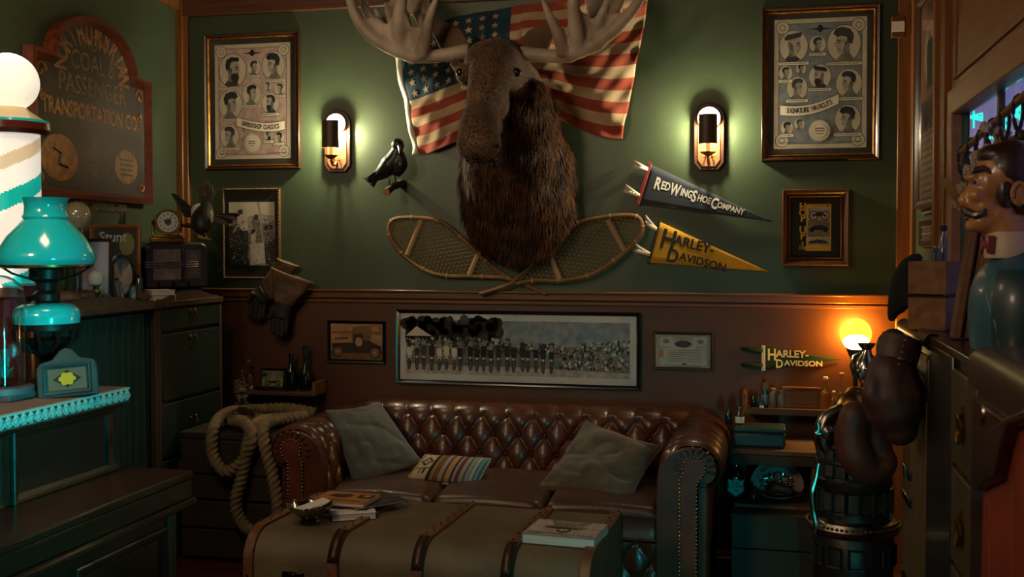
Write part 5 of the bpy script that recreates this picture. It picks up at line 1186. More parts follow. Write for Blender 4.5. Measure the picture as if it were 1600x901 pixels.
def tiny(lab, px, Y, h, r, ry=0, cap=M_SILVER):
    t = thing('small_bottle', lab, 'bottle', P(px, 440, X=Y).xy.to_3d()+Vector((0, 0, KT+.001)), ry=ry, group='silver-topped bottles on the cabinet')
    ob('bottle_body', G().lathe([(0, 0), (r, 0), (r, h*.82), (r*.5, h*.90)], 14), M_SMB, t); ob('stopper', G().lathe([(r*.55, h*.88), (r*.7, h*.91), (r*.8, h*.95), (r*.55, h*.99), (0, h)], 12), cap, t)
tiny('tallest silver-topped small bottle, left of the radio', 217, -2.92, .135, .018); tiny('short silver-topped small bottle in front of the tall one', 207, -2.885, .092, .017); tiny('tilted silver-topped small bottle leaning in front of the oval tray', 190, -2.89, .125, .019, ry=R(-14))
t = thing('shell_brush', 'small fan-shaped shell lying between the bottles and the white books', 'shell', P(226, 448, X=-2.885).xy.to_3d()+Vector((0, 0, KT+.002))); g = G()
for k in range(9): a = R(-60+15*k); g.tube([(0, 0, .006), (.045*sin(a), -.01, .010+.045*cos(a)*.8)], [.004, .007], 6)
ob('shell', g, mat('dusty_shell', '#5d4637', .8), t)
for lab, px, Y, sc_, rz in (('brown leather mitt lying at the left end of the cabinet top', 104, -2.93, 1.0, .3), ('dark brown leather cap lying beside the mitt', 133, -2.92, .9, 1.4)):
    t = thing('leather_mitt' if px == 104 else 'leather_hat', lab, 'glove' if px == 104 else 'hat', P(px, 440, X=Y).xy.to_3d()+Vector((0, 0, KT+.004)), rz=rz); g = G()
    g.sph((0, 0, .038), (.055*sc_, .045, .036), 14, 10); g.sph((.03, .0, .03), (.035, .03, .028), 12, 8)
    if px == 104:
        for k in range(4): g.tube([(-.02, -.03+.018*k, .05), (-.06, -.034+.02*k, .045), (-.075, -.036+.021*k, .03)], [.014, .013, .009], 8)
    else: g.lathe([(.075, .004), (.08, .008), (.05, .012)], 20)
    ob('leather', g, mat('tan_old_leather', '#5e3c22', .6, col2='#3e2717', scale=14, bump=.5) if px == 104 else mat('dark_old_leather', '#2c1d13', .6, bump=.5, bscale=20), t, remesh=.005, sm=3)
t = thing('glass_cup', 'little clear glass cup beside the leather cap', 'glass', P(165, 445, X=-2.875).xy.to_3d()+Vector((0, 0, KT+.001))); ob('cup', G().lathe([(0, 0), (.018, 0), (.024, .055), (.022, .055), (.016, .005), (0, .005)], 16), M_SMB, t)

# ------------------------------------------------------------------ painted sign on the left wall
M_SIGN = mat('blackened_sign_board', '#2b241c', .55, col2='#1e1914', scale=6, bump=.4, bscale=50); M_SGOLD = mat('worn_gold_lettering', '#a8692a', .5, col2='#6b4520', scale=30); M_SFR = wood('red_brown_sign_moulding', '#6e3219', '#4d2110', .35, 0, .3)
def hitL(px, py, off=.05):      # pixel onto the left wall plane
    n_ = Vector((-LD.y, LD.x, 0)); p0 = Vector((XL, 0, 0))+n_*off; o = Vector((0, -CD, CH)); d = ray(px, py); t = (p0-o).dot(n_)/d.dot(n_); p = o+d*t
    return (p-Vector((XL, 0, 0))).dot(LD), p.z
sA, _ = hitL(238, 230); sB, _ = hitL(52, 190); zb = hitL(140, 312)[1]; zs_ = hitL(236, 132)[1]; zt_ = hitL(118, 15)[1]
sw = sB-sA; sg = thing('painted_sign', 'dark arched transport company sign with red-brown moulding on the left wall', 'sign', Lw((sA+sB)/2, .004, zb)[:], rz=math.atan2(LD.y, LD.x)+PI)
zsh = (hitL(236, 132)[1]+hitL(56, 67)[1])/2-zb; zar = zt_-zb; aw = sw*.36
def sign_outline(k):
    pts = [(-sw/2+k, k), (sw/2-k, k), (sw/2-k, zsh-k), (aw-k, zsh-k)]
    for i in range(1, 24): a = PI*i/24; pts.append(((aw-k)*cos(a), zsh-k+(zar-zsh)*sin(a)))
    return pts+[(-aw+k, zsh-k), (-sw/2+k, zsh-k)]
ob('board', G().prism(sign_outline(.03), -.022, 0), M_SIGN, sg, smooth=0)
o_, i_ = sign_outline(0), sign_outline(.045); n = len(o_); g = G()
g.add([(x, -.0, z) for x, z in o_]+[(x, -.048, z) for x, z in o_]+[(x*.5+u*.5, -.056, z*.5+v*.5) for (x, z), (u, v) in zip(o_, i_)]+[(u, -.022, v) for u, v in i_], [(r_*n+i, r_*n+(i+1) % n, (r_+1)*n+(i+1) % n, (r_+1)*n+i) for r_ in range(3) for i in range(n)])
ob('moulding', g, M_SFR, sg, smooth=30)
g = G(); y = -.0235
put_text(g, 'NORTHUMBRIAN', 0, 0, y, sw*.132, 0, .60, .03, arc=(0, zsh-.03, (aw-.03)*.78, PI*1.0, 0, (zar-zsh)*.78))
put_text(g, 'IRON', 0, zsh+.10, y, .105, 1, .9); put_text(g, 'COAL &', 0, zsh+.0, y, .125, 1, .95); put_text(g, 'PASSENGER', 0, zsh-.115, y, .125, 1, .98); put_text(g, 'TRANSPORTATION CO.', 0, zsh-.235, y, .105, 0, .80, .025)
g.ell(-sw*.28, zsh-.46, sw*.14, .105, y, 0, 32); g.ell(sw*.28, zsh-.46, sw*.11, .085, y, 1, 32)
for k in range(5): g.poly([(-.03, zsh-.36-.035*k), (.03, zsh-.385-.035*k), (.03, zsh-.395-.035*k), (-.03, zsh-.37-.035*k)], y, 1)
for k in range(4): g.poly([(sw*.22, zsh-.42-.025*k), (sw*.34, zsh-.42-.025*k), (sw*.34, zsh-.428-.025*k), (sw*.22, zsh-.428-.025*k)], y-.0006, 2)
g.tube([(-sw*.33, y-.001, zsh-.42), (-sw*.27, y-.001, zsh-.44), (-sw*.29, y-.001, zsh-.49), (-sw*.22, y-.001, zsh-.50)], .005, 4, mi=2)
put_text(g, 'Regular Services and', .02, zsh-.66, y, .075, 1, .95); put_text(g, '\u00a7Private Inquiries', .03, zsh-.76, y, .08, 1, .95)
for sx in (-1, 1):
    for (x, z, r0, a0) in ((sw/2-.10, zsh-.09, .042, 0), (sw/2-.115, zsh-.20, .030, 2), (sw/2-.09, .09, .03, 3)):
        sp_ = [(sx*(x-r0*(1-k/26)*cos(a0+k*.32)), y-.001, z+r0*(1-k/26)*sin(a0+k*.32)) for k in range(22)]; g.tube(sp_, .006, 5, mi=0)
ob('lettering', g, [M_SGOLD, mat('dim_gold_lettering', '#8a6838', .6, col2='#5b4729', scale=30), M_SIGN], sg, smooth=0)

# ------------------------------------------------------------------ harmonium / bureau in the left foreground
BX, BY, BZ = -2.23, -2.115, 1.045
bu = thing('harmonium', 'dark walnut harmonium case with projecting ledge in the left foreground', 'cabinet', (BX-.3, -2.9, 0)); YE = -3.75
def bb(nm, x0, x1, y0, y1, z0, z1, m, bev=.004, par=bu): return ob(nm, G().box(((x0+x1)/2, (y0+y1)/2, (z0+z1)/2), (x1-x0, abs(y1-y0), z1-z0)), m, par, world=True, bev=bev)
bb('upper_case', BX-.55, BX-.03, YE, BY-.02, .02, BZ-.04, M_DARKWY); bb('top_board', BX-.56, BX+.0, YE, BY, BZ-.045, BZ-.01, M_DARKWY, .008)
bb('cornice', BX-.05, BX-.012, YE, BY-.012, BZ-.075, BZ-.045, M_DARKWY, .008)
for (y0, y1) in ((BY-.06, BY-.58), (BY-.66, BY-1.18)):
    g = frame_geo(G(), .56, .235, .03, .016); T = Matrix.Translation((BX-.03, (y0+y1)/2, .865)) @ Matrix.Rotation(PI/2, 4, 'Z'); g.v = [tuple(T @ Vector(v)) for v in g.v]
    ob('panel_moulding', g, M_DARKWY, bu, world=True, smooth=0)
    bb('panel', BX-.034, BX-.028, y0+.02, y1-.02, .77, .96, mat('dark_red_panel', '#2a1713', .25, coat=.5), 0)
bb('mirror_strip', BX-.026, BX-.020, BY-.075, BY-.10, .775, .965, M_SILVER, 0)
ob('ledge', G().box(((BX-.03+XL*0-1.97)/2, (BY+.012+YE)/2, .735), (.27, abs(YE-BY), .03)), M_DARKWY, bu, world=True, bev=.008)
bb('ledge_apron', BX-.03, -1.985, YE, BY+.0, .655, .72, M_DARKWY, .004); bb('ledge_bead', BX-.03, -1.968, YE, BY+.012, .625, .655, M_DARKWY, .01)
bb('lower_case', BX-.03, -2.04, YE, BY-.03, .02, .625, M_DARKWY, .004)
for (y0, y1) in ((BY-.10, BY-.60), (BY-.70, BY-1.2)):
    g = frame_geo(G(), .52, .42, .035, .018); T = Matrix.Translation((-2.04, (y0+y1)/2, .36)) @ Matrix.Rotation(PI/2, 4, 'Z'); g.v = [tuple(T @ Vector(v)) for v in g.v]
    ob('lower_moulding', g, M_DARKWY, bu, world=True, smooth=0)
bb('plinth', BX-.03, -2.02, YE, BY-.01, .0, .09, M_DARKWY, .006)
bb('corner_stile', -2.044, -2.03, BY-.03, BY-.08, .09, .625, M_CABW, .003)
# cloth with lace edge
M_CLOTH = mat('grey_table_cloth', '#8d8076', .85, col2='#7a6e66', scale=60, bump=.5, bscale=150); M_LACE = mat('lace_edge', '#b9bdb4', .9)
cl = thing('lace_cloth', 'pale cloth with scalloped lace border over the harmonium top', 'tablecloth', (BX-.25, -2.9, BZ-.009))
ob('cloth', G().box((BX-.27, (BY-.015+YE)/2, BZ-.006), (.57, abs(YE-BY)-.02, .004)), M_CLOTH, cl, world=True)
g = G(); NL = 46
for k in range(NL):                                  # each scallop a small fan of threads
    y0 = BY-.03-(abs(YE-BY)-.05)*k/NL; w_ = (abs(YE-BY)-.05)/NL
    for i in range(7):
        a = R(-62+20.6*i); x_ = BX+.016+.002*i % 3*.001
        g.tube([(x_, y0-w_/2, BZ-.006), (x_+.004, y0-w_/2+.030*sin(a)*.55, BZ-.010-.030*cos(a))], .0021, 4)
    arc_ = [(BX+.02, y0-w_/2+w_*.52*sin(R(-80+16*i)), BZ-.022-.022*cos(R(-80+16*i))) for i in range(11)]; g.tube(arc_, .0028, 4)
    g.sph((BX+.02, y0-w_/2, BZ-.018), (.003, .007, .007), 8, 5)
g.box((BX+.012, (BY-.02+YE)/2, BZ-.007), (.012, abs(YE-BY)-.04, .007))
ob('lace', g, M_LACE, cl, world=True, kind='stuff')
ob('cloth_drop', G().grid(lambda u, v: Vector((BX+.010+.003*sin(u*140), BY-.02+(YE-BY+.03)*u, BZ-.007-.046*v)), 200, 3), mat('teal_lit_cloth_drop', '#4b5f5a', .9), cl, world=True, smooth=80)  # turquoise light on the hanging edge is put into its colour
# turquoise-lit oil lamp
def deskpt(px, py, Y): a = P(px, py, Y=Y); return a
YL = -2.33; c = deskpt(73, 500, YL)
SCP = (c-Vector((0, -CD, CH))).dot(Vector((-sin(YAW), cos(YAW), 0)))/F_PX
zz = lambda py: P(73, py, Y=YL).z-BZ
ol = thing('table_lamp', 'turquoise-lit milk glass student oil lamp in the left foreground', 'lamp', (c.x, YL, BZ-.002))
S_ = SCP
ob('shade', G().lathe([(36*S_, zz(308)), (33*S_, zz(312)), (31*S_, zz(322)), (32*S_, zz(333)), (35*S_, zz(338)), (33*S_, zz(342)), (42*S_, zz(352)), (57*S_, zz(368)), (70*S_, zz(390)), (74*S_, zz(402)), (71*S_, zz(411)), (68*S_, zz(413)), (68*S_, zz(409)), (66*S_, zz(396)), (52*S_, zz(370)), (36*S_, zz(350)), (28*S_, zz(338)), (27*S_, zz(322)), (33*S_, zz(308))], 48), M_TEALLIT, ol)
ob('shade_ring', G().lathe([(68*S_, zz(414)), (70*S_, zz(411)), (70*S_, zz(415)), (66*S_, zz(417))], 40), M_BRASS, ol)
ob('burner', G().lathe([(22*S_, zz(416)), (26*S_, zz(420)), (26*S_, zz(434)), (16*S_, zz(440)), (14*S_, zz(452)), (20*S_, zz(458)), (20*S_, zz(468)), (26*S_, zz(474))], 28), M_IRON, ol)
g = G()
for k in range(4): a = PI/2*k+.4; g.tube([(20*S_*cos(a), 20*S_*sin(a), zz(436)), (50*S_*cos(a), 50*S_*sin(a), zz(426)), (68*S_*cos(a), 68*S_*sin(a), zz(414))], .004, 6)
ob('shade_holder', g, M_IRON, ol, kind='stuff')
ob('font', G().lathe([(20*S_, zz(471)), (38*S_, zz(474)), (48*S_, zz(482)), (50*S_, zz(492)), (49*S_, zz(503)), (44*S_, zz(505))], 40), M_TEALLIT, ol)
g = G(); n = 30      # openwork bowl: ribs and bands
g.lathe([(44*S_, zz(503)), (49*S_, zz(504)), (48*S_, zz(513)), (45*S_, zz(514))], 40)
for k in range(10): a = 2*PI*k/10; g.tube([(47*S_*cos(a), 47*S_*sin(a), zz(512)), (44*S_*cos(a+.08), 44*S_*sin(a+.08), zz(528)), (28*S_*cos(a), 28*S_*sin(a), zz(546))], [.010, .006, .010], 6)
g.lathe([(32*S_, zz(540)), (26*S_, zz(548)), (12*S_, zz(556)), (12*S_, zz(580)), (20*S_, zz(590)), (40*S_, zz(596)), (42*S_, .0), (0, 0)], 30)
g.lathe([(0, zz(530)), (36*S_, zz(528)), (24*S_, zz(545)), (0, zz(548))], 24)
ob('metal_stand', g, M_IRON, ol)
# small verdigris frame leaning in front
a = P(108, 608, X=-2.262); fr = thing('photo_frame', 'small teal-green arched photo frame with yellow flower in front of the turquoise-lit lamp', 'photo frame', (a.x, a.y, BZ-.002), rz=R(26), rx=R(-12), ry=R(-5))
M_VERD = mat('verdigris_frame', '#174a4a', .5, .1, col2='#0f3336', scale=20, bump=.5); w_, h_ = .096, .165
hump = [(-w_, 0), (w_, 0), (w_, h_*.62), (w_*.88, h_*.72), (w_*.45, h_*.78), (w_*.22, h_*.95), (0, h_), (-w_*.22, h_*.95), (-w_*.45, h_*.78), (-w_*.88, h_*.72), (-w_, h_*.62)]
ob('frame_body', G().prism(hump, -.012, 0), M_VERD, fr, bev=.004)
f = frame_geo(G(), .15, .10, .014, .010, y=-.011); f.v = [(x, y_, z+.060) for x, y_, z in f.v]; ob('raised_border', f, M_VERD, fr, smooth=0)
g = G().box((0, -.0125, .060), (.125, .001, .075), 0); g.poly([(-.045, .06), (0, .09), (.045, .06), (0, .03)], -.0135, 1)
for k in range(7): a_ = 2*PI*k/6; r__ = 0 if k == 6 else .014; g.ell(r__*1.2*cos(a_), .06+r__*sin(a_), .011, .009, -.0142-.0003*k, 2, 10)
ob('picture', g, [mat('grey_olive_print', '#5a5a48', .5), M_INK, M_LEAFT], fr, smooth=0)
# glass dome
YD = -2.50; a = P(2, 600, Y=YD); SD = (a-Vector((0, -CD, CH))).dot(Vector((-sin(YAW), cos(YAW), 0)))/F_PX; zd = lambda py: P(2, py, Y=YD).z-BZ
dm = thing('glass_dome', 'clear glass dome on a grey stepped base at the far left edge', 'glass dome', (a.x, YD, BZ-.002))
ob('base', G().box((0, 0, .009), (84*SD*1.0, .15, .018)).lathe([(48*SD, .018), (48*SD, .040), (40*SD, .044), (0, .044)], 32), mat('grey_painted_base', '#5d5c62', .5), dm, bev=.002)
R0 = 37*SD; dome = [(R0, .044), (R0, zd(470))]+[(R0*cos(a_), zd(470)+R0*1.1*sin(a_)) for a_ in [PI/2*k/9 for k in range(1, 10)]]; ob('dome', G().lathe([(r_, z) for r_, z in dome], 40), M_GLASS, dm, solid=.003)
g = G()
for k in range(26): a_ = k*2.4; r_ = .012+.018*((k*7) % 10)/10; g.tube([(r_*.4*cos(a_), r_*.4*sin(a_), .05), (r_*cos(a_), r_*sin(a_), .09+.02*(k % 3)), (r_*1.5*cos(a_+.4), r_*1.5*sin(a_+.4), .07+.03*(k % 4))], [.004, .006, .002], 5)
ob('dried_plume', g, mat('teal_plume', '#2c8f88', .8), dm, kind='stuff'); ob('plume_cup', G().lathe([(.02, .044), (.026, .05), (.02, .065), (.028, .07)], 16), M_NICKEL, dm)
# barber pole lamp
YP = -2.19; a = P(15, 250, Y=YP); SB = (a-Vector((0, -CD, CH))).dot(Vector((-sin(YAW), cos(YAW), 0)))/F_PX; zp = lambda py: P(15, py, Y=YP).z-BZ
bp = thing('barber_pole', 'glowing barber pole lamp with white globe at the left edge', 'barber pole', (a.x, YP, BZ-.002))
M_GLOW = mat('glowing_white_globe', '#fff6df', .3, emit=.30)
ob('globe', G().sph((0, 0, zp(128)), 45*SB, 36, 22), M_GLOW, bp)
ob('neck', G().lathe([(26*SB, zp(167)), (30*SB, zp(172)), (48*SB, zp(184)), (56*SB, zp(188))], 36), mat('warm_cream_enamel', '#e8d6a2', .3, coat=.5), bp)
ob('top_ring', G().lathe([(50*SB, zp(186)), (59*SB, zp(188)), (60*SB, zp(192))], 36), M_TEALLIT, bp)
ob('cap', G().lathe([(60*SB, zp(192)), (60*SB, zp(203)), (54*SB, zp(210)), (46*SB, zp(210))], 36), mat('dark_red_enamel', '#5e1f14', .3, coat=.5), bp)
M_PW, M_PT, M_PB = mat('lit_pole_white', '#fff3e4', .3, emit=.24), mat('lit_pole_turquoise', '#12c4b6', .3, emit=.16), mat('lit_pole_beige', '#e9cfa6', .3, emit=.18)
z0_, z1_ = zp(440), zp(210); Hc = z1_-z0_
def pm(u, v):
    q = (u*1.0+v*Hc*3.2) % 1.0
    return 1 if q < .20 else (0 if q < .46 else (2 if q < .62 else 0))
ob('striped_cylinder', G().grid(lambda u, v: (45*SB*cos(2*PI*u), -45*SB*sin(2*PI*u), z0_+Hc*v), 120, 90, mf=pm), [M_PW, M_PT, M_PB], bp, smooth=180)
ob('foot', G().lathe([(45*SB, zp(440)), (58*SB, zp(444)), (60*SB, zp(460)), (50*SB, zp(466)), (40*SB, zp(500)), (42*SB, zp(520)), (44*SB, .0)], 36), mat('dark_red_enamel', '#5e1f14', .3, coat=.5), bp)
light('pole_globe_light', 'POINT', tuple(Vector((a.x, YP, BZ))+Vector((0, 0, zp(80)+.03))), 2.6, (1, .84, .5), .05)

# ------------------------------------------------------------------ corner right of the sofa: chest, crate, shelf
ch = thing('wooden_chest', 'greenish old wooden chest low right of the sofa arm', 'chest', (.05, -.34, 0)); TX0, TX1, TY0, TY1, TZ2 = -.15, .22, -.60, -.06, .335
for z0, z1 in ((.03, .175), (.18, .325)): ob('board', G().box(((TX0+TX1)/2, TY0, (z0+z1)/2), (TX1-TX0, .02, z1-z0)), mat('green_grey_chest', '#38362c', .7, col2='#28322b', scale=5, bump=.4), ch, world=True, bev=.004)
ob('body', G().box(((TX0+TX1)/2, (TY0+TY1)/2+.01, .165), (TX1-TX0-.01, TY1-TY0-.01, .31)), M_CHEST, ch, world=True); ob('lid', G().box(((TX0+TX1)/2, (TY0+TY1)/2, .327), (TX1-TX0+.015, TY1-TY0+.02, .018)), M_CHEST, ch, world=True, bev=.004)
cr = thing('open_crate', 'open-fronted wooden crate used as a shelf on the chest', 'crate', (.05, -.3, .338)); zc0, zc1 = .338, .605
ob('top_board', G().box(((TX0+TX1)/2, -.29, zc1-.010), (TX1-TX0+.01, .42, .022)), M_CRATE, cr, world=True, bev=.004)
ob('top_rail', G().box(((TX0+TX1)/2, -.495, zc1-.045), (TX1-TX0+.01, .014, .045)), M_CHEST, cr, world=True, bev=.003)
ob('back_board', G().box(((TX0+TX1)/2, -.09, (zc0+zc1)/2-.01), (TX1-TX0-.02, .014, zc1-zc0-.05)), M_CHEST, cr, world=True)
ob('side_board', G().box((TX1-.008, -.29, (zc0+zc1)/2-.005), (.016, .40, zc1-zc0-.03)), M_CRATEY, cr, world=True, bev=.003)
ob('bottom_board', G().box(((TX0+TX1)/2, -.29, zc0+.008), (TX1-TX0-.02, .40, .015)), M_CRATE, cr, world=True)
zf = zc0+.0165
a = P(1150, 780, Y=-.43); t = bottle('brown pharmacy bottle with a turquoise-lit shield label in the open crate', 1151, .43, zf, .185, .042, mat('brown_pharmacy_glass', '#1a0d07', .08, coat=.6), .34, cap=M_BLACKM, shoulder=.62)
g = G(); sh_ = [(-.036, .036), (-.018, .030), (0, .040), (.018, .030), (.036, .036), (.034, .010), (.038, -.018), (0, -.046), (-.038, -.018), (-.034, .010)]
for k, (s_, mi) in enumerate(((1., 0), (.93, 1), (.88, 0))): g.poly([(x*s_, z*s_+.072) for x, z in sh_], -.0445-.0005*k, mi)
put_text(g, 'SOL.', 0, .090, -.0462, .018, 1, 1, .02); put_text(g, 'ACID BORIC', 0, .074, -.0462, .0155, 1, .8, .02); put_text(g, '5%', 0, .056, -.0462, .017, 1, 1, .02)
ob('shield_label', g, [mat('turquoise_lit_label', '#3fa6a6', .6), M_INK], t, smooth=0)  # turquoise glow falling on the label is painted into its colour
a = P(1214, 770, Y=-.36); pq = thing('arched_plaque', 'pale arched souvenir plaque with glittering centre inside the crate', 'plaque', (a.x, -.33, zf), rx=R(-6)); rw = .125
pts = [(rw*cos(PI*k/24), .055+.125*sin(PI*k/24)) for k in range(25)]; pts = [(rw*.78, .0)]+pts+[(-rw*.78, .0)]
ob('board', G().prism(pts, -.012, 0), mat('pale_plaque_paint', '#9c9488', .6, col2='#857c72', scale=12), pq, bev=.002)
g = G(); put_text(g, 'Good', 0, 0, -.0126, .032, 0, .9, .01, arc=(0, .062, .093, PI*.76, PI*.60)); put_text(g, 'Ole', 0, 0, -.0126, .032, 0, .9, .01, arc=(0, .062, .093, PI*.53, PI*.44)); put_text(g, 'Days', 0, 0, -.0126, .032, 0, .9, .01, arc=(0, .062, .093, PI*.37, PI*.2)); ob('lettering', g, M_INK, pq, smooth=0)
g = G(); rr = random.Random(4)
for k in range(260):
    a_ = rr.uniform(0, 2*PI); q_ = math.sqrt(rr.random()); x, z = .078*q_*cos(a_), .070+.052*q_*sin(a_)
    if z > .03: g.box((x, -.016-rr.random()*.004, z), (.006, .004, .006), rz=rr.uniform(-1, 1), rx=rr.uniform(-1, 1))
ob('glitter', g, mat('glass_glitter', '#d8d2c8', .08, 1), pq, kind='stuff', smooth=0)
a = P(1175, 778, Y=-.47); glassware('small_vase', 'little dark brown vase in front of the plaque in the crate', 'vase', (a.x+.006, -.465, zf), [(0, 0), (.018, 0), (.026, .03), (.020, .05), (.010, .062), (.013, .08), (.011, .08)], 16, m=mat('dark_brown_glaze', '#33200f', .25, coat=.4))
t = thing('boat_dish', 'dark boat-shaped metal dish lying before the plaque', 'dish', (P(1212, 790, Y=-.44).x+.012, -.44, zf+.002))
ob('bowl', G().grid(lambda u, v: ((u*2-1)*.105, (v*2-1)*.034*(1-(u*2-1)**2)**.6, .006+.026*abs(u*2-1)**2+.022*(v*2-1)**2), 24, 10), M_NICKEL, t, smooth=180, solid=.003); ob('leather_roll', G().tube([(-.05, 0, .04), (-.01, 0, .066), (.05, 0, .058), (.08, 0, .04)], [.012, .024, .022, .008], 12), mat('dark_old_leather', '#2c1d13', .6), t, smooth=180)
t = thing('instrument_case', 'flat teal-green case lying on the open crate right of the sofa', 'case', (-.03, -.36, zc1+.002)); ob('lower_shell', G().box((0, 0, .035), (.235, .17, .068)), mat('teal_green_case', '#17403f', .5, col2='#123434', scale=8), t, bev=.012); ob('lid_shell', G().box((0, 0, .081), (.237, .172, .022)), mat('teal_green_case', '#17403f', .5), t, bev=.008)
zt2 = zc1+.002+.0925
bottle('dark stubby medicine bottle at the left on the teal case', 1139, .36, zt2, .075, .017, M_GLASSD, .5, cap=M_BLACKM); bottle('stubby medicine bottle with white label on the teal case', 1156, .36, zt2, .080, .021, mat('amber_medicine_glass', '#4a2a1a', .1, coat=.5), .6, cap=M_NICKEL, lbl=M_WHITE)
sh2, zs2 = wall_shelf('wall_shelf', 'rough crate-wood wall shelf with small bottles under the green pennant', 1163, 1352, 643, .17, endh=.08, ends=(1, 0))
ob('front_lip', G().box((0, -.172, -.004), (.50, .008, .034)), M_CRATE, sh2, bev=.003)
bottle('small black bottle nearest the left end of the right shelf', 1178, .09, zs2, .075, .018, M_GLASSD, .6)
bottle('second small black bottle on the right shelf, touching the printed one', 1186, .13, zs2, .070, .014, M_GLASSD, .6)
bottle('printed slim flask with blue lower label on the right shelf', 1195, .08, zs2, .135, .018, mat('grey_flask_glass', '#3a3a38', .1, coat=.5), .4, cap=M_BLACKM, lbl=mat('blue_white_label', '#7d929a', .6, col2='#3f6f86', scale=14), shoulder=.70)
bottle('tiny white-labelled vial in front of the printed flask', 1190, .15, zs2, .045, .010, M_GLASSD, .6, lbl=M_WHITE)
bottle('frosted bottle with pale stopper left of the wooden box', 1208, .09, zs2, .095, .020, mat('frosted_bottle', '#6b6258', .3), .45, cap=mat('cork', '#9a7550', .9), shoulder=.66)
bottle('smaller frosted bottle beside the wooden box', 1221, .09, zs2, .085, .019, mat('frosted_bottle', '#6b6258', .3), .35, cap=mat('cork', '#9a7550', .9), shoulder=.60)
t = thing('cigar_box', 'thin wooden cigar box standing on its side on the right shelf', 'box', (P(1252, 620, Y=-.10).x, -.095, zs2)); ob('sides', frame_geo(G(), .182, .108, .006, .05, prof=[(0, 0), (0, .05), (.006, .05), (.006, .0)]), M_TRIM, t, smooth=0).location = (0, .025, .055); ob('front', G().box((0, -.018, .055), (.172, .006, .098)), M_CRATE, t); ob('rim_line', frame_geo(G(), .15, .078, .003, .003), M_CRATEY, t, smooth=0).location = (0, -.020, .055)
bottle('clear bottle with white cap right of the wooden box', 1290, .09, zs2, .155, .026, M_GLASS, .34, cap=M_WHITE, shoulder=.45); bottle('taller clear bottle beside the yellow globe lamp', 1315, .09, zs2, .175, .026, M_GLASS, .34, cap=mat('cork', '#9a7550', .9), shoulder=.40); bottle('small clear vial between the two clear bottles', 1303, .13, zs2, .095, .013, M_GLASS, .5, cap=M_WHITE)
# yellow globe lamp
YG = -.16; c = P(1337, 521, Y=YG); gl = thing('globe_lamp', 'small lamp with glowing yellow glass globe under the chair rail', 'lamp', (c.x, YG, zs2))
zg = c.z-zs2; sgl = .0032
ob('globe', G().sph((0, 0, zg), .0735, 32, 20), mat('glowing_amber_globe', '#ffa51e', .3, emit=2.6), gl); ob('hot_core', G().sph((0, -.012, zg-.018), .0642, 28, 16), mat('glowing_globe_core', '#ffd98a', .3, emit=12), gl)
ob('holder', G().lathe([(.008, zg-.16), (.014, zg-.13), (.03, zg-.108), (.040, zg-.082), (.046, zg-.066), (.040, zg-.062)], 24), M_IRON, gl); ob('stem', G().lathe([(.045, 0), (.046, .01), (.02, .025), (.010, .05), (.016, .075), (.008, .10), (.012, .13), (.010, zg-.155)], 20), M_IRON, gl)
light('globe_light', 'POINT', (c.x, YG+.085, c.z), 4.5, (1, .50, .06), .02)

# ------------------------------------------------------------------ parlour stove
SXc, SYc = .335, -1.16; zq = lambda py: P(1332, py, Y=SYc-.15).z
st = thing('parlour_stove', 'ornate cast iron parlour stove with nickel trim in the right corner', 'stove', (SXc, SYc, 0)); RB = .150
T = Matrix.Identity(4)
ob('body', G().lathe([(RB*.80, .10), (RB*1.0, .14), (RB*1.02, zq(848)), (RB*.95, zq(842)), (RB*.94, zq(812)), (RB*.92, zq(770)), (RB*.97, zq(765)), (RB*.97, zq(757)), (RB*.90, zq(752)), (RB*.86, zq(706)), (RB*.72, zq(690)), (RB*.35, zq(672)), (0, zq(668))], 48), M_IRON, st)
ob('nickel_band', G().lathe([(RB*.98, zq(846)), (RB*1.12, zq(842)), (RB*1.20, zq(832)), (RB*1.12, zq(822)), (RB*.96, zq(818))], 56), M_NICKEL, st)
g = G()
for k in range(60): a_ = 2*PI*k/60; g.sph((RB*1.17*cos(a_), RB*1.17*sin(a_), zq(828)), (.008, .008, .006), 6, 4)
ob('band_beading', g, M_NICKEL, st, kind='stuff')
M_MICA = mat('mica_pane', '#4a4340', .15, col2='#2c2826', scale=12, coat=.5)
for (y0, y1, rr_) in ((706, 725, .89), (730, 752, .915), (772, 806, .945)):
    z0, z1 = zq(y1), zq(y0); npn = 18
    for k in range(npn):
        a_ = 2*PI*k/npn+.1
        if sin(a_) > .35: continue
        T = Matrix.Rotation(a_-PI/2, 4, 'Z') @ Matrix.Translation((0, RB*rr_+.001, (z0+z1)/2)); ww = 2*PI*RB*rr_/npn
        ob('mica_pane', G().box((0, .0, 0), (ww*.72, .006, (z1-z0)*.80), M=T), M_MICA, st)
        f = frame_geo(G(), ww*.96, (z1-z0)*1.05, ww*.11, .009); T2 = Matrix.Rotation(a_-PI/2, 4, 'Z') @ Matrix.Translation((0, RB*rr_-.002, (z0+z1)/2)) @ Matrix.Rotation(PI, 4, 'Z'); f.v = [tuple(T2 @ Vector(v)) for v in f.v]; ob('pane_frame', f, M_IRON, st, smooth=0)
for k in range(12):
    a_ = 2*PI*k/12; T = Matrix.Rotation(a_-PI/2, 4, 'Z') @ Matrix.Translation((0, RB*1.02, zq(875))); f = frame_geo(G(), .06, .08, .008, .008); T2 = T @ Matrix.Rotation(PI, 4, 'Z')
    if sin(a_) < .4: f.v = [tuple(T2 @ Vector(v)) for v in f.v]; ob('cast_panel', f, M_IRON, st, smooth=0)
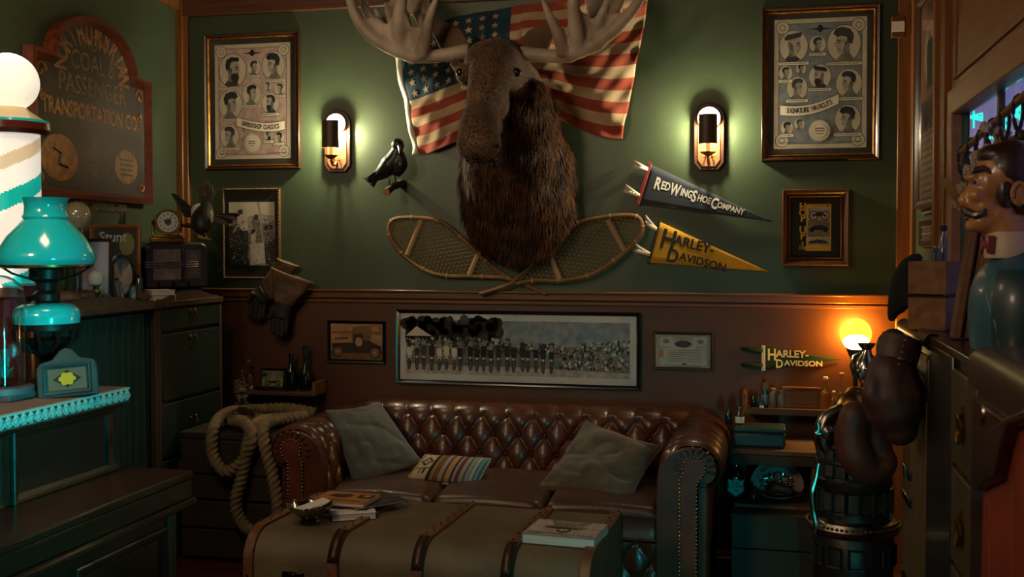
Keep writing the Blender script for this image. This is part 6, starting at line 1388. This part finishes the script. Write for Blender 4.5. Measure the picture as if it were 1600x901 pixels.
for k in range(4): a_ = PI/4+PI/2*k; ob('leg', G().tube([(RB*.8*cos(a_), RB*.8*sin(a_), .13), (RB*1.15*cos(a_), RB*1.15*sin(a_), .09), (RB*1.05*cos(a_), RB*1.05*sin(a_), .03), (RB*1.25*cos(a_), RB*1.25*sin(a_), .012)], [.022, .02, .014, .016], 8), M_NICKEL, st)
def sloc(px, py, Y): return P(px, py, Y=Y)
def bracket(pxs, Y):
    P_, r_ = smooth_path([sloc(x, y, Y) for x, y, r in pxs], [r for x, y, r in pxs], 5); return G().tube(P_, r_, 10, flat=.6)
ob('nickel_bracket', bracket([(1279, 722, .012), (1275, 745, .017), (1269, 768, .024), (1271, 795, .018), (1275, 818, .022), (1273, 834, .014)], -1.25), M_NICKEL, st, world=True)
ob('nickel_bracket', bracket([(1389, 745, .008), (1392, 775, .012), (1391, 805, .014), (1388, 838, .012)], -1.20), M_NICKEL, st, world=True)
g = G(); P_, r_ = smooth_path([sloc(x, y, -1.22) for x, y in ((1316, 636), (1294, 650), (1286, 668), (1288, 690), (1300, 710), (1306, 722))], [.026, .040, .048, .044, .030, .014], 6); g.tube(P_, r_, 16, flat=.7); g.sph(sloc(1294, 676, -1.27), (.026, .016, .030), 14, 10); g.sph(sloc(1294, 676, -1.285), (.014, .010, .017), 12, 8); g.tube([sloc(1270+8*cos(k*.55)+k*2.6, 660+6*sin(k*.55)+k*3, -1.262) for k in range(14)], .006, 6)
ob('nickel_ornament', g, M_NICKEL, st, world=True)
ob('brass_dome', G().lathe([(.07, zq(668)), (.085, zq(655)), (.078, zq(640)), (.055, zq(624)), (.03, zq(614)), (0, zq(611))], 32), M_BRASS, st)
zt3 = zq(611)
t = thing('silver_pitcher', 'tarnished silver embossed pitcher standing on the stove beside the lit globe', 'pitcher', (P(1353, 580, Y=SYc).x, SYc, zt3-.0)); sp_ = (P(1353, 600, Y=SYc)-Vector((0, -CD, CH))).dot(Vector((-sin(YAW), cos(YAW), 0)))/F_PX; zv = lambda py: P(1353, py, Y=SYc).z-zt3
t.location.x = SXc+.045
ob('vessel', G().lathe([(0, 0), (.034, 0), (.022, .012), (.03, .03), (.048, zv(590)), (.050, zv(575)), (.040, zv(562)), (.020, zv(552)), (.018, zv(546)), (.032, zv(539)), (.034, zv(536)), (.028, zv(537))], 28), M_SILVER, t); ob('handle', G().tube([(-.018, 0, zv(550)), (-.05, 0, zv(556)), (-.058, 0, zv(572)), (-.045, 0, zv(590))], .006, 8), M_SILVER, t)
ob('embossing', G().sph((0, -.045, zv(575)), (.016, .008, .014), 10, 8).sph((.03, -.035, zv(578)), (.012, .008, .012), 10, 8).sph((-.03, -.035, zv(578)), (.012, .008, .012), 10, 8), M_SILVER, t, kind='stuff')

# ------------------------------------------------------------------ standing wardrobe trunk along the right wall
WX = .465; WT = 1.285
wt = thing('wardrobe_trunk', 'tall open wardrobe trunk with ringed drawers against the right wall', 'trunk', (WX+.1, -2.2, 0)); M_OLIVE = wood('olive_trunk_board', '#5a4a2a', '#43371f', .6, 2); M_TRB = mat('black_trunk_fibre', '#161311', .35, col2='#231d18', scale=14, bump=.3, coat=.3)
def wbx(nm, x0, x1, y0, y1, z0, z1, m, bev=.003, par=wt): return ob(nm, G().box(((x0+x1)/2, (y0+y1)/2, (z0+z1)/2), (x1-x0, abs(y1-y0), abs(z1-z0))), m, par, world=True, bev=bev)
wbx('hanging_half', WX+.012, XR-.03, -1.60, -2.20, .02, WT-.03, M_TRB); 
for k in range(5): y0 = -1.61-.112*k; wbx('panel_board', WX, WX+.012, y0, y0-.108, .04, WT-.14, M_OLIVE, .002)
wbx('drawer_half', WX+.012, XR-.03, -2.64, -2.985, .02, WT-.02, M_TRB); wbx('top_board', WX-.004, XR-.03, -2.215, -3.0, WT-.022, WT, M_DARKWY, .004); wbx('hinge_post', WX-.004, XR-.03, -2.205, -2.635, .02, WT-.02, M_TRB, .006)
ob('top_rail', G().tube([(WX+.005, -1.58, WT-.018), (WX+.005, -2.26, WT-.018)], .026, 12), mat('worn_black_rail', '#1d1815', .28, .3), wt, world=True)
wbx('top_slab', WX+.01, XR-.03, -1.585, -2.22, WT-.025, WT, M_TRB); ob('brass_strip', G().box((WX-.004, -1.90, WT-.075), (.006, .60, .022), rx=0), mat('yellow_trunk_binding', '#8a6a1c', .5), wt, world=True)
for (y_, z0, z1) in ((-2.21, WT-.20, WT-.07),): wbx('corner_plate', WX-.006, WX+.03, y_-.03, y_+.02, z0, z1, M_NICKEL, .003)
for z in (.79, .70, .42): wbx('latch', WX-.010, WX+.002, -1.68, -1.86, z-.012, z+.012, mat('dark_trunk_metal', '#2a2320', .3, .8), .003)
for z in (.79,): wbx('latch_plate', WX-.014, WX-.004, -1.74, -1.78, z-.018, z+.018, M_NICKEL, .002)
for k, z1 in enumerate((1.235, .985, .735, .485, .245)):
    d = wbx('drawer', WX-.004, WX+.02, -2.65, -2.98, z1-.235, z1, mat('olive_drawer_front', '#4b4128', .5, col2='#3b331f', scale=6), .004)
    zz_ = z1-.115
    ob('ring_plate', G().lathe([(.012, 0), (.026, .001), (.026, .003), (0, .005)], 18, M=Matrix.Translation((WX-.004, -2.82, zz_)) @ Matrix.Rotation(-PI/2, 4, 'Y') @ Matrix.Diagonal((1.7, 1, 1, 1))), M_BRASS, d, world=True)
    ob('ring_handle', G().tube([(WX-.012-.004*abs(sin(a_)), -2.82+.026*cos(a_), zz_-.012+.034*sin(a_)) for a_ in [2*PI*k_/18 for k_ in range(18)]], .0045, 6, closed=True), M_BRASS, d, world=True)
# boxing gloves hanging from the rail
M_BOX1 = mat('dark_brown_boxing_leather', '#48291e', .55, col2='#2d1912', scale=8, bump=.5, bscale=40); M_BOX2 = mat('reddish_boxing_leather', '#5e2c1b', .55, col2='#3a1b11', scale=8, bump=.5, bscale=40)
bp_ = lambda x, y, Y: P(x, y, Y=Y)
def bglove(lab, body, thumb, cuff, m, Y):
    c = bp_(body[0][0], body[0][1], Y); t = thing('boxing_glove', lab, 'glove', c[:], group='old leather boxing gloves'); g = G()
    P_, r_ = smooth_path([bp_(x, y, Y+dy) for x, y, dy, r in body], [r for x, y, dy, r in body], 5); g.tube(P_, r_, 16); g.sph(P_[-1], r_[-1], 14, 10); g.sph(P_[0], r_[0], 14, 10)
    P2, r2 = smooth_path([bp_(x, y, Y+dy) for x, y, dy, r in thumb], [r for x, y, dy, r in thumb], 5); g.tube(P2, r2, 12); g.sph(P2[-1], r2[-1], 12, 8)
    ob('mitt', g, m, t, world=True, remesh=.008, sm=5)
    if cuff:
        P3, r3 = smooth_path([bp_(x, y, Y+dy) for x, y, dy, r in cuff], [r for x, y, dy, r in cuff], 5)
        ob('cuff', G().tube(P3, r3, 18), m, t, world=True, smooth=180)
        g = G()
        for k in range(5): q1 = P3[0].lerp(P3[-1], k/4); g.tube([q1+Vector((-.03, -.045, .004)), q1+Vector((0, -.062, 0)), q1+Vector((.03, -.05, -.008))], .0035, 5)
        ob('lacing', g, mat('cream_lace', '#8d7b60', .8), t, world=True)
    return t
bglove('large dark brown boxing glove hanging from the trunk rail', [(1394, 586, 0, .078), (1396, 615, 0, .097), (1400, 645, 0, .090), (1406, 668, 0, .056)], [(1372, 590, -.03, .035), (1364, 615, -.05, .034), (1372, 636, -.05, .028)], [(1410, 528, .02, .060), (1404, 548, .01, .064), (1400, 566, 0, .060)], M_BOX1, -2.12)
bglove('reddish brown boxing glove hanging lower, in front of the stove', [(1336, 650, 0, .055), (1330, 680, 0, .058), (1336, 710, 0, .062), (1356, 732, .02, .058), (1380, 728, .03, .045)], [(1350, 645, .02, .040), (1376, 700, .04, .04), (1388, 722, .04, .035)], None, M_BOX2, -1.62)
g = G(); rr = random.Random(8)
t = thing('tooled_cuff', 'pale tooled leather cuff bunched beside the boxing glove laces', 'leather cuff', bp_(1390, 530, -1.86)[:]); P_, r_ = smooth_path([bp_(x, y, -1.86) for x, y in ((1374, 548), (1380, 532), (1392, 522), (1404, 524), (1412, 536))], [.02, .03, .03, .03, .02], 5)
ob('leather_band', G().tube(P_, r_, 12, flat=.6), M_BLACKM, t, world=True, smooth=180); g = G()
for k in range(9):
    c_ = bp_(1376+4.4*k, 536-6*sin(PI*k/8), -1.905); g.tube([(c_.x+.010*cos(a_)*(1-a_/14), c_.y, c_.z+.012*sin(a_)*(1-a_/14)) for a_ in [k_*.5 for k_ in range(16)]], .0022, 4)
ob('tooling', g, mat('ivory_tooling', '#8c8272', .6), t, world=True, kind='stuff')

# ------------------------------------------------------------------ dark cabinet with leather panel, right foreground
FXc = .445; jb = thing('dark_cabinet', 'dark rounded wooden cabinet with orange leather panel at the right edge', 'cabinet', (.56, -3.6, 0)); YA, YB = -3.02, -4.3; JZ = 1.325
ob('case', G().box(((FXc+.012+XR-.03)/2, (YA+YB)/2, JZ/2-.03), (XR-.03-FXc-.012, YA-YB, JZ-.08)), M_DARKWZ, jb, world=True, bev=.02)
ob('front_face', G().box((FXc+.008, (YA+YB)/2, JZ/2-.05), (.02, YA-YB-.01, JZ-.12)), mat('polished_red_brown_wood', '#33150c', .3, col2='#260f08', scale=3, stretch=(1, 8, .6), coat=.3), jb, world=True, bev=.006)
g = G(); pts = [(FXc+.035-.045*sin(a_), JZ-.045-.0+.045*cos(a_)) for a_ in [PI/2*k/6 for k in range(7)]]+[(FXc-.006, JZ-.085), (FXc+.01, JZ-.095)]; pts = [(XR-.03, JZ-.0)]+pts+[(XR-.03, JZ-.095)]; n = len(pts)
g.add([(x, YA+.01, z) for x, z in pts]+[(x, YB, z) for x, z in pts], [tuple(range(n)), tuple(range(2*n-1, n-1, -1))]+[(i, n+i, n+(i+1) % n, (i+1) % n) for i in range(n)])
ob('rounded_top', g, M_DARKWY, jb, world=True, smooth=40)
a = P(1538, 648, X=FXc); ob('escutcheon', G().lathe([(0, .0), (.013, .0), (.011, .004), (0, .005)], 18, M=Matrix.Translation((FXc-.002, a.y, a.z)) @ Matrix.Rotation(-PI/2, 4, 'Y') @ Matrix.Diagonal((1.8, 1, 1, 1))), M_NICKEL, jb, world=True)
yz = lambda px, py: (lambda q: (q.y, q.z))(P(px, py, X=FXc-.006))
MY = lambda x: Matrix(((0, 1, 0, x), (1, 0, 0, 0), (0, 0, 1, 0), (0, 0, 0, 1)))     # outline in y,z drawn on a plane of constant x
pan = [yz(1537, 905), yz(1541, 766), yz(1578, 744), yz(1588, 700), yz(1601, 655), yz(1640, 640), yz(1640, 1000)]
ob('leather_panel', G().prism(pan, -.006, .010, M=MY(FXc-.006)), mat('orange_red_leather', '#8f3a1c', .4, col2='#742b13', scale=6, bump=.3, bscale=60, coat=.2), jb, world=True, bev=.004)
br = [yz(1541, 766), yz(1545, 745), yz(1553, 700), yz(1568, 672), yz(1598, 652), yz(1640, 636), yz(1640, 655), yz(1601, 668), yz(1590, 702), yz(1580, 748)]
ob('carved_bracket', G().prism(br, -.030, .004, M=MY(FXc-.006)), mat('polished_red_brown_wood', '#33150c', .3), jb, world=True, bev=.006)
g = G()
for px in (1546, 1581):
    for k in range(36):
        q_ = P(px, 775+k*6.2, X=FXc-.016) if px == 1546 else P(px, 760+k*6.2, X=FXc-.016); g.sph(q_, (.0012, .0016, .0022), 6, 4)
ob('stitching', g, mat('cream_stitch', '#8f5c40', .7), jb, world=True, kind='stuff')

# ------------------------------------------------------------------ bust, crate and bric-a-brac on the wardrobe trunk
ZB = WT+.001; YBU = -2.64; B = lambda x, y, dy=0: P(x, y, Y=YBU+dy)
bu_ = thing('plaster_bust', 'painted bust of a moustached man in a blue coat and red bow tie, facing left', 'bust', (B(1560, 505).x, YBU, ZB))
M_SKIN = mat('painted_plaster_skin', '#b5804d', .35, col2='#a06c3d', scale=9, coat=.35, bump=.1, bscale=40); M_HAIR = mat('painted_brown_hair', '#35201a', .45, col2='#281712', scale=20, coat=.2, bump=.3, bscale=60)
M_COAT = mat('chipped_blue_coat_paint', '#2f5a68', .45, col2='#24485a', scale=7, coat=.25, bump=.2, bscale=50); M_COATD = mat('dark_green_waistcoat_paint', '#1f3a3a', .45, coat=.25)
k_ = .00164
g = G(); g.sph(B(1572, 272), (.072, .068, .078), 20, 14); g.sph(B(1548, 285), (.052, .058, .060), 16, 12); g.sph(B(1540, 322), (.044, .048, .050), 16, 12)
g.sph(B(1537, 346), (.040, .040, .030), 14, 10); g.sph(B(1522, 352, -.0), (.022, .024, .018), 12, 8); g.sph(B(1560, 335), (.045, .050, .045), 14, 10)
g.tube([B(1520, 292), B(1509, 306), B(1505, 316)], [.011, .014, .016], 10); g.sph(B(1508, 316), (.017, .016, .014), 10, 8); g.sph(B(1516, 318, -.014), (.009, .009, .009), 8, 6)
g.sph(B(1521, 277, -.018), (.022, .025, .012), 10, 8); g.sph(B(1527, 305, -.028), (.022, .022, .020), 10, 8); g.sph(B(1527, 305, .028), (.022, .022, .020), 10, 8); g.sph(B(1516, 341, 0), (.014, .022, .008), 10, 8)
g.tube([B(1570, 340), B(1578, 372), B(1582, 400)], [.050, .048, .055], 18)
ob('head', g, M_SKIN, bu_, world=True, remesh=.0045, sm=4)
g = G(); g.sph(B(1580, 265), (.076, .073, .076), 20, 14); g.sph(B(1594, 285), (.062, .069, .07), 18, 12); g.sph(B(1556, 243), (.045, .055, .030), 14, 10); g.sph(B(1570, 298, -.045), (.022, .022, .045), 10, 8); g.sph(B(1570, 298, .045), (.022, .022, .045), 10, 8); g.sph(B(1600, 318), (.045, .05, .04), 12, 8)
ob('hair', g, M_HAIR, bu_, world=True, remesh=.005, sm=3)
for s in (-1, 1):
    e = B(1592, 303, s*.070); ob('ear', G().sph((e.x, e.y, e.z), (.019, .010, .030), 14, 10).tube([(e.x+.016*cos(a_), e.y+s*.008, e.z+.027*sin(a_)) for a_ in [R(-60+20*k) for k in range(14)]], .0055, 6), M_SKIN, bu_, world=True)
    q_ = B(1529, 285, s*.036); ob('eye', G().sph((q_.x-.004, q_.y, q_.z), (.010, .010, .009), 12, 8), mat('painted_eye_white', '#c9bda6', .2, coat=.6), bu_, world=True)
    ob('iris', G().sph((q_.x-.009, q_.y+s*.004, q_.z), (.006, .007, .006), 10, 8), mat('painted_blue_iris', '#1d3440', .2, coat=.6), bu_, world=True)
    ob('eyebrow', G().tube([B(1517, 275, s*.020), B(1526, 264, s*.040), B(1538, 262, s*.052), B(1547, 270, s*.056)], [.004, .008, .007, .003], 8), M_HAIR, bu_, world=True)
    ob('moustache', G().tube([B(1510, 328, s*.004), B(1513, 332, s*.022), B(1524, 336, s*.038), B(1536, 332, s*.046), B(1539, 325, s*.048)], [.007, .012, .010, .006, .003], 8), M_HAIR, bu_, world=True)
ob('lips', G().tube([B(1512, 341, -.018), B(1508, 342, 0), B(1512, 341, .018)], [.003, .005, .003], 8), mat('painted_red_lips', '#7c2f22', .3, coat=.4), bu_, world=True)
ob('collar', G().lathe([(.060, -.040), (.061, -.03), (.056, .018), (.052, .026), (.048, .015), (.054, -.035)], 28, c=tuple(B(1578, 378)-Vector((0, 0, 0)))), mat('painted_cream_collar', '#b9a285', .5), bu_, world=True)
g = G(); q_ = B(1543, 382, 0); g.sph(q_, (.012, .012, .013), 10, 8)
for s in (-1, 1): g.add([tuple(q_+Vector((dx, s*dy, dz))) for dx, dy, dz in ((-.008, .006, .006), (.008, .006, .006), (.010, .045, .024), (-.010, .045, .024), (-.008, .006, -.006), (.008, .006, -.006), (.010, .045, -.024), (-.010, .045, -.024))], [(0,1,2,3),(7,6,5,4),(0,4,5,1),(1,5,6,2),(2,6,7,3),(3,7,4,0)])
ob('bow_tie', g, mat('painted_red_bow', '#7a2318', .4, coat=.4), bu_, world=True, bev=.003)
bl = ZB; xx = B(1592, 500).x; g = G(); zsh2 = B(1592, 392).z-ZB
def torso(u, v, sx=.122, sy=.165, th=0):
    a_ = 2*PI*u; k = (1-v**4.5)**.5 if v < 1 else 0; r_ = .92+.12*v*(1-v)*4*.5; kk = max(k, .36*(1 if v > .9 else 0)); return Vector((xx+(sx)*kk*r_*cos(a_), YBU+sy*kk*r_*sin(a_), ZB+zsh2*v))
ob('coat', G().grid(lambda u, v: torso(u, v), 48, 22), M_COAT, bu_, world=True, smooth=180)
ob('lapel_edge', G().tube([torso(.5+.04, .95)*1.0, torso(.55, .8), torso(.60, .55), torso(.635, .3), torso(.65, .02)], .003, 6), mat('pale_coat_seam', '#6d8288', .5), bu_, world=True)
ob('waistcoat', G().grid(lambda u, v: torso(.62+.22*u, .02+.80*v)+Vector((0, -.003, 0)), 12, 14), M_COATD, bu_, world=True, smooth=180)
# crate
c = P(1442, 500, Y=-2.02); ct = thing('small_crate', 'small two-board wooden crate with a dark gap in front of the bust', 'crate', (c.x+.045, -1.96, ZB), rz=R(-24)); hcr = P(1440, 408, Y=-2.02).z-ZB
for z0, z1 in ((.0, hcr*.47), (hcr*.52, hcr)):
    ob('front_board', G().box((0, -.085, (z0+z1)/2), (.115, .014, z1-z0)), M_CRATEY, ct, bev=.002); ob('side_board', G().box((.0515, 0, (z0+z1)/2), (.012, .16, z1-z0)), M_CRATE, ct, bev=.002); ob('side_board', G().box((-.0515, 0, (z0+z1)/2), (.012, .16, z1-z0)), M_CRATE, ct, bev=.002)
ob('inner_box', G().box((0, 0, hcr/2), (.09, .15, hcr-.008)), M_BLACKM, ct)
zct = ZB+hcr+.001
for nm, lab, px, py0, py1, Yb, w, cap in (('small_bottle', 'tiny clear pot-bellied bottle on the small crate', 1467, 384, 406, -2.0, .013, M_NICKEL), ('small_bottle', 'clear bottle with dark stopper on the crate by the wood blocks', 1479, 352, 406, -1.98, .014, M_BLACKM)):
    b_ = P(px, 400, Y=Yb); h_ = P(px, py0, Y=Yb).z-zct+.0; t = thing(nm, lab, 'bottle', (b_.x-.008, Yb+.01, zct))
    ob('bottle_body', G().lathe([(0, 0), (w, 0), (w, h_*.6), (w*.5, h_*.72), (w*.5, h_*.85)], 14), M_SMB, t); ob('stopper', G().lathe([(w*.55, h_*.84), (w*.8, h_*.88), (w*.8, h_), (0, h_)], 12), cap, t)
for lab, x0, x1, y0, ry_ in (('narrow dark wood wedge standing left of its twin beside the bust', 1488, 1502, 342, 8), ('broader brown wood block tucked under the chin of the bust', 1506, 1536, 336, 8)):
    a, b_ = P(x0, 400, Y=-2.35), P(x1, 400, Y=-2.35); h_ = P(x0, y0, Y=-2.35).z-ZB; t = thing('wood_block', lab, 'wood block', ((a.x+b_.x)/2, -2.34, ZB), ry=R(ry_)); ob('block', G().box((0, 0, h_/2), (b_.x-a.x, .07, h_)), M_CRATE, t, bev=.004); ob('end_face', G().box((0, -.037, h_/2), (b_.x-a.x-.012, .004, h_-.012)), M_CRATEY, t, bev=.001)
# black coat bundled over the end of the trunk
t = thing('black_coat', 'black cloth coat slumped over the trunk end behind the crate', 'coat', (P(1410, 440, Y=-1.62).x, -1.62, ZB)); g = G(); cc = lambda x, y, Y=-1.60: P(x, y, Y=Y)
for lst in ([(1440, 398, .012), (1422, 412, .03), (1412, 435, .04), (1406, 462, .04), (1400, 488, .025)], [(1430, 410, .03), (1424, 445, .05), (1422, 480, .045)], [(1402, 440, .022), (1395, 475, .02), (1393, 503, .015)]):
    P_, r_ = smooth_path([cc(x, y) for x, y, r in lst], [r for x, y, r in lst], 4); g.tube(P_, r_, 12)
ob('cloth', g, mat('black_wool', '#0c0c0d', .9), t, world=True, remesh=.010, sm=4)
# dried bouquet behind the bust
YQ = -2.20; Q = lambda x, y, d=0: P(x, y, Y=YQ+d)
bq = thing('dried_bouquet', 'dried bouquet with cotton balls and seed heads behind the bust', 'dried flowers', (.60, YQ, ZB)); rr = random.Random(6)
root = Vector((.60, YQ, ZB)); ob('vase', G().lathe([(0, 0), (.035, 0), (.045, .05), (.03, .12), (.035, .14), (.03, .14)], 20), mat('brown_stoneware', '#3c2a1c', .5), bq)
def fluff(c, r, n, m, nm, ln=.012):
    g = G(); g.sph(c, r*.72, 12, 8)
    for _ in range(n):
        d = Vector((rr.gauss(0, 1), rr.gauss(0, 1), rr.gauss(0, 1))).normalized(); p = Vector(c)+d*r*.70; s = rr.uniform(.6, 1.2)*ln; g.sph(p, (s*.6, s*.6, s*.6), 5, 4)
    o = ob(nm, g, m, bq, world=True); ob('stem', G().tube([Vector(c), Vector(c).lerp(root+Vector((0, 0, .13)), .6)+Vector((0, 0, .01)), root+Vector((0, 0, .10))], .002, 5), mat('dry_stem', '#6b5230', .8), bq, world=True); return o
M_COT = mat('dusty_cotton', '#a59a94', .95); M_WOOL = mat('pale_wool_flower', '#a38f78', .95); M_SEED = mat('seed_head', '#6b5122', .8, col2='#3d2f16', scale=60)
for x, y, d, r in ((1540, 198, .0, .018), (1557, 205, .02, .024), (1572, 212, 0, .018)): fluff(Q(x, y, d), r, 14, M_COT, 'cotton_ball', .014)
for x, y, d, r in ((1518, 268, .0, .030), (1508, 296, .02, .030), (1530, 246, .02, .030), (1546, 236, -.02, .026), (1500, 318, .0, .024)): fluff(Q(x, y, d), r, 46, M_WOOL if y < 280 else mat('cream_blossom', '#8f7d58', .9), 'blossom', .012)
for x, y, d, r in ((1580, 225, .0, .030), (1598, 215, .03, .032), (1570, 238, .02, .026)): fluff(Q(x, y, d), r, 60, M_SEED, 'seed_head', .008)
for a0, a1 in (((1562, 250), (1553, 208)), ((1575, 240), (1610, 215)), ((1560, 240), (1566, 200))): ob('reed', G().tube([Q(*a0), Q((a0[0]+a1[0])/2+2, (a0[1]+a1[1])/2), Q(*a1)], [.009, .009, .003], 8), mat('tan_reed', '#8f6a34', .8), bq, world=True)
P_, r_ = smooth_path([Q(1508, 328, -.05), Q(1492, 305, -.08), Q(1482, 290, -.09), Q(1468, 273, -.10)], [.006, .016, .018, .003], 5); ob('dry_leaf', G().tube(P_, r_, 10, flat=.3), mat('tan_dry_leaf', '#8c6b3c', .7), bq, world=True)
# curtain rod with black rings across the window
rd = thing('curtain_rod', 'wooden curtain rod with black rings crossing the right window', 'curtain rod', (.64, -2.0, 1.9)); RX = XR-.05
a, b_ = P(1500, 240, X=RX), P(1620, 132, X=RX); ob('rod', G().tube([a, b_], .011, 10), mat('brown_rod_wood', '#6e4a22', .5), rd, world=True)
for k in range(7):
    q_ = a.lerp(b_, .04+.155*k); ob('ring', G().tube([(q_.x-.012*cos(a_), q_.y+.008*sin(2*a_), q_.z-.030+.046*sin(a_)) for a_ in [2*PI*j/16 for j in range(16)]], .0055, 6, closed=True), M_BLACKM, rd, world=True)
    
ob('rod_bracket', G().tube([a, (XR-.0, a.y, a.z)], .008, 8), M_BRASS, rd, world=True); ob('rod_bracket', G().tube([b_, (XR-.0, b_.y, b_.z)], .008, 8), M_BRASS, rd, world=True)

# ------------------------------------------------------------------ right wall poster and small frame
def wallR(px, py): q_ = P(px, py, X=XR-.012); return q_.y, q_.z
y0_, _ = wallR(1436, 200); y1_, _ = wallR(1469, 200); zb_ = (wallR(1436, 337)[1]+wallR(1469, 324)[1])/2+.02; zt4 = 2.66; wR = y0_-y1_
pr_ = thing('framed_poster', 'tall narrow-looking framed playbill on the right wall beside the shutters', 'poster', (XR, (y0_+y1_)/2, (zb_+zt4)/2), rz=-PI/2); hR = zt4-zb_
ob('frame', frame_geo(G(), wR, hR, .035, .035), M_FR1, pr_, smooth=0); g = G(); iw, ih = wR-.07, hR-.07; g.box((0, -.006, 0), (iw, .008, ih), 0)
g.poly([(-iw/2+.02, -ih*.02), (iw/2-.02, -ih*.02), (iw/2-.02, ih/2-.02), (-iw/2+.02, ih/2-.02)], -.0106, 1); g.ell(0, ih*.22, iw*.30, ih*.16, -.0110, 2, 24)
g.poly([(-iw*.12, ih*.05), (iw*.12, ih*.05), (iw*.16, ih*.26), (0, ih*.33), (-iw*.14, ih*.26)], -.0115, 3); g.ell(0, ih*.34, .045, .055, -.0119, 0, 14)
put_text(g, 'OMAHA!', 0, -ih*.085, -.0125, .185, 3, .80, .05); put_text(g, 'THE', 0, ih*.44, -.0112, .08, 3, 1)
for k in range(17): g.box((0, -.0108, -ih*.14-k*.031), (iw*(.86 if k % 3 else .7), .0006, .010), 4)
ob('print', g, [mat('tan_playbill', '#93765c', .7, col2='#7d624b', scale=9), mat('rust_playbill', '#7d4a35', .7, col2='#94644a', scale=9), M_GREYL, M_INK, mat('playbill_text', '#5b4a3c', .8)], pr_, smooth=0); ob('glass', G().box((0, -.018, 0), (iw, .0015, ih)), M_PANE, pr_, smooth=0)
ya3, zA = wallR(1438, 345); yb3, zB2 = wallR(1463, 385)
sm_ = thing('framed_print', 'small dark framed print on the right wall under the tall playbill', 'print', (XR, (ya3+yb3)/2, (zA+zB2)/2), rz=-PI/2); ob('frame', frame_geo(G(), ya3-yb3, zA-zB2, .03, .02), M_DARKW, sm_, smooth=0); ob('print', G().box((0, -.004, 0), (ya3-yb3-.05, .006, zA-zB2-.05)).ell(0, 0, .05, .03, -.0078, 1), [mat('dark_print', '#332a22', .7), M_TRIM], sm_, smooth=0)
